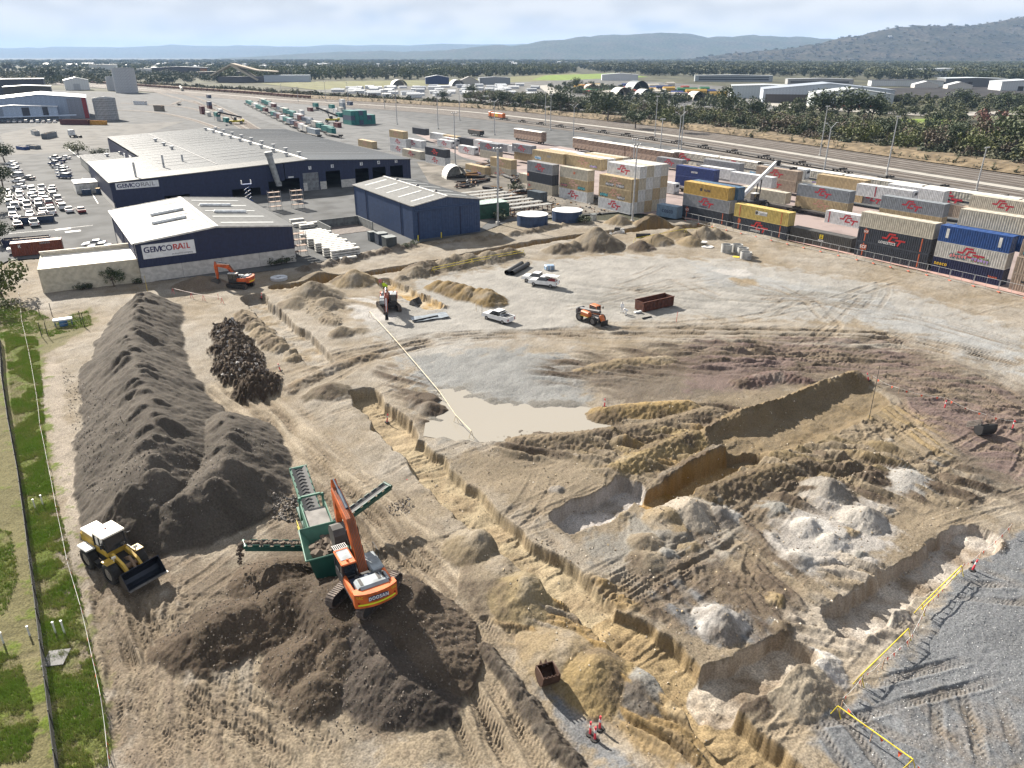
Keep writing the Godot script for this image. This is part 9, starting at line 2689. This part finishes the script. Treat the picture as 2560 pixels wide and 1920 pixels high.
	# bollards
	for q in [[Vector2(4.71,-31.96),"pink bollard in the trio on the blue gravel, next to the yellow bank",0],[Vector2(5.33,-32.34),"pink bollard of the trio beside the others",0],[Vector2(4.96,-31.59),"pink bollard of the trio with the pale base",0],[Vector2(10.6,-76),"pink bollard at the edge of the muddy puddle",0],[Vector2(44.1,-83.3),"leaning pink bollard on the orange bank",20],[Vector2(49.8,-76.3),"pink bollard on the purple earth beside the bunting",0],[Vector2(36.18,-46.9),"pink bollard where the bunting meets the blue gravel",8],[Vector2(-9.5,-61.8),"pink bollard lying on the haul road",80],[Vector2(-14.4,-75.6),"pink bollard in the stepped trench",10],[Vector2(-29.9,-87.5),"pink bollard at the foot of the rubble heap",10],[Vector2(54.3,-71),"pink bollard beside the screening bucket",0],[Vector2(-42.8,-120.8),"pink bollard beside the sand cones",12]]:
		bollard_cone(q[0],q[1],q[2])
	# fence, bunting, barriers
	var fl := V2([-72.3,-97.5,-62.7,-83,-54.2,-70.7,-46.8,-60.3,-38.99,-48.89,-33.57,-40.91,-29.33,-34.66,-25.77,-29.38,-22.8,-25.03])
	o = thing("wire_fence","black mesh fence with dark posts along the grass","fence",Vector3.ZERO,0)
	var fm := paint("fenceblack",Color(0.02,0.02,0.021),0.7)
	for k in fl.size() - 1:
		var n := maxi(1,int(fl[k].distance_to(fl[k + 1]) / 2.6))
		for i in n:
			var a := on_ground(fl[k].lerp(fl[k + 1],float(i) / n)); var b := on_ground(fl[k].lerp(fl[k + 1],float(i + 1) / n))
			part(o,"post",mk().tube(a - V3(0,0.2,0),a + V3(0,1.5,0),0.045,0.04,6),fm)
			var s := mk()
			s.tube(a + V3(0,1.42,0),b + V3(0,1.42,0),0.025,0.025,5,false).tube(a + V3(0,0.1,0),b + V3(0,0.1,0),0.02,0.02,5,false)
			for e in 13: s.tube(a.lerp(b,e / 13.0) + V3(0,0.1,0),a.lerp(b,e / 13.0) + V3(0,1.42,0),0.012,0.012,3,false)
			for e in 8: s.tube(a + V3(0,0.25 + e * 0.15,0),b + V3(0,0.25 + e * 0.15,0),0.01,0.01,3,false)
			part(o,"mesh_panel",s,fm)
	bunting([-83.1,-119.5,-74,-105.4,-65,-92.2,-56.2,-79,-50.9,-70.7,-45.6,-62.9,-40.2,-54.84,-34.93,-47.12,-31.04,-41.86,-27.68,-36.99,-25.34,-33.58,-23.15,-29.95,-21.16,-26.55],"orange flag bunting along the grass verge",0.9,Color(0.62,0.09,0.03),0.8)
	bunting([42.3,-52.07,38.44,-49.5,35.09,-46.55,29.8,-41.86,27.06,-38.66],"pink flag bunting between the bollard and the yellow rails",0.8,Color(0.62,0.06,0.08))
	bunting([27.06,-38.66,24.45,-36.79,22.48,-35.42,20.39,-33.58],"pink flag bunting before the white capped heap",0.8,Color(0.62,0.06,0.08))
	bunting([20.32,-33.4,21.2,-31.21,22.5,-29.38,23.52,-27.35],"pink flag bunting across the blue gravel",1.0,Color(0.62,0.06,0.08))
	bunting([44.6,-83.7,46.4,-80.3,50.5,-77.7,52.9,-73.5,56.1,-71.8],"pink flag bunting over the purple earth",1.4,Color(0.62,0.06,0.08),0.7)
	rail_barrier([29.46,-41.86,34.76,-46.27],"yellow double rail along the open trench")
	rail_barrier([22.33,-35.42,27.22,-39.32],"yellow single rail before the white capped heap","safetyyellow",false)
	rail_barrier([19.89,-33.05,22.54,-29.2],"black and yellow pole on a trestle on the blue gravel","safetyyellow",false)
	rail_barrier([-14.7,-133.4,-7.7,-139,2.3,-146.9],"yellow double rail beside the grey spoil bank")
	rail_barrier([26.1,-155.3,38.5,-162.7,47,-169.8],"yellow rail before the sand heaps","safetyyellow",false)
	rail_barrier([-57.7,-120.8,-53.7,-118.7,-51.2,-117.4,-47.5,-115.7],"pale rail on pink legs beside the stockpile","white",false)
	rail_barrier([-22,-108.6,-16.8,-97.5,-12.3,-87.4,-8.6,-79,-6.2,-72.9,-4.3,-69.1],"pale string line on pegs across the puddle edge","pale",false)
	for q in [[Vector2(25,-106.2),1.6,Color(0.6,0.1,0.06),"thin orange stake on the pale ground near the rusty skip"],[Vector2(39.7,-73.2),6.5,Color(0.03,0.03,0.03),"thin dark rod leaning by the orange bank"],[Vector2(-4.7,-110.2),1.8,Color(0.2,0.18,0.15),"grey stake beside the lone white ute"],[Vector2(-49,-117.9),1.0,Color(0.6,0.06,0.05),"pink peg before the stockpile end"],[Vector2(-5.7,-112.1),1.8,Color(0.6,0.45,0.25),"pale stake beside the orange sand ridge"],[Vector2(-62,-120.8),3.2,Color(0.5,0.38,0.05),"yellow stake at the corner of the white-walled shed"]]:
		stake(q[0],q[1],q[2],q[3])
	# water
	var wm := StandardMaterial3D.new()
	wm.albedo_color = Color(0.25,0.23,0.195).linear_to_srgb()
	wm.roughness = 0.04
	wm.metallic_specular = 0.5
	mats["muddywater"] = wm
	sheet("puddle_water",[-9.9,-81.6,-5.5,-82.3,-2.5,-79,1.3,-77.7,4,-78.3,11.4,-75.9,10.7,-70.7,4.7,-70.2,0.7,-68.6,-5.2,-68.1,-9.5,-69.7],-0.115,wm)
	# the fenced pit by the grass
	o = thing("fenced_pit","black framed pit fence with a blue pump inside it","fence",Vector3.ZERO,0)
	var pf := V2([-73.6,-109.2,-71.7,-109.2,-65.1,-105.4,-64.2,-104.5,-67.2,-100.2,-67.9,-99.9])
	for k in pf.size(): part(o,"post",mk().tube(on_ground(pf[k],-0.2),on_ground(pf[k],2.2),0.05,0.05,6),fm)
	for k in pf.size() - 1: part(o,"rail",mk().tube(on_ground(pf[k],1.2),on_ground(pf[k + 1],1.2),0.02,0.02,5),fm)
	o = thing("pump_set","blue and white pump in the small fenced pit","pump",on_ground(Vector2(-67.6,-105.1)),30)
	part(o,"cover",mk().rbox(V3(0,1.0,0),V3(2.6,0.3,1.2),0.08),white_steel())
	part(o,"motor",mk().rbox(V3(0,0.5,0.2),V3(1.1,1.0,0.9),0.1),paint("pumpblue",Color(0.05,0.14,0.3),0.5))
	for x in [-1.1,1.1]: part(o,"leg",mk().box(V3(x,0.45,0),V3(0.15,0.9,0.15)),paint("pumpblue",Color(0.05,0.14,0.3),0.5))
	for q in [[Vector2(-42.75,-55.77),0.9],[Vector2(-42.34,-56.28),1.0],[Vector2(-31.97,-40.01),0.9],[Vector2(-31.35,-40.01),1.1],[Vector2(-35.01,-39.05),0.9],[Vector2(-33.68,-39.82),0.8]]:
		var t := thing("monitoring_pipe","short white capped pipe standing in the grass","pipe",on_ground(q[0]),0,"white pipes in the grass")
		part(t,"barrel",mk().tube(V3(0,-0.1,0),V3(0,q[1],0),0.06,0.06,8),white_steel())
		part(t,"cap",mk().tube(V3(0,q[1],0),V3(0,q[1] + 0.06,0),0.08,0.08,8),white_steel())
	o = thing("rubber_mat","black mat lying on the grass beside the mesh fence","mat",on_ground(Vector2(-30.54,-37.58),0.06),10)
	part(o,"sheet",mk().rbox(Vector3.ZERO,V3(1.4,0.06,1.5),0.02),paint("mat",Color(0.06,0.06,0.065),0.7))
	# temporary fence panels before the containers
	var tf := V2([42.5,-181.3,52.2,-167.4,59.2,-157,68.4,-143.6,76.5,-132.4,85.6,-118.2,90.1,-111.6])
	var np := 0
	for k in tf.size() - 1:
		var n := maxi(1,int(tf[k].distance_to(tf[k + 1]) / 3.4))
		for i in n:
			var a := on_ground(tf[k].lerp(tf[k + 1],float(i) / n)); var b := on_ground(tf[k].lerp(tf[k + 1],float(i + 0.97) / n))
			a.y = 0.1; b.y = 0.1
			var t := thing("fence_panel","%s steel fence panel before the containers, counted from the light blue one" % nth(np),"fence panel",a,0,"temporary fence panels")
			np += 1
			var v := b - a
			var s := mk()
			s.tube(Vector3.ZERO,V3(0,2.0,0),0.03,0.03,6).tube(v,v + V3(0,2.0,0),0.03,0.03,6).tube(V3(0,2.0,0),v + V3(0,2.0,0),0.03,0.03,6).tube(V3(0,0.15,0),v + V3(0,0.15,0),0.03,0.03,6).tube(v * 0.5,v * 0.5 + V3(0,2.0,0),0.025,0.025,6)
			part(t,"frame",s,paint("galv",Color(0.42,0.43,0.44),0.5,0.3))
			part(t,"foot",mk().rbox(V3(0,0.05,0.2),V3(0.3,0.16,0.75),0.05),paint("footorange",Color(0.5,0.1,0.04),0.7))
	# round the sheds: tarpaulin, sleepers, bay walls, boxes, racks, lift
	o = thing("tarpaulin_stack","stack under a dark green tarpaulin beside the blue shed","tarpaulin",V3(-4,0,-183.8),33)
	part(o,"cover",mk().prism(V2([-5,0,5,0,4.9,3.2,2,3.6,-1,3.3,-4.9,3.5]),V3(0,0,-1.5),Vector3.RIGHT,Vector3.UP,V3(0,0,-5.0)),paint("tarpgreen",Color(0.015,0.07,0.04),0.6,0,0.6))
	part(o,"roof",mk().box(V3(0,3.65,-4.0),V3(9.6,0.12,5.0)),paint("tarptop",Color(0.35,0.45,0.4),0.5))
	o = thing("bay_wall","grey three-sided storage bay before the blue shed","bay",V3(-40.6,0,-165.1),33)
	var gw_ := paint("baywall",Color(0.16,0.17,0.17),0.8)
	part(o,"wall",mk().box(V3(5,1.0,-9),V3(10,2.0,0.2)),gw_)
	part(o,"wall",mk().box(V3(0,1.0,-4.5),V3(0.2,2.0,8.8)),gw_)
	part(o,"wall",mk().box(V3(10,1.0,-4.5),V3(0.2,2.0,8.8)),gw_)
	part(o,"floor_slab",mk().box(V3(5,0.06,-4.5),V3(9.6,0.06,8.6)),paint("bayfloor",Color(0.12,0.1,0.09),0.9))
	for q in [[V3(-25.7,0,-153),2.4,2.6,Color(0.04,0.05,0.055),"dark grey box beside the blue shed's corner, the larger one"],[V3(-28.1,0,-157.4),2.2,2.4,Color(0.035,0.05,0.08),"dark blue cabinet behind the larger grey box"],[V3(-30.7,0,-160.4),1.4,2.0,Color(0.04,0.055,0.07),"narrow dark cabinet beside the grey box"],[V3(20,0,-181.9),1.2,1.6,Color(0.3,0.31,0.3),"grey switch box beside the lamp mast and the sand cone"]]:
		var t := thing("equipment_box",q[4],"box",q[0],33)
		part(t,"cabinet",mk().rbox(V3(0,q[2] / 2,0),V3(q[1],q[2],q[1]),0.06),paint("eq%d" % int(q[3].b * 1000),q[3],0.6))
		part(t,"lid",mk().box(V3(0,q[2] + 0.04,0),V3(q[1] + 0.1,0.08,q[1] + 0.1)),paint("eqlid",Color(0.2,0.22,0.22),0.6))
	var sw := paint("sleeperwhite",Color(0.56,0.55,0.52),0.8)
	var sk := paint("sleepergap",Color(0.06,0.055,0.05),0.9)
	for i in 14:
		var p := Vector2(-46.6,-161.2).lerp(Vector2(-35.4,-143.7),i / 13.0)
		var t := thing("sleeper_stack","%s stack of white sleepers in the block, counted from the workshop side" % nth(i),"sleepers",V3(p.x,0.03,p.y),33,"concrete sleeper stacks")
		for k in 4: part(t,"layer",mk().rbox(V3(2.5,0.25 + k * 0.5,0),V3(5.0 + (i % 3),0.36,1.15),0.05),sw)
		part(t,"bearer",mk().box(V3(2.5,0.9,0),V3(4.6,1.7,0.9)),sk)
	for q in [[Vector2(-51.7,-174.5),0],[Vector2(-49.6,-172.7),0],[Vector2(-53.6,-179),0],[Vector2(-48.6,-175.4),0],[Vector2(-33.7,-142.2),1]]:
		var t := thing("sleeper_stack","low loose stack of white sleepers near the workshop apron","sleepers",V3(q[0].x,0.03,q[0].y),33,"concrete sleeper stacks")
		for k in 2: part(t,"layer",mk().rbox(V3(1.5,0.25 + k * 0.45,0),V3(3.4,0.36,1.3),0.05),sw)
	for q in [[Vector2(-62.2,-195.8),"steel scaffold rack before the workshop door"],[Vector2(-57.1,-198.6),"steel scaffold rack beside door one"],[Vector2(-43,-146.9),"rusty steel rack at the end of the white-walled shed"]]:
		var t := thing("scaffold_rack",q[1],"rack",V3(q[0].x,0,q[0].y),33,"steel racks")
		for x in [-1.5,0,1.5]:
			for z in [-0.7,0.7]: part(t,"upright",mk().tube(V3(x,0,z),V3(x,5.0,z),0.05,0.05,6),paint("galv",Color(0.42,0.43,0.44),0.5,0.3))
		for y in [1.0,2.2,3.4,4.6]: part(t,"shelf",mk().box(V3(0,y,0),V3(3.0,0.08,1.4)),paint("rackrust",Color(0.2,0.12,0.08),0.7))
	o = thing("scissor_lift","blue scissor lift raised before the workshop","scissor lift",V3(-72.5,0,-205.7),33)
	part(o,"base",mk().rbox(V3(0,0.5,0),V3(2.2,0.6,1.2),0.08),paint("liftblue",Color(0.02,0.06,0.2),0.5))
	for k in 4:
		for e in [-1,1]: part(o,"scissor_arm",mk().box(V3(0,1.3 + k * 0.95,0.45),V3(2.0,0.12,0.1),Basis(Vector3.BACK,e * 0.5)),mats["liftblue"])
	part(o,"platform",mk().box(V3(0,5.1,0),V3(2.6,0.15,1.2)),mats["liftblue"])
	for x in [-1.25,1.25]: part(o,"guard_rail",mk().box(V3(x,5.7,0),V3(0.06,1.1,1.2)),white_steel())
	for k in 7:
		var q := Vector2(-8.9,-207.5).lerp(Vector2(5,-185.3),k / 6.0)
		var t := thing("steel_frame_crate","flat grey-topped steel frame in the row behind the tanks","steel frame",V3(q.x,0.06,q.y - 6.0),33,"steel frames in the scrap yard")
		part(t,"top",mk().box(V3(0,1.9,0),V3(12.0,0.12,2.0)),paint("frametop",Color(0.26,0.26,0.25),0.7))
		for x in [-5.8,0,5.8]:
			for z in [-0.9,0.9]: part(t,"upright",mk().box(V3(x,0.95,z),V3(0.16,1.9,0.16)),rust)
	var junk := [Color(0.03,0.03,0.032),Color(0.12,0.055,0.03),Color(0.3,0.3,0.3),Color(0.05,0.05,0.055),Color(0.3,0.15,0.04)]
	for k in 26:
		var q: Vector3 = in_poly([-22.2,-281,-4.6,-292.3,4.9,-231.3,3.4,-210.6,-6.8,-210.6,-16.5,-239.1],1,1.0)[0]
		var t := thing("scrap_bundle","bundle of scrap steel bars and old wheels behind the blue shed","scrap",V3(q.x,0.06,q.z),rng.randf() * 180,"scrap bundles")
		for i in 7: part(t,"bar",mk().box(V3(rng.randfn() * 0.5,0.3 + rng.randf() * 0.9,rng.randfn() * 0.5),V3(rng.randf_range(3,8),0.25,0.3),Basis(Vector3.UP,rng.randfn() * 0.15)),paint("junk%d" % (i % 5),junk[i % 5],0.8))
		for i in 5: part(t,"old_wheel",mk().tube(V3(rng.randfn() * 2.0,0.5,-1.2),V3(rng.randfn() * 2.0,0.5,-1.0),0.5,0.5,10),paint("junk0",junk[0],0.8))
	for q in [[V3(-81.5,0,-142.2),"white pallet of boxed goods beside the cream shed"],[V3(-78.6,0,-140),"white pallet of boxed goods next to the first by the shed wall"],[V3(-78.1,0,-142.2),"white pallet of boxed goods against the navy shed"]]:
		var t := thing("boxed_pallet",q[1],"pallet",q[0],33,"boxed pallets")
		part(t,"carton",mk().rbox(V3(0,0.9,0),V3(2.2,1.7,2.2),0.06),paint("cartontan",Color(0.40,0.3,0.2),0.8))
		part(t,"wrap",mk().rbox(V3(0,2.1,0),V3(1.8,0.8,1.8),0.1),white_steel())
	o = thing("small_roller","small yellow compactor parked by the shed corner","compactor",V3(-69.5,0,-132.1),40)
	part(o,"body",mk().rbox(V3(0,1.0,0),V3(1.3,1.1,2.2),0.15),paint("rolleryellow",Color(0.5,0.3,0.03),0.5))
	part(o,"seat",mk().rbox(V3(0,1.7,0.4),V3(0.6,0.5,0.6),0.1),paint("machineblack",Color(0.02,0.02,0.022),0.6))
	part(o,"drum",mk().tube(V3(-0.6,0.5,-1.2),V3(0.6,0.5,-1.2),0.5,0.5,16),mats["machineblack"])
	# stones, clods and scraps
	scatter("rubble","broken concrete and roots on the dark rubble heap",[-45.2,-105.4,-43.2,-107.5,-34.1,-92.2,-29.3,-84.5,-31,-82.3,-36,-83.7,-40.7,-93.9],900,0.1,0.75,[Color(0.10,0.08,0.065),Color(0.16,0.13,0.11),Color(0.07,0.055,0.045),Color(0.34,0.32,0.3)],41)
	scatter("gravel","stones rolled to the foot of the gravel stockpile",[-60,-90.6,-49.7,-74.1,-38.71,-57.08,-31.44,-51.41,-26.12,-50.76,-23.8,-63.8,-24.4,-67.6,-34.2,-60.3,-45.1,-74.1],2600,0.04,0.22,[Color(0.15,0.13,0.11),Color(0.2,0.18,0.16),Color(0.1,0.085,0.07)],42)
	scatter("gravel","stones and clods on the screened soil pile",[-24.78,-39.1,-20.32,-48.29,-13.98,-46.55,-3.64,-43.34,-2.12,-39.54,-3.16,-35.42,-7.56,-31.21,-12.41,-30.88,-16.88,-35.42],3600,0.03,0.2,[Color(0.14,0.115,0.09),Color(0.09,0.075,0.06),Color(0.2,0.17,0.14)],43)
	scatter("rubble","dark rocks tipped off beside the screening plant",[-21.92,-57.46,-20.11,-58.64,-18.46,-55.57,-18.72,-53.43,-20.93,-54.13],420,0.1,0.5,[Color(0.13,0.11,0.095),Color(0.22,0.2,0.18),Color(0.08,0.07,0.06)],44)
	scatter("rubble","small rocks below the side conveyor",[-11.6,-56.69,-9.7,-58.24,-8.66,-56.69,-9.31,-55.21,-10.96,-55.21],260,0.06,0.25,[Color(0.13,0.11,0.095),Color(0.2,0.18,0.16)],45)
	scatter("clods","earth clods strewn over the diggings",[-11.6,-65.6,10.1,-74.1,30.3,-80.3,41.2,-63.8,39.92,-53.43,23.26,-41.86,11.75,-35.42,14.24,-29.95,7.84,-29.95,1.45,-40.91,-4.06,-50.13],4500,0.03,0.22,[Color(0.26,0.2,0.13),Color(0.35,0.28,0.18),Color(0.17,0.13,0.09),Color(0.45,0.4,0.33)],46)
	scatter("gravel","loose blue metal on the corner hardstand",[43.48,-52.07,34.24,-45.99,21.86,-34.66,19.19,-29.65,29.26,-29.65],5000,0.025,0.12,[Color(0.25,0.26,0.27),Color(0.17,0.18,0.19),Color(0.36,0.36,0.36)],47)
	scatter("clods","clods on the driven ground near the loader",[-35.53,-48.89,-26.25,-50.13,-24.59,-38.66,-12.96,-29.95,-22.29,-29.38,-29.87,-40.91],1600,0.02,0.14,[Color(0.26,0.21,0.16),Color(0.2,0.16,0.12)],48)
	scatter("scrap_litter","dark scrap and weeds strewn round the tanks",[8.6,-185.9,26.7,-190.6,25.5,-212.1,15.7,-223.8,-6.7,-236.7,-7.7,-185.9],900,0.15,1.1,junk,49)
